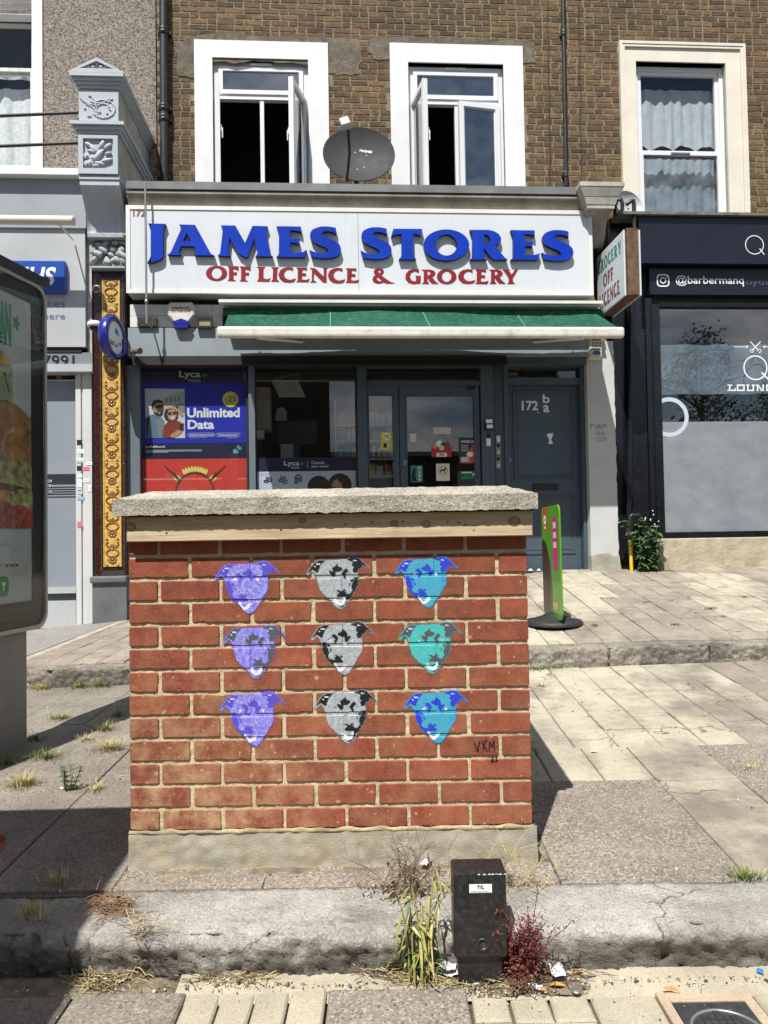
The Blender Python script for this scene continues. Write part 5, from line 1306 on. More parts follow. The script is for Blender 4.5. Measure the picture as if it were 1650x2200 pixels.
mb = MB(); disc(mb, 685, 1046, 24, e, 0, 30); disc(mb, 730, 1043, 26, e-.0004, 0, 30); ppoly(mb, [(712,1045),(716,1034),(723,1029),(727,1034),(733,1038),(736,1048)], e-.0008, 1); part('head_drawing', mb, [M_phair, M_pskin], po)
# stickers on the doors
def sticker(label, px0, py0, px1, py1, d, col, extra=None):
    t = thing('door_sticker', label, 'sticker', (U((px0+px1)/2, py1, d), d, Z((px0+px1)/2, py1, d)), group='stickers on the shop door')
    mb = MB(); psheet(mb, px0, py0, px1, py1, d); part('sheet', mb, flat('sticker '+label[:20], col), t)
    if extra:
        mb = MB(); ms = extra(mb, d-.0015); part('print', mb, ms, t)
dd = .028
def x1_(mb, d): disc(mb, 831, 938, 8, d, 0, 20); ptext(mb, 'MIND', 826, 934, 836, 938, d-.0006, 1, bold=.02); ptext(mb, 'CABS', 826, 939, 836, 942, d-.0006, 1, bold=.02); ppoly(mb, [(824,962),(824,954),(828,951),(831,955),(831,962)], d, 1); psheet(mb, 833, 954, 840, 961, d, 2); return [M_white, M_blackp, M_pgrey]
sticker('yellow sticker with a round white badge on the narrow glass leaf', 818, 928, 844, 966, dd, (.62,.55,.06), x1_)
def x2_(mb, d): ptext(mb, 'OPEN', 943, 974, 955, 980, d-.001, 1, bold=.03); psheet(mb, 938, 973, 960, 981, d-.0005, 0); return [M_white, M_blackp]
sticker('red and white open sign with drawn foodstuffs in the shop door', 927, 960, 970, 982, dd, (.42,.02,.03), x2_)
mb = MB()
for i, (x, y, r, m) in enumerate(((935,957,7,0),(944,953,7,1),(953,957,7,2),(961,955,6,3),(949,962,6,4))): disc(mb, x, y, r, dd-.001-.0004*i, m, 16)
mb.tube([hit(949, 931, dd), hit(927, 960, dd)], .002, 4, 5); mb.tube([hit(949, 931, dd), hit(970, 960, dd)], .002, 4, 5)
solo('hanging_sign', mb, [M_pskin, M_white, M_phair, M_prust, M_pgrey, M_cable], 'drawn vegetables cut-out hanging on a string above the open sign', 'hanging sign', base=hit(949, 960, dd))
def x3_(mb, d): disc(mb, 952, 1011, 10, d, 0, 24, 8.6); ppoly(mb, [(945,1014),(947,1009),(954,1008),(957,1004),(959,1007),(956,1011),(956,1016),(954,1016),(953,1012),(948,1012),(947,1016)], d-.0003, 1); ppoly(mb, [(945,1005),(946,1004),(959,1017),(958,1018)], d-.0006, 0); return [flat('olive print', (.28,.26,.10)), M_blackp]
sticker('white no dogs sign with an olive ring in the shop door', 937, 996, 966, 1033, dd, (.66,.64,.56), x3_)
def x4_(mb, d): ptext(mb, 'UNDER 25?', 990, 946, 1019, 951, d, 0, bold=.02); ppoly(mb, [(1023,945),(1023,995),(990,995)], d+.0006, 1); ppoly(mb, [(1002,976),(1006,971),(1014,971),(1018,976),(1014,981),(1006,981)], d-.0004, 0); psheet(mb, 990, 982, 1007, 992, d-.0004, 2); [psheet(mb, 991, 956+4*k, 1006, 957.4+4*k, d, 2) for k in range(4)]; return [M_white, flat('coral print', (.55,.09,.09)), M_pgrey]
sticker('black and coral under 25 age check poster at the edge of the shop door', 986, 940, 1023, 996, dd, (.03,.03,.03), x4_)
def x5_(mb, d):
    for i, c in enumerate('PUSH'): ptext(mb, c, 899, 1003+8*i, 904, 1009+8*i, d, 0, bold=.02)
    ppoly(mb, [(884,1028),(886,1012),(890,1003),(894,1010),(892,1022),(896,1034),(884,1034)], d, 1); return [M_white, M_blackp]
sticker('green push sticker low on the shop door', 882, 1000, 908, 1036, dd, (.03,.22,.16), x5_)
def x6_(mb, d):
    for k in range(5): disc(mb, 995+6*k, 1022, 2.2, d, 0, 10)
    disc(mb, 1019, 1020, 4, d, 1, 14); psheet(mb, 992, 1014, 1014, 1016, d, 1); return [M_blackp, M_white]
sticker('green hygiene rating sticker with a row of dots', 990, 1012, 1024, 1028, dd, (.01,.24,.10), x6_)
sticker('pale paper notice high on the shop door glass', 930, 918, 969, 933, dd, (.52,.50,.44))
sticker('small white square sticker on the shop door beside the notice', 880, 931, 894, 950, dd, (.55,.58,.58))

# ---- things inside the shop
def inner(name, label, cat, fn, m):
    mb = MB(); fn(mb); solo(name, mb, m, label, cat, base=(0, 1.0, .9))
M_in1 = mat('beige cabinet', (.30,.28,.22), .6); M_in2 = mat('pale acrylic', (.42,.50,.48), .3)
inner('hanging_screen', 'pale translucent screen hanging inside the shop window', 'screen', lambda mb: (ppoly(mb, [(583,817),(640,817),(657,853),(600,853)], .6, 0, .62), mb.tube([hit(640,800,.6), hit(640,818,.6)], .003, 4)), M_in2)
inner('wall_cabinet', 'tall beige panel inside the shop beside the red poster window', 'cabinet', lambda mb: prect(mb, 545, 832, 580, 923, .35, .6), M_in1)
inner('counter_mirror', 'small round topped mirror inside the shop', 'mirror', lambda mb: ppoly(mb, [(592,904),(592,886),(596,878),(604,874),(612,878),(616,886),(616,904)], .8, 0, .82), mat('mirror grey', (.35,.42,.45), .2, metal=.6))
inner('shop_monitor', 'dark monitor screen on the counter inside the shop', 'monitor', lambda mb: (prect(mb, 597, 905, 680, 955, .9, .95), prect(mb, 632, 955, 645, 985, .93, .96)), mat('dark screen', (.012,.015,.016), .35))
inner('white_carton', 'white carton standing on the counter below the monitor', 'carton', lambda mb: prect(mb, 603, 954, 630, 990, .5, .7), mat('grey white card', (.36,.38,.38), .6))
inner('white_box', 'small white box on the window ledge beside the cabinet', 'box', lambda mb: prect(mb, 549, 924, 566, 941, .3, .45), mat('white card', (.6,.6,.58), .6))
sh = thing('goods_shelf', 'white shelf unit of packets inside the shop behind the glass leaf', 'shelf', (U(800,1000,.5), .6, .9))
mb = MB()
for y in (912, 946, 985, 1022): prect(mb, 722, y, 852, y+2.5, .5, .8)
prect(mb, 720, 860, 724, 1100, .5, .8); prect(mb, 850, 860, 853, 1100, .5, .8); part('shelf_board', mb, mat('white shelf', (.42,.43,.42), .5), sh)
rr_ = random.Random(5); pc = [(.48,.40,.05),(.20,.24,.38),(.38,.40,.42),(.30,.05,.06),(.45,.46,.47),(.32,.34,.34),(.12,.22,.12)]
pm = [flat('packet %d' % i, c, .3, .25) for i, c in enumerate(pc)]
for (y0, y1) in ((885,912),(916,946),(955,985),(993,1022)):
    x = 726
    while x < 846:
        w_ = rr_.uniform(11, 19); i = rr_.randrange(len(pc)); mb = MB(); a = rect(x, y0+rr_.uniform(0,8), x+w_-1.5, y1, .52); mb.bbox(a[0], a[1], .52, .6, a[2], a[3], .015, seg=2)
        mb.v = [(p+rr_.uniform(-.006,.006), q+rr_.uniform(-.01,.01), s+rr_.uniform(-.005,.005)) for p, q, s in mb.v]
        part('packet', mb, pm[i], sh); x += w_
mb = MB(); prect(mb, 800, 850, 830, 1110, 1.6, 2.0); prect(mb, 985, 880, 1030, 1110, 1.0, 1.4)
solo('back_shelving', mb, mat('brown shelving', (.05,.04,.03), .6), 'dark shelving deep inside the shop behind the door', 'shelving', base=(0, 1.5, .9))

# ================================================================== pale pilaster by the flat door with alarm box
pu0, pu1 = U(1263,900,-.10), U(1322,900,-.10)
t = thing('pale_pilaster', 'pale grey rendered pilaster beside the flat door with scratched graffiti', 'pilaster', ((pu0+pu1)/2, -.05, .85))
def pilf(u, v):
    z = .8 + (3.55-.8)*v; x = pu0 + (pu1-pu0)*u
    jag = (.012*noise.noise((z*9, 3, 1)) + .008*noise.noise((z*30, 1, 4)))*(u > .9)
    return (x+jag, -.10, z)
mb = MB(); mb.grid(pilf, 8, 120, 0, False); mb.box(pu0+.002, pu1-.012, -.099, .12, .8, 3.55); part('shaft', mb, M_pil, t)
mb = MB(); mb.prism([(pu0-.002, .78), (pu1+.03, .78), (pu1+.028, .88), (pu1+.012, .98), (pu1+.002, 1.08), (pu1-.06, 1.06), (pu1-.15, 1.10), (pu0-.002, 1.075)], -.112, .0); part('base_render', mb, mat('bare cement base', (.36,.34,.28), .95, .2, 6, bump=.6, bscale=60), t)
mb = MB()
def gst(pts, w=1.1):
    for a, b in zip(pts, pts[1:]):
        a, b = Vector(a), Vector(b); n_ = Vector((-(b-a).y, (b-a).x)).normalized()*w/2
        ppoly(mb, [a-n_, b-n_, b+n_, a+n_], -.104)
for pts in ([(1266,914),(1278,912)],[(1272,908),(1270,921)],[(1279,913),(1279,921),(1284,920),(1284,912)],[(1287,921),(1287,912),(1291,914),(1288,917),(1292,921)],[(1295,921),(1296,911),(1299,917),(1302,909),(1303,919)],
            [(1284,925),(1281,933),(1290,932)],[(1288,927),(1287,938)],[(1296,924),(1292,932),(1297,936),(1300,931),(1294,931)],[(1279,943),(1302,940)],[(1283,947),(1304,945)]): gst(pts)
part('graffiti', mb, mat('pencil grey scratch', (.25,.25,.26), .8), t)
mb = MB(); a = rect(1264, 727, 1294, 772, -.16); mb.bbox(a[0], a[1], -.17, -.101, a[2], a[3], .03, seg=3)
t = thing('alarm_siren', 'cream oblong alarm siren box with blue window on the pale pilaster', 'alarm box', ((a[0]+a[1])/2, -.1, a[2])); part('cover', mb, mat('ivory plastic', (.60,.58,.48), .4), t)
mb = MB(); disc(mb, 1282, 758, 9, -.172, 0, 20, None, 4.5); part('lens', mb, M_pvcblue, t)
mb = MB(); [ptext(mb, s, 1272, y, 1291, y+4.5, -.1715, 0, bold=.02) for s, y in (('GARDE',728),('0181',735),('689',741.5),('4254',748))]; part('lettering', mb, M_cable, t)
# capital and scroll bracket at the end of the cornice
t = thing('corner_bracket', 'stained stucco capital and scroll bracket at the end of the cornice', 'bracket', (U(1295,450,-.3), -.3, Z(1295,520,-.3)))
a = rect(1246, 392, 1342, 404, -.52); mb = MB(); cxm = (a[0]+a[1])/2; hw = (a[1]-a[0])/2
zz = [Z(1294, y, -.5) for y in (392, 401, 408, 420, 436, 444)]
for (za, zb_, k0, k1) in ((zz[1], zz[0], 1, 1), (zz[3], zz[1], .78, .98), (zz[4], zz[3], .66, .76), (zz[5], zz[4], .62, .62)):
    x0, x1 = cxm-hw*k0, cxm+hw*k0; X0, X1 = cxm-hw*k1, cxm+hw*k1; y0, Y0 = -.52+.16*(1-k0), -.52+.16*(1-k1)
    mb.add([(x0,y0,za),(x1,y0,za),(x1,.05,za),(x0,.05,za),(X0,Y0,zb_),(X1,Y0,zb_),(X1,.05,zb_),(X0,.05,zb_)], [(0,1,2,3),(4,5,6,7),(0,1,5,4),(1,2,6,5),(2,3,7,6),(3,0,4,7)])
part('capital', mb, M_consold, t)
x0, x1 = cxm-hw*.58, cxm+hw*.55; zt_, zb_ = zz[5]-.002, Z(1300, 530, -.15)
mb = MB(); pr = [(-.40+.30*(k/12)**.7 + .03*math.sin(k/12*6.3), zt_+(zb_-zt_)*k/12) for k in range(13)]
mb.add([(x, y, z) for y, z in pr for x in (x0, x1)] + [(x, .05, z) for y, z in pr for x in (x0, x1)], [(2*i, 2*i+1, 2*i+3, 2*i+2) for i in range(12)] + [(2*i, 2*i+2, 26+2*i+2, 26+2*i) for i in range(12)] + [(2*i+1, 26+2*i+1, 26+2*i+3, 2*i+3) for i in range(12)])
part('scroll', mb, M_consold, t)
# ================================================================== neighbouring pebbledash house and pharmacy
LD = -.15
pb = thing('pebbledash_house', 'grey brown pebbledash house front above the pharmacy', 'building', (-4.5, 1.0, 3.4))
wlo = rect(-160, 30, 72, 358, WD)
mb = MB(); pu1_ = U(336, 200, WD)
holes_wall(mb, -7.2, pu1_, 3.4, 9.2, [wlo], WD-.02, WD+.2); part('wall', mb, M_pebble, pb)
t = thing('sash_window', 'old white sash window with lace curtain at the top corner of the pebbledash', 'window', (wlo[1], WD, wlo[2]))
a = rect(70, 0, 91, 376, WD-.04); mb = MB(); mb.box(wlo[1]-.005, U(91,200,WD-.04), WD-.04, WD+.03, wlo[2]-.1, wlo[3]+.35); mb.box(wlo[0], wlo[1]-.005, WD-.05, WD+.12, wlo[2]-.1, wlo[2]-.005); mb.box(wlo[0], wlo[1]-.005, WD-.02, WD+.12, wlo[3]-.005, wlo[3]+.35); mb.box(wlo[1]-.03, wlo[1]-.006, WD+.03, WD+.14, wlo[2], wlo[3]-.006); part('surround', mb, M_render, t)
y = WD+.13; zm = Z(30, 155, y)
for z0, z1, yy in ((zm-.02, wlo[3]-.02, y+.02), (wlo[2], zm+.03, y-.02)):
    mb = MB(); mb.frame(wlo[0], wlo[1]-.03, yy-.02, yy+.02, z0, z1, .045); s_ = part('sash', mb, mat('peeling white paint', (.66,.66,.63), .7, .12, 12, dirt=(.2,.17,.13), dirtscale=20, dirtamt=.6), t)
    mb = MB(); mb.sheet(wlo[0]+.04, wlo[1]-.07, z0+.04, z1-.04, yy); part('pane', mb, M_glass, s_)
part('lace_curtain', curtain(wlo[0], wlo[1]-.05, zm-.15, wlo[2], y+.12, 5, 0, 2), mat('lace', (.75,.77,.76), .9, .15, 25), t)
part('lace_curtain', curtain(wlo[0], wlo[1]-.05, wlo[3]-.5, zm, y+.16, 5, 0, 4), mat('grey net', (.42,.42,.40), .9, .15, 25), t)
room(t, wlo, 1.2)
# roof edge between the floors
mb = MB(); mb.box(-7.0, U(168,366,-.28), -.28, WD-.03, Z(80,374,-.28), Z(80,360,-.28)); solo('ledge_coping', mb, M_render, 'white coping ledge under the pebbledash wall', 'coping', base=(-4.5, -.28, Z(80,374,-.28)))
for py, l in ((244, 'upper black rail of the balcony bars beside the grey bracket'), (309, 'lower black rail of the balcony bars beside the grey bracket')):
    p = hit(168, py-2, -.30); q = hit(0, py+5, -.30); mb = MB(); e_ = p + (p-q)*.0; mb.tube([q+(q-p)*1.2, e_], .018, 8); solo('balcony_rail', mb, M_cable, l, 'rail', base=tuple(p), group='black balcony rails')
# pharmacy front
ph = thing('pharmacy_shop', 'pale grey pharmacy front with blue health service sign', 'shop', (-4.0, .1, .3))
uR = U(183, 600, LD)
mb = MB(); mb.box(-7.0, uR, LD, .1, Z(90,745,LD), Z(90,491,LD)); part('fascia_panel', mb, M_silver, ph)
mb = MB(); mb.box(-7.0, U(186,430,LD), LD-.03, .1, Z(90,489,LD-.03), Z(90,376,LD-.03)); part('upper_fascia', mb, mat('blue grey fascia board', (.30,.325,.35), .5, .06, 2, streak=.1), ph)
mb = MB(); mb.box(uR+.004, U(197,600,LD+.06), LD+.06, .1, Z(190,770,LD+.06), Z(190,500,LD+.06)); part('edge_trim', mb, mat('dirty white trim', (.45,.45,.43), .7, .2, 8, streak=.7), ph)
z0, z1 = Z(130,799,LD+.02), Z(130,757,LD+.02)
mb = MB(); mb.box(-7.0, U(198,780,LD+.02), LD+.03, .1, z0+.085, z1); part('number_board', mb, mat('mid grey board', (.20,.22,.235), .5), ph)
mb = MB(); mb.box(-7.0, U(198,790,LD), LD, .1, z0, z0+.083); part('ledge', mb, M_silver, ph)
mb = MB(); mb.box(-7.0, uR-.05, LD+.02, .09, z1+.002, Z(90,746,LD)); part('soffit', mb, M_cable, ph)
mb = MB(); ptext(mb, '7991', 92, 763, 160, 788, LD+.027, bold=.01); part('number', mb, M_blackp, ph)
mb = MB(); ptext(mb, 'services', 42, 645, 140, 660, LD-.003); ptext(mb, 'here', 93, 672, 140, 686, LD-.003); part('lettering', mb, flat('blue grey print', (.10,.16,.28)), ph)
mb = MB(); a = rect(10, 560, 140, 628, LD-.06); mb.bbox(a[0], a[1], LD-.07, LD-.001, a[2], a[3], .008); nh = part('health_sign', mb, flat('health blue', (.012,.07,.36), .35), ph)
mb = MB(); ptext(mb, 'NHS', 20, 573, 114, 614, LD-.073, bold=.03, slant=.2); part('sign_letters', mb, M_white, nh)
# door side
dd_ = .02
mb = MB(); dz0, dz1 = Z(130,1262,dd_), Z(130,817,dd_); mb.box(-6.5, U(163,1000,dd_), dd_, .1, dz0, dz1); dr = part('door_panel', mb, mat('blue grey door film', (.235,.265,.30), .4, .03, 2, dirt=(.30,.33,.36), dirtscale=1, dirtamt=.3), ph)
mb = MB()
prect(mb, 0, 1019, 163, 1041, dd_-.003, dd_-.001, 0)
for y in (1046, 1051, 1056, 1061, 1067): prect(mb, 0, y, 163, y+2.2, dd_-.003, dd_-.001, 0)
for y, h in ((1031,5),(1041,5),(1054,5)): prect(mb, 98, y, 111 if y != 1041 else 109, y+h, dd_-.005, dd_-.003, 1); prect(mb, 98, y+1.3, 109 if y != 1041 else 107, y+h-1.3, dd_-.006, dd_-.0051, 0)
part('stripe_decal', mb, [flat('charcoal print', (.018,.020,.024)), M_pgrey], dr)
mb = MB(); prect(mb, 0, 1263, 163, 1276, dd_-.03, .1); prect(mb, 0, 1292, 163, 1350, dd_-.02, .1); part('bottom_rail', mb, M_silver, ph)
mb = MB(); prect(mb, 0, 1276.5, 163, 1291, dd_+.02, .1); part('slot', mb, mat('shaded slot', (.10,.12,.135), .6), ph)
mb = MB(); prect(mb, 0, 801, 163, 816, .08, .1); part('recess', mb, M_cable, ph)
mb = MB(); prect(mb, 120, 803, 132, 814, .06, .079); part('amber_light', mb, mat('amber plastic', (.45,.17,.03), .4), ph)
mb = MB(); j0, j1 = U(163.5,1000,-.04), U(198,1000,-.04); jz0, jz1 = .34, Z(180,801,-.04); jm = (j0*.62+j1*.38)
mb.box(j0, jm-.01, -.05, .1, jz0, jz1); mb.box(jm-.01, jm+.012, -.03, .1, jz0, jz1); mb.box(jm+.012, j1, -.05, .1, jz0, jz1); part('jamb', mb, mat('white aluminium jamb', (.58,.59,.58), .45, .05, 3, streak=.2), ph)
ms = [M_white, flat('pale blue print', (.25,.45,.62)), M_cable, flat('pink print', (.65,.16,.24)), M_pgrey]
for i, (x0, y0, x1, y1, m) in enumerate(((165,945,176,956,2),(166,965,181,974,0),(165,984,180,990,0),(165,990,178,995,1),(165,1001,176,1011,2),(178,1003,192,1011,3),(167,1018,176,1026,0),(178,1028,193,1036,0),(167,1029,176,1046,0),(166,1047,177,1062,4),(189,1042,197,1056,0),(166,1067,182,1074,1),(186,992,198,999,0),(166,1121,177,1133,3))):
    mb = MB(); psheet(mb, x0, y0, x1, y1, -.0525-.0002*i, m)
    if m in (0,4): psheet(mb, x0+2, (y0+y1)/2-1, x1-2, (y0+y1)/2+.5, -.0535-.0002*i, 4 if m == 0 else 2)
    part('sticker', mb, ms, ph)
# trough light
tl = thing('trough_light', 'cream cylindrical trough light on arms in front of the pharmacy fascia', 'light', (U(150,475,-.55), -.55, Z(150,485,-.55)))
p = hit(157, 474, -.55); mb = MB(); r_ = .048; mb.tube([(-7, -.55, p.z), (p.x, -.55, p.z)], r_, 18); mb.lathe([(r_*1.04,0),(r_*1.04,.02),(1e-4,.02)], (p.x-.01, -.55, p.z), 'X', 18); part('tube', mb, mat('cream enamel', (.66,.63,.54), .4, .06, 4, streak=.2), tl)
mb = MB(); xa = U(132,486,-.5); mb.tube([(xa, -.55, p.z-r_), (xa+.01, LD-.03, p.z-.06)], .009, 6); part('arm', mb, M_alu, tl)

# ================================================================== glazed tile pilaster with console
pil = thing('tiled_pilaster', 'maroon and gold glazed tile pilaster between the pharmacy and the grocery', 'pilaster', (U(235,1230,-.12), -.05, Z(235,1240,-.12)))
PDp = -.12
gu0, gu1 = U(223, 900, PDp), U(258, 900, PDp); mu0, mu1 = U(203, 900, PDp), U(270, 900, PDp)
pz0, pz1 = Z(235, 1236, PDp), Z(235, 580, PDp); gz0, gz1 = Z(240, 1218, PDp), Z(240, 601, PDp)
mb = MB(); mb.box(mu0+.003, mu1-.003, PDp+.006, .12, pz0, pz1); part('backing', mb, mat('dark grout', (.04,.035,.03), .9), pil)
rows = 22
for i in range(rows):
    za, zb_ = pz0+(pz1-pz0)*i/rows+.0015, pz0+(pz1-pz0)*(i+1)/rows-.0015
    for a, b in ((mu0, gu0-.042), (gu1+.042, mu1)):
        mb = MB(); mb.bbox(a, b, PDp, PDp+.02, za, zb_, .003); part('tile', mb, M_maroon, pil, org=((a+b)/2, PDp, za))
for a, b in ((gu0-.041, gu0-.026), (gu1+.026, gu1+.041)):
    for i in range(11):
        za, zb_ = gz0-.05+(gz1-gz0+.1)*i/11+.001, gz0-.05+(gz1-gz0+.1)*(i+1)/11-.001
        mb = MB(); mb.bbox(a, b, PDp-.004, PDp+.02, za, zb_, .003); part('green_strip_tile', mb, M_green, pil, org=(a, PDp, za))
mb = MB(); mb.box(gu0-.026, gu0-.012, PDp+.001, PDp+.02, gz0-.03, gz1+.03); mb.box(gu1+.012, gu1+.026, PDp+.001, PDp+.02, gz0-.03, gz1+.03); mb.box(gu0-.012, gu1+.012, PDp+.001, PDp+.02, gz1+.012, gz1+.03); mb.box(gu0-.012, gu1+.012, PDp+.001, PDp+.02, gz0-.03, gz0-.012); part('maroon_border', mb, M_maroon, pil)
NG = 11; gw = gu1-gu0
for i in range(NG):
    za, zb_ = gz0+(gz1-gz0)*i/NG+.001, gz0+(gz1-gz0)*(i+1)/NG-.001; h = zb_-za; cx = (gu0+gu1)/2
    mb = MB(); mb.bbox(gu0-.011, gu1+.011, PDp-.008, PDp+.02, za, zb_, .003); mb.box(gu0-.008, gu0+.004, PDp-.013, PDp-.008, za, zb_); mb.box(gu1-.004, gu1+.008, PDp-.013, PDp-.008, za, zb_)
    tl_ = part('gold_tile', mb, M_gold, pil, org=(cx, PDp, za))
    mb = MB()
    for k, (fz_, big) in enumerate(((.27, True), (.75, False))):
        cz = za+h*fz_; rr = gw*(.27 if big else .21)
        for q in range(8):
            a = q*math.pi/4+i*.4; mb.ball((cx+rr*.72*math.cos(a), PDp-.010, cz+rr*.72*math.sin(a)), rr*.36, .007, rr*.36, n=6, k=4)
        mb.ball((cx, PDp-.011, cz), rr*.4, .010, rr*.4, n=8, k=5)
    for s in (-1, 1):
        pts = [(cx+s*gw*(.12+.27*math.sin(u_*math.pi)), PDp-.010, za+h*(.38+.30*u_)) for u_ in [q/6 for q in range(7)]]; mb.tube(pts, gw*.05, 5)
        pts = [(cx-s*gw*(.14+.25*math.sin(u_*math.pi)), PDp-.010, za+h*(.88+.26*u_-.14)) for u_ in [q/6 for q in range(7)]]; mb.tube([p_ for p_ in pts if p_[2] < zb_], gw*.05, 5)
        mb.ball((cx+s*gw*.33, PDp-.010, za+h*.05), gw*.08, .006, gw*.1, n=6, k=4); mb.ball((cx+s*gw*.33, PDp-.010, za+h*.93), gw*.08, .006, gw*.1, n=6, k=4)
    part('rosette', mb, M_goldd, tl_)
mb = MB(); b0, b1 = U(193,1290,-.22), U(273,1290,-.22); bz1_ = Z(235,1238,-.22); mb.box(b0+.02, b1-.01, -.20, .1, .30, bz1_-.05); mb.bbox(b0, b1, -.235, .1, bz1_-.075, bz1_, .018, seg=2); part('plinth', mb, M_plinthg, pil)
# console bracket above
CD = -.40
con = thing('console_bracket', 'ornate pale grey stucco console with pediment and carved leaf panels', 'bracket', (U(215,400,CD), CD, Z(215,500,-.15)))
cu0_, cu1_ = U(170,330,CD), U(255,330,CD); BK = WD-.03
def blk(mb, px0, px1, py0, py1, d, m=0): a = rect(px0, py0, px1, py1, d); mb.box(a[0], a[1], d, BK, a[2], a[3], m)
def zc_(py, d=CD): return Z(212, py, d)
mb = MB(); mb.box(cu0_, cu1_, CD, BK, zc_(377), zc_(290)); mb.box(cu0_, cu1_, CD, BK, zc_(266), zc_(192)); part('block', mb, [M_consgrey, M_consold], con)
for f in con.children[0].data.polygons:
    if f.normal.y > -.5: f.material_index = 1
def corn(mb, zlo, zhi, ov, steps=3):
    for k in range(steps):
        za, zb_ = zlo+(zhi-zlo)*k/steps, zlo+(zhi-zlo)*(k+1)/steps-.0005; o = ov*(k+1)/steps; mb.box(cu0_-o, cu1_+o, CD-o, BK, za, zb_)
mb = MB(); corn(mb, zc_(289), zc_(267), .075, 3); part('string_moulding', mb, M_consgrey, con)
mb = MB(); corn(mb, zc_(191), zc_(165), .075, 4); part('top_moulding', mb, M_consgrey, con)
mb = MB(); ap = hit(210, 124, CD-.07); L_, R_ = cu0_-.08, cu1_+.08; zb_ = zc_(165)+.001
inn = [((L_+R_)/2+(L_-(L_+R_)/2)*.62, zb_+.045), ((L_+R_)/2+(R_-(L_+R_)/2)*.62, zb_+.045), ((L_+R_)/2, zb_+(ap.z-zb_)*.78)]
mb.prism([[(L_, zb_), (R_, zb_), (R_, zb_+.012), ((L_+R_)/2, ap.z), (L_, zb_+.012)], inn], CD-.075, CD-.04); mb.prism([(L_, zb_), (R_, zb_), ((L_+R_)/2, ap.z)], CD-.039, BK)
cx = (L_+R_)/2
for k in (-2,-1,0,1,2): mb.ball((cx+k*.045, CD-.04, zb_+.075+(.045 if k == 0 else .0)), .03, .025, .024 if k else .04, n=8, k=5)
part('pediment', mb, M_consgrey, con)
# carved panels
rc = random.Random(4)
mb = MB(); a = (cu0_+.05, cu1_-.06, zc_(364), zc_(300))
mb.frame(a[0]-.05, a[1]+.058, CD-.03, CD, a[2]-.06, a[3]+.035, .05, tb=.06, tt=.036)
def leafb(mb, cx, cz, ln, wd, ang, y, th=.022):
    o = len(mb.v); mb.ball((0,0,0), ln/2, th, wd/2, n=10, k=6); ca, sa = math.cos(ang), math.sin(ang)
    mb.v[o:] = [(cx+x*ca-z*sa, y+y_, cz+x*sa+z*ca) for x, y_, z in mb.v[o:]]
W_, H_ = a[1]-a[0], a[3]-a[2]
for (fx, fz_, ln, wd, an) in ((.5,.45,.62,.2,.9),(.32,.68,.5,.18,2.3),(.62,.8,.4,.16,1.1),(.82,.75,.36,.15,.7),(.78,.28,.5,.14,.25),(.55,.18,.4,.13,-.2),(.18,.8,.32,.15,2.6),(.28,.58,.34,.12,2.9),(.85,.52,.25,.12,.2),(.42,.1,.3,.12,.1)):
    leafb(mb, a[0]+fx*W_, a[2]+fz_*H_, ln*W_, wd*W_, an, CD-.012)
for fx, fz_ in ((.12,.42),(.32,.36),(.13,.16),(.24,.2)): mb.lathe([(1e-4,-.03),(.012,-.03),(.02,-.016),(.032,-.028),(.04,0)], (a[0]+fx*W_, CD, a[2]+fz_*H_), 'Y', 12)
part('leaf_panel', mb, M_consgrey, con)
mb = MB(); a = (cu0_, cu1_, zc_(262), zc_(196)); W_, H_ = a[1]-a[0], a[3]-a[2]
for cxx, czz, r0, a0, a1 in ((.62,.42,.30,-2.6,2.2),(.62,.42,.17,.4,4.2),(.40,.95,.40,3.6,4.9),(.02,.15,.45,.1,1.2),(.0,.55,.42,-.2,.9),(.95,.55,.22,2.2,4.0),(.5,.9,.3,4.0,5.6)):
    pts = [(a[0]+W_*(cxx+r0*math.cos(a0+(a1-a0)*q/10)), CD-.003, a[2]+H_*(czz+r0*math.sin(a0+(a1-a0)*q/10))) for q in range(11)]
    mb.tube([p_ for p_ in pts if a[0] < p_[0] < a[1] and a[2] < p_[2] < a[3]] or pts[:2], .0085, 5)
for q in range(9): mb.ball((a[0]+W_*rc.uniform(.1,.9), CD-.004, a[2]+H_*rc.uniform(.1,.9)), .014, .010, .012, n=6, k=4)
part('scroll_carving', mb, M_consgrey, con)
mb = MB(); za = zc_(378); mb.box(cu0_-.0, cu1_+.01, CD-.012, BK, zc_(386), za-.001); mb.box(cu0_+.004, cu1_+.004, CD, BK, zc_(398), zc_(386)-.001)
part('necking', mb, M_consgrey, con)
zt_, zb_ = zc_(398)-.001, Z(232, 506, -.15)
def flute(u, v):
    x = cu0_+.006 + (cu1_-cu0_-.002)*u; dd0 = CD+.0 + (-.16-CD)*(1-(1-v)**2.2)*1.0
    fl_ = .020*abs(math.sin(u*math.pi*4.5)) * (1 if .03 < v < .95 else .2)
    return (x, dd0+fl_-.01, zt_+(zb_-zt_)*v)
mb = MB(); mb.grid(flute, 72, 26); mb.add([flute(0, k/26) for k in range(27)] + [(cu0_+.006, .1, flute(0, k/26)[2]) for k in range(27)], [(k, k+1, 28+k, 27+k) for k in range(26)]); mb.add([flute(1, k/26) for k in range(27)] + [(flute(1,0)[0], .1, flute(1, k/26)[2]) for k in range(27)], [(k, k+1, 28+k, 27+k) for k in range(26)]); part('fluted_scroll', mb, M_consgrey, con)
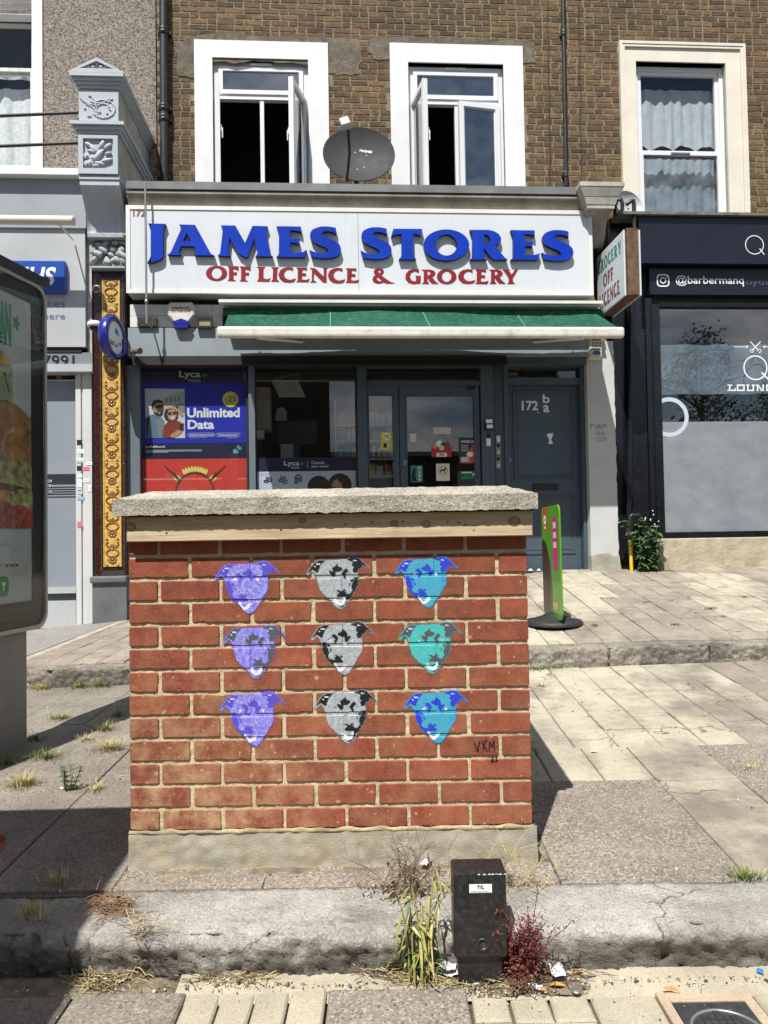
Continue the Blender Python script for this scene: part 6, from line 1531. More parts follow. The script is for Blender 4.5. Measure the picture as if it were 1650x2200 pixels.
# capital of the pilaster
cap = MB(); a0, a1 = U(194,540,-.17), U(269,540,-.17); zt_, zb_ = Z(232,505,-.17), Z(232,579,-.17)
cap.bbox(a0-.01, a1+.005, -.24, .1, zt_-.06, zt_, .01); cap.box(a0, a1, -.13, .1, zb_+.03, zt_-.06); cap.bbox(a0+.01, a1+.005, -.20, .1, zb_, zb_+.03, .008)
w_, h_ = a1-a0, zt_-.06-zb_-.03
for q in range(26): leafb(cap, a0+rc.uniform(.05,.95)*w_, zb_+.03+rc.uniform(.08,.95)*h_, rc.uniform(.08,.16), rc.uniform(.045,.075), rc.uniform(0,3.1), -.15-rc.uniform(0,.03), .03)
part('floral_capital', cap, mat('grey painted carving', (.33,.36,.38), .65, .15, 20, bump=.3, bscale=60), pil)
# fittings on the pilaster
t = thing('round_sign', 'round blue rimmed projecting sign with white face on the tiled pilaster', 'sign', (U(240,770,-.4), -.2, Z(240,770,-.4)))
sc_ = hit(242, 726, -.38); SM = Matrix.Translation(sc_) @ Matrix.Rotation(R(80), 4, 'Z')
mb = MB(); r_ = .235; mb.lathe([(1e-4,-.03),(r_*.75,-.03),(r_*.76,-.045),(r_*.95,-.05),(r_,-.03),(r_,.03),(r_*.95,.05),(r_*.76,.045),(r_*.75,.03),(1e-4,.03)], (0,0,0), 'Y', 48); mb.xf(SM); part('rim', mb, M_pvcblue, t)
mb = MB(); mb.lathe([(1e-4,-.0315),(r_*.745,-.0315)], (0,0,0), 'Y', 40); mb.lathe([(1e-4,.0315),(r_*.745,.0315)], (0,0,0), 'Y', 40); mb.xf(SM); part('face', mb, M_white, t)
mb = MB(); mb.prism([(-.02,.05),(.09,.03),(.05,.10),(.0,.11)], -.033, None, 0)
for q, (x, z, w2, h2) in enumerate(((-.12,-.10,.02,.06),(-.09,-.10,.018,.05),(-.06,-.10,.018,.05),(-.02,-.10,.012,.07),(.01,-.10,.03,.035),(.06,-.08,.012,.05),(.09,-.06,.03,.03))): mb.prism([(x, z), (x+w2, z+.005), (x+w2*1.1, z+h2), (x+.004, z+h2)], -.033, None, 1)
mb.xf(SM); part('logo', mb, [flat('sky blue print', (.02,.25,.55)), M_blackp], t)
mb = MB(); e_ = hit(262, 742, -.2); mb.bbox(e_.x-.02, e_.x+.05, -.24, PDp, e_.z-.11, e_.z+.07, .02); part('bracket', mb, M_pvcblue, t)
t = thing('dome_camera', 'white dome security camera beside the round blue sign', 'camera', (U(203,700,-.35), -.3, Z(203,720,-.35)))
c_ = hit(204, 697, -.35); mb = MB(); mb.lathe([(1e-4,.035),(.05,.033),(.075,.02),(.08,-.01),(.075,-.028),(.06,-.03)], c_, 'Z', 24); mb.tube([c_+Vector((.05,0,.01)), c_+Vector((.16,.10,.0)), c_+Vector((.17,.22,.0))], .018, 8); part('housing', mb, M_upvc, t)
mb = MB(); mb.lathe([(.058,-.03),(.052,-.055),(.03,-.075),(1e-4,-.08)], c_, 'Z', 20); part('dome', mb, flat('smoked dome', (.008,.008,.008), .08), t)
t = thing('pipe_clamp', 'small round metal ring clamp on the maroon tiles under the carved capital', 'clamp', tuple(hit(207, 628, -.15)))
c_ = hit(207, 621, -.16); mb = MB(); mb.tube([c_+Vector((.038*math.cos(q*.4), 0, .038*math.sin(q*.4))) for q in range(17)], .007, 6); mb.box(c_.x-.055, c_.x-.035, -.15, PDp, c_.z-.01, c_.z+.01); part('ring', mb, M_metal, t)
t = thing('bullet_camera', 'small grey bullet camera above the corner of the grocery window', 'camera', tuple(hit(285, 765, -.2)))
c_ = hit(292, 756, -.24); mb = MB(); mb.tube([c_+Vector((-.05,.03,.012)), c_+Vector((.05,-.05,-.002))], .03, 12); mb.tube([c_+Vector((.045,-.046,0)), c_+Vector((.062,-.06,-.004))], .034, 12); mb.tube([c_+Vector((-.02,.02,-.02)), c_+Vector((-.03,.06,-.05))], .010, 6); mb.tube([c_+Vector((-.05,.04,.02)), c_+Vector((-.09,.07,.06))], .004, 5); part('body', mb, mat('camera grey', (.12,.115,.10), .5), t)

# ================================================================== advertising panel at the end of the bus shelter
PE = Vector((-1.985, 4.25, 0)); PDIR = Vector((-.19, -.98, 0)).normalized()
ADM = Matrix.Translation(PE) @ Matrix.Rotation(math.atan2(PDIR.y, PDIR.x), 4, 'Z')   # x towards the road, z up; y = across
ADI = ADM.inverted()
def adhit(px, py, y=0.0):
    o = ADI @ CAM; dr = ADI.to_3x3() @ ray(px, py); t = (y-o.y)/dr.y; return o + dr*t
ad = thing('advert_panel', 'tall glass fronted advert panel with a food poster on a grey post', 'advert panel', (.5, 0, .2), ADM)
LW = 1.25; pzb, pzt = adhit(96, 1343).z, adhit(97, 632).z
side = 1 if (ADI @ CAM).y > 0 else -1          # the glass face we see
F_ = .07*side
def rrect(x0, x1, z0, z1, r, n=6):
    out = []
    for cx, cz, a0 in ((x1-r, z1-r, 0), (x0+r, z1-r, 90), (x0+r, z0+r, 180), (x1-r, z0+r, 270)):
        out += [(cx+r*math.cos(R(a0+90*k/n)), cz+r*math.sin(R(a0+90*k/n))) for k in range(n+1)]
    return out
mb = MB(); outer = rrect(0, LW, pzb, pzt, .09); inn = rrect(.020, LW-.020, pzb+.022, pzt-.022, .075)
mb.prism([outer, inn], -.066, .072*1.0); part('frame', mb, mat('brushed aluminium', (.40,.40,.39), .4, .06, 6, metal=.6), ad)
mb = MB(); mb.prism([inn, rrect(.115, LW-.115, pzb+.16, pzt-.12, .02)], F_-.012*side); mb.prism(inn, -F_*.5, F_*.2); part('black_border', mb, flat('black ceramic', (.010,.010,.011), .3), ad)
mb = MB(); mb.prism(inn, F_+.0*side); part('glass', mb, glass_mat('advert glass', (.90,.93,.93), .05, 0, .003, gz=.45), ad)
px_ = .115; q0, q1, z0_, z1_ = .115, LW-.115, pzb+.16, pzt-.12
yP = F_-.016*side; LV = lambda k: yP+.0012*k*side
M_adw = flat('pale poster paper', (.40,.43,.42), .5, .12, scale=3); M_adg = flat('poster green', (.01,.20,.07)); M_bun = flat('bun print', (.30,.13,.03), .4, .5, scale=9, speck=.2, sscale=40, speckcol=(.5,.34,.14)); M_let = flat('lettuce print', (.36,.36,.12), .4, .6, scale=22, stain=.4, staincol=(.14,.09,.02)); M_tom = flat('tomato print', (.34,.035,.025), .4, .5, scale=18, speck=.3, sscale=30, speckcol=(.5,.2,.1)); M_chs = flat('cheese print', (.52,.30,.04), .4, .5, scale=16); M_meat = flat('browned meat print', (.10,.045,.025), .4, .4, scale=18)
mb = MB(); mb.prism([(q0, z0_), (q1, z0_), (q1, z1_), (q0, z1_)], LV(0)); part('poster', mb, M_adw, ad)
# the picture: x runs from the far edge (0) back towards the road, so it reads mirrored in panel coordinates
mir = lambda x: x
H_ = z1_-z0_
def adp(pts, lv, m): m_.prism([(q0+x, z0_+z*H_) for x, z in pts], LV(lv), None, m)
m_ = MB()
def lump(cx, cz, rx, rz, seed, n=26): return [(cx+rx*math.cos(a)*(1+.12*noise.noise((seed+2*math.cos(a), 2*math.sin(a), 0))), cz+rz*math.sin(a)*(1+.18*noise.noise((seed+2*math.cos(a), 2*math.sin(a), 5)))) for a in [2*math.pi*i/n for i in range(n)]]
def clip(p): return [(max(.004, min(q1-q0-.004, x)), max(.24, z)) for x, z in p]
adp(clip(lump(.42, .50, .50, .17, 1)), 1, 0); adp(clip(lump(.02, .45, .16, .16, 3)), 2, 0); adp(clip(lump(.5, .40, .5, .06, 5)), 3, 1); adp(clip(lump(.12, .40, .18, .06, 8)), 4, 1); adp(clip(lump(.4, .33, .5, .06, 9)), 5, 4); adp(clip(lump(.2, .31, .22, .05, 11)), 6, 3); adp(clip(lump(.35, .27, .45, .055, 13)), 7, 2); adp(clip(lump(.08, .335, .11, .035, 17)), 8, 1); adp(clip(lump(.12, .275, .13, .04, 19)), 9, 2)
part('burger_picture', m_, [M_bun, M_let, M_tom, M_chs, M_meat], ad)
def adtext(s, px0, py0, px1, py1, lv, m, bold=.03):
    a, b = adhit(px0, py0, LV(lv)), adhit(px1, py1, LV(lv)); vs, fs, xa, xb, ya, yb = text_geo(s, bold)
    w_, h_ = b.x-a.x, abs(a.z-b.z)
    m_.add([(a.x+(p[0]-xa)/(xb-xa)*w_, LV(lv), min(a.z, b.z)+(p[1]-ya)/(yb-ya)*h_) for p in vs], fs, m)
m_ = MB(); adtext('MEDITERRANEAN', -130, 690, 24, 654, 2, 0, .05); adtext('THE', -20, 728, 6, 714, 2, 1, .03); adtext('HEROES', -110, 832, 29, 786, 11, 2, .05); adtext('YOUR WAY TO', -130, 1229, 40, 1211, 2, 1, .04)
a = adhit(-12, 1240, LV(2)); b = adhit(19, 1280, LV(2)); m_.prism(rrect(min(a.x,b.x), max(a.x,b.x), b.z, a.z, .03), LV(2), None, 0); adtext('Y', 3, 1270, 13, 1250, 3, 3, .05)
s0 = adhit(36, 694, LV(3)); m_.prism([(s0.x+.035*math.cos(k*math.pi/5)*(1 if k % 2 else .45), s0.z+.05*math.sin(k*math.pi/5)*(1 if k % 2 else .45)) for k in range(10)], LV(3), None, 0)
cr_ = adhit(4, 772, LV(3)); m_.prism([(cr_.x-.05, cr_.z-.03), (cr_.x+.06, cr_.z-.03), (cr_.x+.06, cr_.z+.02), (cr_.x+.03, cr_.z), (cr_.x, cr_.z+.05), (cr_.x-.03, cr_.z), (cr_.x-.06, cr_.z+.03)], LV(10), None, 4)
part('lettering', m_, [M_adg, M_blackp, flat('olive grey print', (.22,.24,.12)), M_white, M_chs], ad)
mb = MB(); lg = adhit(38, 1480); mb.box(lg.x, lg.x+.55, -.055, .055, .12, pzb+.005); part('post', mb, mat('grey painted post', (.26,.25,.235), .6, .1, 5, streak=.15), ad)
mb = MB(); mb.prism(rrect(-.01, LW+.01, pzt, pzt+.05, .02), -.085, .085); part('top_cap', mb, M_cable, ad)
# bus shelter whose roof shades the corner of the pavement
sh_ = thing('bus_shelter', 'bus shelter whose dark red bench end shows beside the shaded kerb', 'bus shelter', (-2.6, 1.0, ZF), IDM)
mb = MB(); mb.bbox(-4.6, -1.46, .4, 1.86, 2.42, 2.52, .03); part('roof', mb, M_metal, sh_)
mb = MB(); mb.tube([(-4.0, 2.1, ZF+.1), (-4.0, 2.1, .47)], .03, 8); mb.tube([(-1.5, 2.1, ZF), (-1.5, 2.1, .47)], .03, 8); part('bench_leg', mb, M_metal, sh_)
for x in (-4.4, -1.75):
    mb = MB(); mb.tube([(x, 1.7, ZF), (x, 1.7, 2.42)], .04, 10); part('post', mb, M_metal, sh_)
mb = MB(); mb.bbox(-4.2, -1.112, 2.03, 2.20, .468, .512, .012); part('bench_seat', mb, mat('dark red bench', (.12,.015,.015), .4), sh_)
# ================================================================== barber shop
BD = -.13
bar = thing('barber_shop', 'black and navy barber shop front with frosted lounge window', 'shop', (3.8, .1, .8))
mb = MB(); b0 = U(1373, 515, BD-.12); mb.box(b0, 7.5, BD-.12, .1, Z(1510,566,BD-.12), Z(1510,463,BD-.12)); part('upper_fascia', mb, M_navy, bar)
mb = MB(); b0 = U(1396, 605, BD-.02); mb.box(b0, 7.5, BD-.02, .1, Z(1510,633,BD-.02), Z(1510,576,BD-.02)); part('lower_fascia', mb, M_navy, bar)
mb = MB(); mb.box(U(1380,570,BD+.1), 7.5, BD+.08, .1, Z(1510,660,BD+.1), Z(1510,560,BD+.1)); part('recess', mb, M_cable, bar)
f0 = U(1400, 900, BD+.05); wz1, wz0 = Z(1530, 662, BD+.10), Z(1530, 1142, BD+.10); g0_ = U(1418, 900, BD+.10)
mb = MB(); mb.bbox(f0, g0_, BD+.03, .1, wz0-.07, wz1+.03, .006); mb.box(g0_, 7.5, BD+.05, .1, wz0-.07, wz0); mb.box(g0_, 7.5, BD+.05, .1, wz1, wz1+.05); mb.box(6.0, 6.1, BD+.05, .1, wz0, wz1); part('window_frame', mb, M_black, bar)
zfm, zbn = Z(1530, 906, BD+.10), Z(1530, 845, BD+.10)
mb = MB(); mb.sheet(g0_, 6.0, wz0, wz1, BD+.10); pn = part('pane', mb, glass_mat('barber glass', (.75,.80,.85), .20, 0, .006, .10), bar)
fm = bpy.data.materials.new('frosted film'); fm.use_nodes = True; n_, l_ = nodes(fm); p_ = n_['Principled BSDF']; p_.inputs['Roughness'].default_value = .30
l_.new(_mix(n_, l_, _map(n_, l_, _noise(n_, l_, 2.2, 7, .7, None, (1.4,1,2.2)), .35, .7), (.19,.21,.23), (.27,.29,.31)), p_.inputs['Base Color'])
mb = MB(); mb.sheet(g0_, 6.0, wz0, zfm, BD+.094); part('frosted_film', mb, fm, pn)
wf = MB()
def wisp(u, v):
    x = g0_ + 2.2*u; return (x, BD+.16+.02*math.sin(u*30), zbn + (Z(1480,738,BD+.10)-zbn)*v)
mb = MB(); mb.grid(wisp, 60, 4); part('window_blind', mb, mat('grey gauze blind', (.22,.25,.275), .8, .25, 4), pn)
e = BD+.096
mb = MB(); disc(mb, 1438, 896, 43, e-.004, 0, 40, 34); part('ring_decal', mb, flat('pale ring print', (.50,.55,.66)), pn)
mb = MB(); disc(mb, 1623, 790, 27, e, 0, 40, 24.2)
def seg(mb, x0, y0, x1, y1, w, d, m=0):
    a, b = Vector((x0,y0)), Vector((x1,y1)); n2 = Vector((-(b-a).y, (b-a).x)).normalized()*w/2; ppoly(mb, [a-n2, b-n2, b+n2, a+n2], d, m)
seg(mb, 1636, 800, 1652, 816, 3, e-.0006)
seg(mb, 1612, 734, 1629, 752, 2.2, e-.0006); seg(mb, 1634, 734, 1617, 752, 2.2, e-.0012); disc(mb, 1615, 754, 4, e-.0018, 0, 16, 2.6); disc(mb, 1632, 754, 4, e-.0018, 0, 16, 2.6)
seg(mb, 1577, 745, 1606, 745, 1.4, e-.0006); disc(mb, 1605, 745, 2.4, e-.0012, 0, 12); seg(mb, 1641, 745, 1670, 745, 1.4, e-.0006); disc(mb, 1642, 745, 2.4, e-.0012, 0, 12)
def slabL(ch, x0, x1, y0, y1):
    t = 3.1
    R_ = lambda a, b, c, d2: ppoly(mb, [(a,b),(c,b),(c,d2),(a,d2)], e-.0006)
    if ch == 'L': R_(x0,y0,x0+10,y0+2.6); R_(x0+3,y0,x0+6.2,y1); R_(x0,y1-2.8,x1,y1); R_(x1-2.6,y1-6,x1,y1-2.8)
    if ch == 'O': R_(x0,y0,x1,y0+2.8); R_(x0,y1-2.8,x1,y1); R_(x0,y0+2.8,x0+t,y1-2.8); R_(x1-t,y0+2.8,x1,y1-2.8)
    if ch == 'U': R_(x0-1,y0,x0+6,y0+2.6); R_(x1-6,y0,x1+1,y0+2.6); R_(x0+1,y0+2.6,x0+1+t,y1); R_(x1-1-t,y0+2.6,x1-1,y1); R_(x0+1+t,y1-2.8,x1-1-t,y1)
    if ch == 'N': R_(x0-1,y0,x0+5,y0+2.6); R_(x0+1,y0+2.6,x0+1+t,y1); R_(x1-1-t,y0,x1-1,y1); ppoly(mb, [(x0+1+t,y0+2.6),(x0+4+t,y0+2.6),(x1-1-t,y1),(x1-4-t,y1)], e-.0006)
    if ch == 'G': slabL('O', x0, x1, y0, y1)
for ch, x0, x1 in (('L',1563,1581),('O',1583,1600),('U',1604,1621),('N',1625,1642),('G',1646,1662)): slabL(ch, x0, x1, 826, 840)
part('window_logo', mb, M_white, pn)
mb = MB(); uf = bar
fd = BD-.124
mb = MB(); disc(mb, 1621, 526, 21, fd, 0, 40, 19.2); seg(mb, 1632, 534, 1642, 547, 1.8, fd-.0006); part('fascia_logo', mb, M_white, bar)
fd = BD-.024; mb = MB()
a = rect(1411, 589, 1438, 616, fd); rr_ = (a[1]-a[0])*.28
def rr(x0, x1, z0, z1, r): return rrect(x0, x1, z0, z1, r)
w_ = a[1]-a[0]; mb.prism([rr(a[0], a[1], a[2], a[3], rr_), rr(a[0]+w_*.1, a[1]-w_*.1, a[2]+w_*.1, a[3]-w_*.1, rr_*.7)], fd); disc(mb, 1424.5, 602.5, 7, fd, 0, 24, 4.8); disc(mb, 1432, 595.5, 1.6, fd, 0, 10)
ptext(mb, '@barbermanq', 1452, 592, 1598, 615, fd, 0, bold=.008); part('handle_lettering', mb, M_white, bar)
mb = MB(); ptext(mb, 'oyds', 1602, 598, 1652, 616, fd, 0); part('ghost_lettering', mb, flat('ghost blue print', (.06,.09,.15)), bar)
# black pilaster, riser, roof edge
k0, k1 = U(1320, 900, -.04), f0
mb = MB(); mb.box(k0, k1, -.04, .12, .75, Z(1360, 470, -.04)); mb.bbox(k0+.16, k1-.05, -.085, -.039, .78, 3.7, .01); mb.box(k1-.05, k1+.03, -.10, .1, .95, Z(1400, 640, -.1)); part('black_pilaster', mb, M_black, bar)
mb = MB(); mb.bbox(U(1410,1190,-.14), 7.5, -.14, .1, .70, wz0-.072, .012, seg=2); part('stall_riser', mb, mat('cream rendered riser', (.46,.40,.29), .9, .18, 5, bump=.8, bscale=14, dirt=(.28,.24,.18), dirtscale=3, dirtamt=.5, bdist=.02), bar)
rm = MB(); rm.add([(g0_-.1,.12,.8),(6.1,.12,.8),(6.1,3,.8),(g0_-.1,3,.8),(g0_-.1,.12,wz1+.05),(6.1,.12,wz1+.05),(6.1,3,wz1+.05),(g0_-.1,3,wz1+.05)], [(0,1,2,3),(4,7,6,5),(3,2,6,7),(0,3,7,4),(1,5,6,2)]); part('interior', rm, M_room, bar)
for q, (a0, a1) in enumerate(((1520, 1548), (1600, 1640))):
    mb = MB(); prect(mb, a0, 850, a1, 900, .6, .65); part('inner_picture', mb, mat('dim mirror', (.10,.12,.13), .4), bar)
mb = MB(); mb.box(U(1322,458,-.2), 7.5, -.30, WD, Z(1490,461,-.3), Z(1490,455,-.3)); solo('roof_ledge', mb, mat('mossy ledge', (.15,.145,.125), .9, .3, 12, bump=.6, bscale=50), 'mossy grey roof ledge over the navy fascia', 'ledge', base=(4, -.3, Z(1490,461,-.3)))
mb = MB(); mb.box(k0, U(1385,500,0), .02, .12, Z(1350,560,.02), Z(1350,472,.02)); solo('red_brick_patch', mb, mat('dull red paint', (.075,.030,.022), .8, .2, 8), 'dull red wall patch behind the black soil pipes', 'wall patch', base=(k0, .05, Z(1350,560,.02)))
# black soil pipes
pA, pB = hit(1327, 428, -.22), hit(1362, 440, -.25)
mb = MB(); mb.tube([hit(1321,470,-.05), hit(1322,440,-.2), hit(1326,430,-.24), hit(1334,428,-.24), hit(1337,436,-.24), hit(1337,452,-.24)], .022, 8); mb.tube([hit(1345,440,-.24), hit(1355,432,-.26), hit(1361,431,-.26), hit(1362,440,-.26), hit(1363,500,-.26)], .024, 10)
solo('soil_pipe', mb, M_pipe, 'bent black pipes at the end of the cornice above the rusty sign', 'pipe', base=tuple(hit(1362,500,-.26)))
c0 = hit(1352, 640, -.10); mb = MB(); mb.tube([hit(1357,600,-.11), hit(1354,900,-.11), hit(1351,1110,-.11)], .028, 10); solo('black_downpipe', mb, M_black, 'glossy black downpipe running down the black pilaster', 'downpipe', base=tuple(hit(1351,1110,-.11)))
# small pale dish peeping over the end of the cornice
t = thing('satellite_dish', 'small pale grey dish seen behind the bent pipes below the cream window', 'satellite dish', tuple(hit(1355, 458, .35)))
c_ = hit(1352, 440, .35); mb = MB(); mb.lathe([(1e-4,.05),(.5,.04),(1,0),(1.02,-.01),(1,.015)], (0,0,0), 'Y', 36, 0, True, .185, .185); mb.xf(Matrix.Translation(c_) @ Matrix.Rotation(R(-12),4,'X') @ Matrix.Rotation(R(14),4,'Z')); part('reflector', mb, M_dishl, t)
mb = MB(); mb.tube([c_+Vector((0,.05,-.02)), c_+Vector((0,.1,-.25))], .02, 8); part('mount', mb, M_metal, t)
# yellow gas riser
t = thing('gas_pipe', 'yellow plastic gas pipe with black iron elbow beside the weeds', 'gas pipe', tuple(hit(1356,1229,-.2)))
a, b = hit(1354,1158,-.2), hit(1357,1230,-.2); mb = MB(); mb.tube([a, b], .020, 12); part('sleeve', mb, flat('yellow plastic', (.72,.50,.03), .45), t)
mb = MB(); mb.tube([hit(1353,1158,-.2), hit(1353,1148,-.2)], .026, 10); mb.tube([hit(1353,1146,-.2), hit(1353,1112,-.2), hit(1356,1107,-.2), hit(1372,1106,-.17), hit(1376,1112,-.14)], .021, 10); mb.tube([hit(1352,1130,-.2), hit(1352,1122,-.2)], .028, 10); part('elbow', mb, M_pipe, t)
mb = MB(); mb.tube([hit(1347,1145,-.205), hit(1361,1145,-.205)], .012, 8); mb.tube([hit(1353.5,1157,-.2), hit(1353.5,1145,-.2)], .024, 10); part('valve', mb, M_metal, t)

# ================================================================== wobble sign
wc = Vector((1.39, 6.2, zup(1.39, 6.2)))
wb = thing('pavement_sign', 'narrow green ice cream pavement sign on a black rubber base', 'pavement sign', (wc.x, wc.y, wc.z), IDM)
mb = MB(); mb.lathe([(1e-4,.10),(.05,.098),(.10,.07),(.18,.045),(.235,.035),(.25,.02),(.247,.0)], (wc.x, wc.y, wc.z), 'Z', 40, 0, True, .96, 1.0); part('rubber_base', mb, mat('black rubber', (.022,.022,.024), .6, .2, 10, speck=.08, sscale=60, speckcol=(.2,.2,.2)), wb)
# board stands almost edge-on
aw_ = R(38); WM = Matrix.Translation(wc + Vector((-.005,-.03,.03))) @ Matrix.Rotation(R(-86),4,'Z') @ Matrix.Rotation(R(-1.5),4,'Y')
WBW, WBH = .50, .95
M_wg = flat('leaf green print', (.11,.32,.025), .3, .06, coat=.3); M_wp = flat('magenta print', (.55,.03,.20), .3); M_wc = flat('chocolate print', (.055,.022,.014), .3, .35, scale=30); M_wc2 = flat('chocolate shine print', (.15,.075,.045), .3, .3, scale=30)
ol = rrect(-WBW/2, WBW/2, .02, WBH, .06)
def wbp(name, f, m):
    mb = MB(); f(mb); mb.xf(WM); return part(name, mb, m, wb)
wbp('board', lambda mb: mb.prism(ol, -.006, .006), M_wg)
for s in (-1, 1):
    y = .0075*s
    def X(v, s=s): return -v*s
    wbp('logo_flag', lambda mb: mb.prism([(X(-.19),.945),(X(-.09),.945),(X(-.09),.78),(X(-.14),.73),(X(-.19),.78)], y), M_pred)
    wbp('heart_logo', lambda mb: (mb.prism([[(X(-.14)+.034*math.cos(k*.4), .84+.04*math.sin(k*.4)) for k in range(16)], [(X(-.14)+.014*math.cos(k*.8), .84+.018*math.sin(k*.8)) for k in range(8)]], y*1.15), mb.prism([(X(-.165),.785),(X(-.115),.785),(X(-.12),.765),(X(-.16),.765)], y*1.15)), M_white)
    wbp('choc_bar', lambda mb: mb.prism([(X(-.25),.06),(X(-.04),.03),(X(-.02),.25),(X(-.04),.45),(X(-.07),.55),(X(-.13),.64),(X(-.20),.68),(X(-.25),.66)], y), M_wc)
    wbp('caramel_edge', lambda mb: mb.prism([(X(-.04),.03),(X(.0),.04),(X(.015),.25),(X(-.01),.46),(X(-.05),.56),(X(-.04),.45),(X(-.02),.25)], y), M_wc2)
    wbp('pink_strip', lambda mb: mb.prism(rrect(min(X(.06), X(.19)), max(X(.06), X(.19)), .42, .86, .05), y), M_wp)
    for z in (.76, .68, .60): wbp('strip_print', lambda mb: mb.prism([(X(.085), z), (X(.165), z), (X(.165), z+.05), (X(.085), z+.05)], y*1.15), flat('pink white print', (.75,.55,.62), .3))
    wbp('caption', lambda mb: (mb.prism([(X(.04),.10),(X(.17),.10),(X(.17),.16),(X(.04),.16)], y*1.1), mb.prism([(X(.08),.18),(X(.12),.18),(X(.12),.22),(X(.08),.22)], y*1.1)), flat('pale yellow print', (.50,.48,.18), .4, .5, scale=90))

# ================================================================== black traffic signal cabinet
cb0 = hit(976, 2095, 2.19, IDM)
X0, X1 = hit(973, 1980, 2.19, IDM).x, hit(1086, 1980, 2.19, IDM).x
cz1 = hit(1028, 1862, 2.185, IDM).z; czm = hit(1030, 2047, 2.185, IDM).z
tc_ = thing('signal_cabinet', 'small black metal cabinet marked T/L standing against the kerb', 'cabinet', ((X0+X1)/2, 2.22, ZF), IDM)
mb = MB(); mb.bbox(X0, X1, 2.155, 2.245, czm, cz1, .008, seg=2); part('door', mb, M_cabinet if 'M_cabinet' in globals() else mat('satin black paint', (.012,.012,.013), .38, .2, 8, speck=.05, sscale=80, speckcol=(.3,.3,.3), dirt=(.07,.06,.05), dirtscale=6, dirtamt=.3), tc_)
mb = MB(); mb.bbox(X0+.012, X1-.012, 2.172, 2.243, ZF-.04, czm-.001, .004); part('base', mb, MATS['satin black paint'], tc_)
lx = (X0+X1)/2; p = hit(1038, 2031, 2.15, IDM)
mb = MB(); mb.lathe([(.010,.0),(.013,-.004),(.019,-.006),(.019,0)], (p.x, 2.155, p.z), 'Y', 20); mb.lathe([(1e-4,-.002),(.009,-.002)], (p.x, 2.155, p.z), 'Y', 5); part('lock', mb, M_pipe, tc_)
mb = MB(); a, b = hit(1008, 1900, 2.153, IDM), hit(1057, 1918, 2.153, IDM); mb.sheet(a.x, b.x, b.z, a.z, 2.1535); lb_ = part('label_plate', mb, M_white, tc_)
mb = MB(); w_ = b.x-a.x; h_ = a.z-b.z; text_into(mb, 'T/L', a.x+w_*.34, a.x+w_*.66, b.z+h_*.45, b.z+h_*.88, 2.1525, bold=.03); text_into(mb, 'STREET MAINTENANCE', a.x+w_*.08, a.x+w_*.92, b.z+h_*.08, b.z+h_*.22, 2.1525); part('label_lettering', mb, M_blackp, lb_)
mb = MB()
for q in range(9): x = lx + random.uniform(-.02,.07); mb.prism([(x, cz1-.010), (x+random.uniform(.004,.014), cz1-.010), (x+.006, cz1-.006)], 2.1545)
part('chipped_paint', mb, M_white, tc_)

# ================================================================== drain cover
dcx0, dcx1, dcy0, dcy1 = .768, .967, 1.825, 2.079
dr_ = thing('drain_cover', 'square cast iron inspection cover with a round grid in the footway', 'drain cover', ((dcx0+dcx1)/2, (dcy0+dcy1)/2, ZF), IDM)
M_ci = mat('cast iron', (.055,.06,.065), .5, .25, 20, bump=.4, bscale=80, metal=.3)
mb = MB(); mb.box(dcx0, dcx1, dcy0, dcy1, ZF-.03, ZF-.0005); part('frame', mb, M_ci, dr_)
cx, cy, r_ = (dcx0+dcx1)/2, (dcy0+dcy1)/2, .092
mb = MB(); mb.lathe([(r_-.004,0),(r_-.004,.004),(r_+.004,.004),(r_+.004,0)], (cx, cy, ZF-.0005), 'Z', 48); part('rim', mb, M_metal, dr_)
for i in range(-4, 5):
    for j in range(-4, 5):
        x, y = cx+i*.0195, cy+j*.0195
        if math.hypot(abs(x-cx)+.009, abs(y-cy)+.009) < r_-.004:
            mb = MB(); mb.box(x-.0085, x+.0085, y-.0085, y+.0085, ZF-.0005, ZF+.003); part('raised_square', mb, M_ci, dr_)
M_bpaint = mat('blue marker paint', (.03,.20,.50), .6, .3, 60)
mb = MB()
for q in range(26): a = random.uniform(0, 6.28); rr2 = abs(random.gauss(0,.022)); x, y = cx+.0+rr2*math.cos(a)*1.3, cy-.03+rr2*math.sin(a); mb.lathe([(1e-4,(.0032+.0001*q)),(random.uniform(.003,.009),(.0032+.0001*q))], (x, y, ZF), 'Z', 7)
part('blue_paint_mark', mb, M_bpaint, dr_)
# ================================================================== weeds, grass and litter
M_straw = mat('dry straw', (.52,.43,.20), .8, .2, 30, rand=.3); M_grass = mat('green grass', (.105,.17,.035), .7, .25, 20, rand=.35, hsv=.04)
M_ygreen = mat('yellowing leaf', (.30,.28,.075), .6, .25, 20, rand=.3, hsv=.04); M_leaf = mat('weed leaf', (.06,.12,.03), .6, .25, 20, rand=.35, hsv=.03)
M_stem = mat('dead stem', (.20,.135,.075), .85, .25, 30); M_redw = mat('red weed leaf', (.16,.030,.024), .6, .35, 40, rand=.45, hsv=.03); M_deadleaf = mat('orange dead leaf', (.50,.24,.06), .6, .3, 60, rand=.2)
gz = ground_z
def blade(mb, p, d, h, w, bend, m=0, seg=4):
    d = Vector((d[0], d[1], 0)); sd = Vector((-d.y, d.x, 0)); pts = []
    for k in range(seg+1):
        t = k/seg; q = Vector(p) + d*(bend*h*t*t) + Vector((0,0,h*t*(1-.35*bend*t)))
        pts.append((q - sd*w*(1-t)*.5, q + sd*w*(1-t)*.5))
    vs = [v for a in pts for v in a]; mb.add(vs, [(2*k, 2*k+1, 2*k+3, 2*k+2) for k in range(seg)], m)
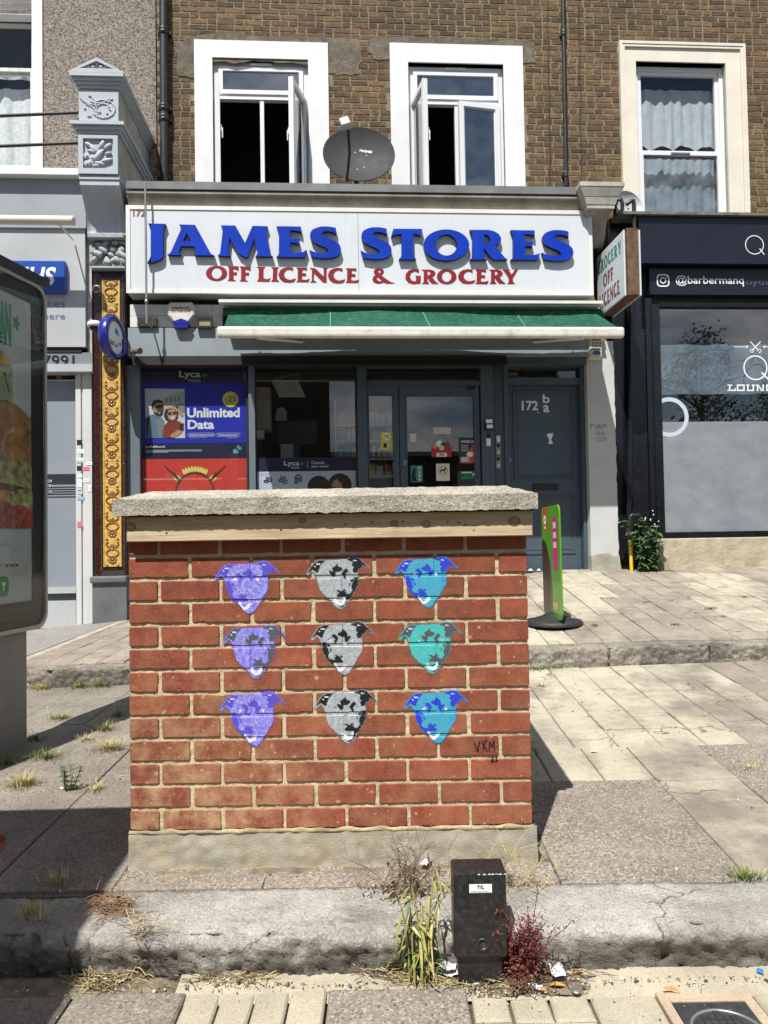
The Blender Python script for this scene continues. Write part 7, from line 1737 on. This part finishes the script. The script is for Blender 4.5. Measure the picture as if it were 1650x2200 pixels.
def tuft(px, py, n, h, rad, mats, label, seed, zf=None, group='grass tufts in the paving joints', sx=1.0, name='grass_tuft', cat='grass tuft', bend=.7, w=.004):
    r = random.Random(seed); c = gpt(px, py, zf or gz) if not isinstance(px, Vector) else px
    mb = MB()
    for i in range(n):
        a = r.uniform(0, 6.283); rr = abs(r.gauss(0, rad)); p = c + Vector((rr*math.cos(a)*sx, rr*math.sin(a)*.7, -.004))
        a2 = a + r.uniform(-.8,.8); hh = h*r.uniform(.35,1.1)
        blade(mb, p, (math.cos(a2), math.sin(a2)), hh, w*r.uniform(.6,1.3), bend*r.uniform(.2,1.8), r.choices(range(len(mats)), [m[1] for m in mats])[0])
    return solo(name, mb, [m[0] for m in mats], label, cat, base=tuple(c), frame=IDM, group=group)
DRY = [(M_straw, 6), (M_grass, 1)]; MIX = [(M_straw, 2), (M_grass, 3)]; GRN = [(M_grass, 6), (M_straw, 1)]
L_ = [(232,1612,150,.075,.07,DRY,'large straw coloured grass tuft against the lower corner of the brick pier'), (225,1570,110,.06,.06,MIX,'half green grass tuft above the straw tuft beside the pier'),
      (50,1688,150,.07,.06,DRY,'straw tuft in front of the advert panel post'), (100,1630,130,.055,.07,GRN,'green grass tuft in the advert panel shadow'), (130,1545,110,.05,.06,MIX,'shaded grass tuft halfway along the advert panel shadow'),
      (75,1590,90,.05,.05,MIX,'shaded tuft at the foot of the advert panel post'), (205,1700,50,.05,.035,DRY,'small straw tuft beside the little leafy weed'), (90,1478,170,.06,.09,DRY,'spreading straw grass below the end of the terrace step'),
      (215,1462,150,.06,.10,GRN,'green grass strip along the terrace step beside the pier'), (170,1465,120,.06,.08,MIX,'mixed grass growing at the face of the terrace step'), (185,1590,60,.04,.05,DRY,'thin dry wisps crossing the edge of the advert shadow'),
      (255,1538,80,.05,.05,MIX,'small tuft touching the pier at the shadow edge'), (20,1640,70,.06,.05,GRN,'grass tuft on the kerb side of the advert panel post'),
      (1160,1428,150,.03,.10,GRN,'green weedy strip at the foot of the terrace step behind the pier'), (1200,1432,90,.025,.08,GRN,'mossy green patch under the cracked step stone'), (1165,1475,60,.03,.05,DRY,'dry brown tuft in a slab joint beside the pier'),
      (1450,1342,110,.02,.05,GRN,'small moss tuft on the terrace edge paving'), (1530,1308,120,.025,.07,GRN,'grass tuft in the joint near the barber shop corner'), (1555,1325,80,.02,.05,GRN,'second moss tuft below the grass joint tuft'),
      (1600,1283,100,.02,.08,GRN,'thin moss line on the terrace paving below the barber window'), (1555,1262,70,.02,.05,GRN,'tiny moss tuft highest on the terrace paving'), (1278,1345,60,.03,.03,GRN,'small tuft beside the rubber sign base'),
      (1600,1887,120,.035,.06,GRN,'dark green grass in the kerb joint near the drain cover'), (1330,1905,50,.015,.10,GRN,'thin mossy joint line behind the pale kerb stone'),
      (70,1965,60,.06,.04,DRY,'dry wisps on the shaded kerb stone'), (130,1900,50,.06,.05,DRY,'thin dry weeds behind the shaded kerb stone'), (1510,1540,50,.02,.05,DRY,'dry joint weeds on the cream slabs'), (1610,1650,70,.025,.08,DRY,'dry brown moss along the edge of the brown slab')]
for i, a in enumerate(L_): tuft(a[0], a[1], int(a[2]*1.6), a[3]*1.25, a[4]*.75, a[5], a[6], 100+i)
def leafm(mb, p, d, n, ln, wd, m=0, droop=.3):
    """a pointed leaf from p along d"""
    d = Vector(d).normalized(); n = Vector(n); n = (n - d*n.dot(d)).normalized(); s = d.cross(n)
    ks = ((0,0),(.25,.7),(.5,1),(.75,.65),(1,0)); vs = []
    for t, w in ks:
        c = p + d*ln*t - Vector((0,0,droop*ln*t*t)); vs += [c - s*wd*w*.5 + n*wd*.18*w, c, c + s*wd*w*.5 + n*wd*.18*w]
    fs = []
    for k in range(4): o = 3*k; fs += [(o, o+1, o+4, o+3), (o+1, o+2, o+5, o+4)]
    mb.add(vs, fs, m)
def stemtube(mb, pts, r, m): mb.tube(pts, r, 5, m, False)
# yellow-green willowherb by the cabinet
r = random.Random(21); base = Vector((hit(905,2040,2.20,IDM).x, 2.19, ZF))
mb = MB(); ms = MB()
for sidx in range(7):
    lean = Vector((r.uniform(-.12,.22), r.uniform(-.03,.12), 0)); h = r.uniform(.18,.36); b0 = base + Vector((r.uniform(-.035,.035), r.uniform(-.02,.02), 0))
    pts = [b0 + Vector((0,0,h*t)) + lean*h*1.2*t*t for t in [k/7 for k in range(8)]]
    for k in range(4, 8): pts[k].z -= .10*h*((k-3)/4)**2
    stemtube(ms, pts, [.0035-.0003*k for k in range(8)], 0)
    for k in range(1, 8):
        for q in range(2 if k < 6 else 3):
            a = r.uniform(0, 6.28); leafm(mb, pts[k], (math.cos(a), math.sin(a)*.8, r.uniform(-.9,.6)), (r.uniform(-1,1),r.uniform(-1,1),1), r.uniform(.03,.075), r.uniform(.005,.011), r.choices((0,1,2),(5,3,3))[0], r.uniform(.3,1.8))
for q in range(60):
    a = r.uniform(0, 6.28); leafm(mb, base+Vector((r.gauss(0,.03), r.gauss(0,.02), r.uniform(.01,.09))), (math.cos(a), math.sin(a), r.uniform(0,.8)), (0,0,1), r.uniform(.025,.05), .008, 1 if r.random() < .6 else 0, .5)
t = thing('weed_plant', 'tall drooping yellow green weed growing beside the black cabinet', 'weed', tuple(base), IDM); part('stem', ms, M_ygreen, t); part('leaves', mb, [M_ygreen, M_leaf, M_straw], t)
# dead brown brush behind it
r = random.Random(33); base = Vector((hit(870,1930,2.45,IDM).x, 2.46, .19)); mb = MB()
def twig(mb, p, d, ln, r0, depth, rnd):
    pts = [p]; d = Vector(d).normalized()
    for k in range(5): d = (d + Vector((rnd.uniform(-.35,.35), rnd.uniform(-.3,.3), rnd.uniform(-.45,.2)))*.6).normalized(); pts.append(pts[-1] + d*ln/5)
    mb.tube(pts, [r0*(1-.15*k) for k in range(6)], 4, 0, False)
    if depth:
        for k in (2, 3, 4, 5):
            if rnd.random() < .8: twig(mb, pts[k], d + Vector((rnd.uniform(-1,1), rnd.uniform(-.8,.8), rnd.uniform(-.6,.7))), ln*.55, r0*.6, depth-1, rnd)
for q in range(16): twig(mb, base + Vector((r.uniform(-.09,.10), r.uniform(-.05,.03), 0)), (r.uniform(-.6,.6), r.uniform(-.3,.2), 1), r.uniform(.10,.22), .0022, 2, r)
for q in range(150): p = base + Vector((r.gauss(0,.075), r.gauss(-.02,.035), abs(r.gauss(0,.055)))); a = r.uniform(0, 6.28); leafm(mb, p, (math.cos(a), math.sin(a), r.uniform(-.8,.3)), (0,0,1), r.uniform(.012,.035), r.uniform(.004,.010), 1, .8)
solo('dead_brush', mb, [M_stem, mat('withered leaf', (.17,.115,.07), .85, .4, 50)], 'tangle of dead brown stems in front of the pier base', 'dead weed', base=tuple(base), frame=IDM)
r = random.Random(35); base = Vector((hit(1110,1900,2.47,IDM).x, 2.48, .195)); mb = MB()
for q in range(14): twig(mb, base + Vector((r.uniform(-.06,.08), r.uniform(-.05,.03), 0)), (r.uniform(-.8,.8), r.uniform(-.3,.1), 1), r.uniform(.09,.17), .0016, 2, r)
for q in range(80): p = base + Vector((r.gauss(0,.05), r.gauss(-.01,.03), abs(r.gauss(0,.04)))); a = r.uniform(0, 6.28); leafm(mb, p, (math.cos(a), math.sin(a), r.uniform(-.3,.6)), (0,0,1), r.uniform(.010,.022), .004, 1, .5)
solo('dry_weed', mb, [M_straw, M_ygreen], 'wispy dry weed rising behind the black cabinet towards the pier corner', 'dry weed', base=tuple(base), frame=IDM)
# red weed
r = random.Random(41); mb = MB(); ms = MB(); base = Vector((hit(1118,2110,2.18,IDM).x, 2.175, ZF))
for q in range(46):
    x = r.gauss(0,.022); p = base + Vector((x, r.uniform(.0,.045), r.uniform(0,.03))); d = Vector((r.uniform(-.35,.45), r.uniform(-.2,.25), 1)); pts = [p]
    L2 = r.uniform(.06,.24)
    for k in range(6): d = (d + Vector((r.uniform(-.5,.5), r.uniform(-.4,.3), r.uniform(-.5,.3)))*.45).normalized(); pts.append(pts[-1]+d*L2/6)
    ms.tube(pts, .0011, 4, 0, False)
    for pt in pts[1:]:
        for z in range(5): a = r.uniform(0, 6.28); leafm(mb, pt + Vector((r.gauss(0,.006), r.gauss(0,.006), r.gauss(0,.006))), (math.cos(a), math.sin(a), r.uniform(-.5,.8)), (0,0,1), r.uniform(.007,.016), r.uniform(.003,.006), 0, .3)
for q in range(500): p = base + Vector((r.gauss(.0,.03), r.uniform(-.06,.04), abs(r.gauss(0,.05)))); a = r.uniform(0, 6.28); leafm(mb, p, (math.cos(a), math.sin(a), r.uniform(-.3,.7)), (0,0,1), r.uniform(.007,.015), .004, 0 if r.random() < .6 else 1, .3)
t = thing('red_weed', 'bushy dark red weed spilling over the paving beside the black cabinet', 'weed', tuple(base), IDM); part('stem', ms, M_redw, t); part('leaves', mb, [M_redw, M_stem], t)
# leafy weed by the gas pipe
r = random.Random(51); base = FAC @ hit(1392, 1226, -.22); mb = MB(); ms = MB()
for q in range(9):
    d = Vector((r.uniform(-.35,.35), r.uniform(-.2,.1), 1)); h = r.uniform(.35,.72); pts = [base + Vector((r.uniform(-.09,.10), r.uniform(-.04,.05), 0))]
    for k in range(8): d = (d + Vector((r.uniform(-.3,.3), r.uniform(-.2,.15), r.uniform(-.1,.2)))*.5).normalized(); pts.append(pts[-1]+d*h/8)
    ms.tube(pts, .004, 5, 0, False)
    for k, pt in enumerate(pts[1:]):
        for z in range(6 if k < 6 else 3): a = r.uniform(0, 6.28); leafm(mb, pt, (math.cos(a), math.sin(a)*.8-.2, r.uniform(-.2,.6)), (0,-.3,1), r.uniform(.05,.10), r.uniform(.025,.045), 0, .4)
for q in range(70): a = r.uniform(-1.2, 1.9); blade(mb, base + Vector((.12+r.gauss(0,.05), -.02+r.uniform(-.03,.03), 0)), (math.sin(a), -.4), r.uniform(.2,.42), .008, r.uniform(.4,1.3), 1)
for q in range(10): p = base + Vector((r.uniform(-.05,.12), -.05, r.uniform(.45,.68))); mb.ball(p, .008, .008, .008, 2, 6, 4)
t = thing('leafy_weed', 'bushy green weed with long grass blades against the black pilaster', 'weed', tuple(base), IDM); part('stem', ms, M_leaf, t); part('leaves', mb, [M_leaf, M_grass, M_white], t)
# little leafy weed on the shaded side
r = random.Random(61); c = gpt(148, 1700, zlow); mb = MB()
for q in range(9):
    d = Vector((r.uniform(-.5,.5), r.uniform(-.4,.4), 1)); pts = [c + Vector((r.uniform(-.02,.02), 0, 0))]
    for k in range(5): d = (d + Vector((r.uniform(-.3,.3), 0, .1))*.4).normalized(); pts.append(pts[-1]+d*.022)
    mb.tube(pts, .0014, 4, 0, False)
    for pt in pts[1:]:
        for z in range(3): a = r.uniform(0, 6.28); leafm(mb, pt, (math.cos(a), math.sin(a), .3), (0,0,1), .022, .008, 0, .3)
solo('small_weed', mb, M_leaf, 'little dark leafy weed with a scrap of paper at its foot', 'weed', base=tuple(c), frame=IDM)
# dry straw heaps and hanging roots along the kerb
def heap(px, py, n, rx, ry, h, label, seed, y=None, mats=None, ln=.06):
    r = random.Random(seed); c = gpt(px, py, gz) if y is None else hit(px, py, y, IDM); mb = MB()
    for q in range(n):
        p = c + Vector((r.gauss(0,rx), r.gauss(0,ry), abs(r.gauss(0,h)))); a = r.uniform(0, 6.28); l2 = ln*r.uniform(.4,1.3)
        d = Vector((math.cos(a), math.sin(a)*.7, r.uniform(-.3,.35))); m_ = p + d*l2*.5 + Vector((0,0,r.uniform(-.008,.012))); mb.tube([p, m_, p + d*l2], r.uniform(.0007,.0015), 3, r.randrange(2), False)
    return solo('straw_heap', mb, mats or [M_straw, M_stem], label, 'dry straw', base=tuple(c), frame=IDM, group='dry straw along the kerb')
heap(235, 2085, 170, .05, .018, .014, 'heap of dry straw at the joint between the two front kerb stones', 71)
heap(205, 2120, 60, .04, .012, .008, 'thin straw spilling onto the dark footway slab', 72)
heap(480, 2075, 60, .07, .008, .008, 'scattered straw under the long bleached kerb stone', 73)
heap(520, 2060, 50, .05, .008, .010, 'second straw scatter under the long bleached kerb stone', 74)
heap(240, 1955, 130, .035, .03, .02, 'rusty brown roots hanging over the joint of the front kerb stones', 75, mats=[mat('rusty root', (.34,.16,.06), .9, .3, 30), M_stem])
heap(1010, 2115, 110, .06, .02, .010, 'brown straw round the foot of the black cabinet', 76)
heap(870, 2070, 110, .06, .015, .012, 'brown litter straw under the yellow green weed', 77)
heap(1190, 2085, 120, .06, .025, .012, 'dark brown rotting straw beside the red weed', 78, mats=[M_stem, mat('rotted straw', (.09,.06,.035), .95, .3, 40)])
heap(300, 2010, 40, .02, .02, .03, 'few brown stems dangling down the bleached kerb face', 79, y=2.215)
# small litter
def scrap(label, px, py, w, h, m, seed, cat='litter', name='litter_scrap', lift=.004, y=None):
    r = random.Random(seed); c = gpt(px, py, gz) if y is None else hit(px, py, y, IDM); mb = MB(); an = r.uniform(0, 6.28)
    def fn(u, v):
        x, yy = (u-.5)*w, (v-.5)*h; z = lift + .35*min(w, h)*(noise.noise((u*2.3+seed, v*2.3, seed*.7))+.35); return (c.x+x*math.cos(an)-yy*math.sin(an), c.y+x*math.sin(an)+yy*math.cos(an), c.z+z)
    mb.grid(fn, 6, 4, 0, False); return solo(name, mb, m, label, cat, base=tuple(c), frame=IDM, group='litter along the kerb')
M_wpl = flat('dirty white plastic', (.70,.71,.71), .4); M_paperg = flat('grey paper', (.5,.5,.48), .8)
scrap('crumpled white plastic bag scrap beside the red weed', 1195, 2055, .085, .04, M_wpl, 3, lift=.02)
scrap('small white plastic shred under the red weed', 1150, 2125, .04, .02, M_wpl, 9)
scrap('white torn paper leaning on the foot of the black cabinet', 965, 2075, .05, .03, M_wpl, 12, lift=.012)
scrap('printed clear packet stuck beside the black cabinet', 960, 2040, .05, .035, M_paperg, 15, lift=.03)
scrap('white paper scrap on the kerb behind the yellow green weed', 915, 1868, .05, .025, M_wpl, 18, lift=.02)
scrap('white paper scrap at the foot of the small leafy weed', 140, 1696, .05, .02, M_wpl, 22)
scrap('white plastic bits in the straw by the kerb joint', 225, 2098, .03, .015, M_wpl, 25, lift=.01)
scrap('folded white scrap near the straw heap', 265, 2080, .035, .012, M_wpl, 28, lift=.01)
scrap('white chip lying under the long kerb stone', 487, 2066, .018, .014, M_wpl, 31)
scrap('tiny blue scrap under the long kerb stone', 460, 2077, .010, .010, M_bpaint, 34)
scrap('blue plastic chip on the footway below the pale kerb', 1633, 2079, .022, .018, M_bpaint, 37)
scrap('blue speck on the large footway slab', 749, 2118, .008, .008, M_bpaint, 40)
scrap('white crumb below the yellow green weed', 890, 2055, .020, .016, M_wpl, 43)
scrap('white scrap lying on the cream slabs beside the pier', 1150, 1519, .035, .02, M_paperg, 46)
scrap('dusty paper on the cream slabs further along', 1275, 1618, .03, .02, M_paperg, 49)
def dleaf(label, px, py, ln, an, seed):
    r = random.Random(seed); c = gpt(px, py, gz) + Vector((0,0,.006)); mb = MB(); leafm(mb, c, (math.cos(an), math.sin(an), .25), (0,0,1), ln, ln*.42, 0, .25); solo('dead_leaf', mb, M_deadleaf, label, 'dead leaf', base=tuple(c), frame=IDM, group='fallen orange leaves')
for i, (l, px, py, ln, an) in enumerate((('orange leaf standing beside the white plastic scrap', 1233, 2080, .035, .4), ('large orange leaf in the red weed', 1145, 2100, .05, 2.2), ('second orange leaf in the red weed', 1170, 2085, .045, 1.2), ('orange leaf on the pale footway block', 1215, 2125, .05, 3.0), ('small orange leaf by the red weed root', 1158, 2135, .03, .2), ('curled orange leaf on the drain cover frame', 1462, 2138, .05, 2.7), ('yellow leaf on the brown slab', 1520, 1624, .03, .5), ('orange leaf high in the red weed', 1180, 2065, .03, 1.8))): dleaf(l, px, py, ln, an, i)
c = gpt(790, 2125, gz) + Vector((.30,0,.004)); c = gpt(1015, 2122, gz) + Vector((0,0,.005)); mb = MB(); mb.tube([c, c+Vector((.022,.014,.0))], .0038, 8); solo('cigarette_end', mb, M_wpl, 'white cigarette end on the joint by the black cabinet', 'cigarette end', base=tuple(c), frame=IDM)
c = gpt(1238, 2133, gz); mb = MB(); mb.lathe([(1e-4,.005),(.010,.005),(.013,.003),(.014,0)], c+Vector((0,0,.003)), 'Z', 16); solo('bottle_cap', mb, M_metal, 'silver bottle cap on the pale footway block', 'bottle cap', base=tuple(c), frame=IDM)
# grit and soil
def grit(name, label, pts, seed, mats):
    r = random.Random(seed); mb = MB()
    for (x, y, z, s) in pts:
        o = len(mb.v); k = r.uniform(.6,1.2)
        vs = [Vector((math.cos(a)*s*r.uniform(.6,1), math.sin(a)*s*r.uniform(.6,1)*k, 0)) for a in [i*1.0472 for i in range(6)]]
        top = Vector((r.uniform(-.2,.2)*s, r.uniform(-.2,.2)*s, s*r.uniform(.5,.9))); P = [Vector((x,y,z-.001))+v for v in vs] + [Vector((x,y,z))+v*.6+Vector((0,0,s*.4)) for v in vs] + [Vector((x,y,z))+top]
        mi = r.randrange(len(mats)); mb.add(P, [(i, (i+1) % 6, 6+(i+1) % 6, 6+i) for i in range(6)] + [(6+i, 6+(i+1) % 6, 12) for i in range(6)], mi)
    solo(name, mb, mats, label, 'gravel', kind='stuff', frame=IDM)
r = random.Random(77); pts = []
for q in range(900): pts.append((r.uniform(-1.0,.62), 2.64-abs(r.gauss(0,.035)), .203, abs(r.gauss(0,.0028))+.0012))
for q in range(700): pts.append((r.uniform(-1.6,1.6), 2.20-abs(r.gauss(0,.02)), ZF, abs(r.gauss(0,.0028))+.001))
for q in range(500): x, y = r.uniform(-2.6,-.95), r.uniform(2.5,4.9); pts.append((x, y, zlow(x,y)+.001, abs(r.gauss(0,.003))+.001))
for q in range(350): x, y = r.uniform(.55,2.4), r.uniform(2.5,5.2); pts.append((x, y, zlow(x,y)+.001, abs(r.gauss(0,.003))+.001))
for q in range(250): x, y = r.uniform(-1.2,1.5), r.uniform(1.9,2.16); pts.append((x, y, ZF+.001, abs(r.gauss(0,.0016))+.0008))
for q in range(260): x, y = r.gauss(.28,.12), 2.17-abs(r.gauss(0,.03)); pts.append((x, y, ZF+.001, abs(r.gauss(0,.003))+.001))
grit('gravel', 'loose grit and small stones gathered along the kerb and pier base', pts, 5, [mat('grit pale', (.50,.46,.38), .95), mat('grit brown', (.22,.17,.12), .95), mat('grit dark', (.07,.06,.05), .95)])
def soilband(name, x0, x1, y0, y1, zf, seed, amp, h):
    mb = MB(); mb.grid(lambda u, v: (x0+(x1-x0)*u, y0+(y1-y0)*v + .012*noise.noise((u*30, v*3, seed)), zf(x0+(x1-x0)*u, y0+(y1-y0)*v) - .004 + h*math.sin(math.pi*v)*(0.35+.9*max(-.3, noise.noise((u*(x1-x0)*9, v*2, seed)))) + amp*noise.noise((u*(x1-x0)*60, v*9, seed)) - .03*max(0, 1 - min(u, 1-u)*(x1-x0)/.10 - .5*noise.noise((u*20, v*3, seed))) - .012*max(0, .35 + .5*noise.noise((u*(x1-x0)*14, 1, seed)) - v)), int((x1-x0)/.012), 8)
    solo(name, mb, M_dirt, kind='stuff', frame=IDM, label='sandy dirt drifted against the '+('pier base' if y0 > 2.4 else 'kerb foot'), cat='dirt')
M_dirt = mat('sandy dirt', (.22,.175,.115), 1, .35, 18, bump=1, bscale=140, speck=.5, sscale=220, speckcol=(.10,.075,.045))
soilband('dirt', -.93, .54, 2.575, 2.655, zlow, 3, .003, .016)
soilband('dirt', -1.8, -.60, 2.155, 2.25, fz, 8, .003, .016); soilband('dirt', .16, .62, 2.13, 2.225, fz, 9, .004, .014)
soilband('dirt', -.9, 1.7, 2.478, 2.51, lambda x, y: .196, 12, .002, .006)

# ================================================================== across the road (seen only in the glass)
op = thing('opposite_terrace', 'low terrace across the road mirrored as a dark band in the shop glass', 'building', (0, -17, 0), IDM)
mb = MB(); mb.box(.9, 30, -23, -17, -.07, 4.9); mb.box(-26, .9, -24, -17, -.07, 10.0); part('wall', mb, mat('shaded brown brick', (.12,.085,.06), .9, .3, 2), op)
mb = MB(); mb.box(.91, 30.2, -23.2, -16.8, 4.9, 5.1); mb.box(-26.2, .89, -24.2, -16.8, 10.0, 10.2); part('parapet', mb, M_consold, op)
for k in range(12):
    x = -24 + k*4.4; mb = MB(); mb.box(x, x+1.3, -16.97, -16.9, 2.9, 4.2); part('window', mb, M_render, op); mb = MB(); mb.box(x-.4, x+2.6, -16.97, -16.92, .2, 2.4); part('shop_window', mb, M_navy, op)
def tree(label, x, y, h, cr, seed, name='street_tree'):
    r = random.Random(seed); t = thing(name, label, 'tree', (x, y, -.05), IDM); mb = MB()
    mb.tube([(x, y, -.06), (x+.05, y, h*.25), (x-.05, y+.1, h*.55), (x, y, h*.9)], [.2,.16,.10,.03], 10)
    for k in range(14):
        a = r.uniform(0, 6.28); z = h*r.uniform(.3,.8); L2 = cr*(1.1-abs(z/h-.45))*.9; mb.tube([(x, y, z), (x+L2*.5*math.cos(a), y+L2*.5*math.sin(a), z+L2*.35), (x+L2*math.cos(a), y+L2*math.sin(a), z+L2*.5)], [.06,.04,.015], 6)
    part('trunk', mb, M_stem, t); cw = MB()
    for k in range(90):
        z = r.uniform(.28, 1.0); rr = cr*(1.15-z)**.7*r.uniform(.2,1.0); a = r.uniform(0, 6.28); c = Vector((x+rr*math.cos(a), y+rr*math.sin(a), h*z))
        for q in range(45):
            p = c + Vector((r.gauss(0,.28), r.gauss(0,.28), r.gauss(0,.24))); s = r.uniform(.05,.10); d = Vector((r.uniform(-1,1), r.uniform(-1,1), r.uniform(-.6,.6))).normalized(); u = d.orthogonal().normalized(); v = d.cross(u); cw.add([p-u*s, p-v*s*.6, p+u*s, p+v*s*.6], [(0,1,2,3)])
    part('crown', cw, M_leaf, t)
tree('street tree across the road mirrored in the barber shop window', 15.8, -11.5, 9.2, 2.8, 3)
tree('smaller street tree across the road mirrored at the edge of the barber glass', 20.5, -13, 7.5, 2.6, 8)
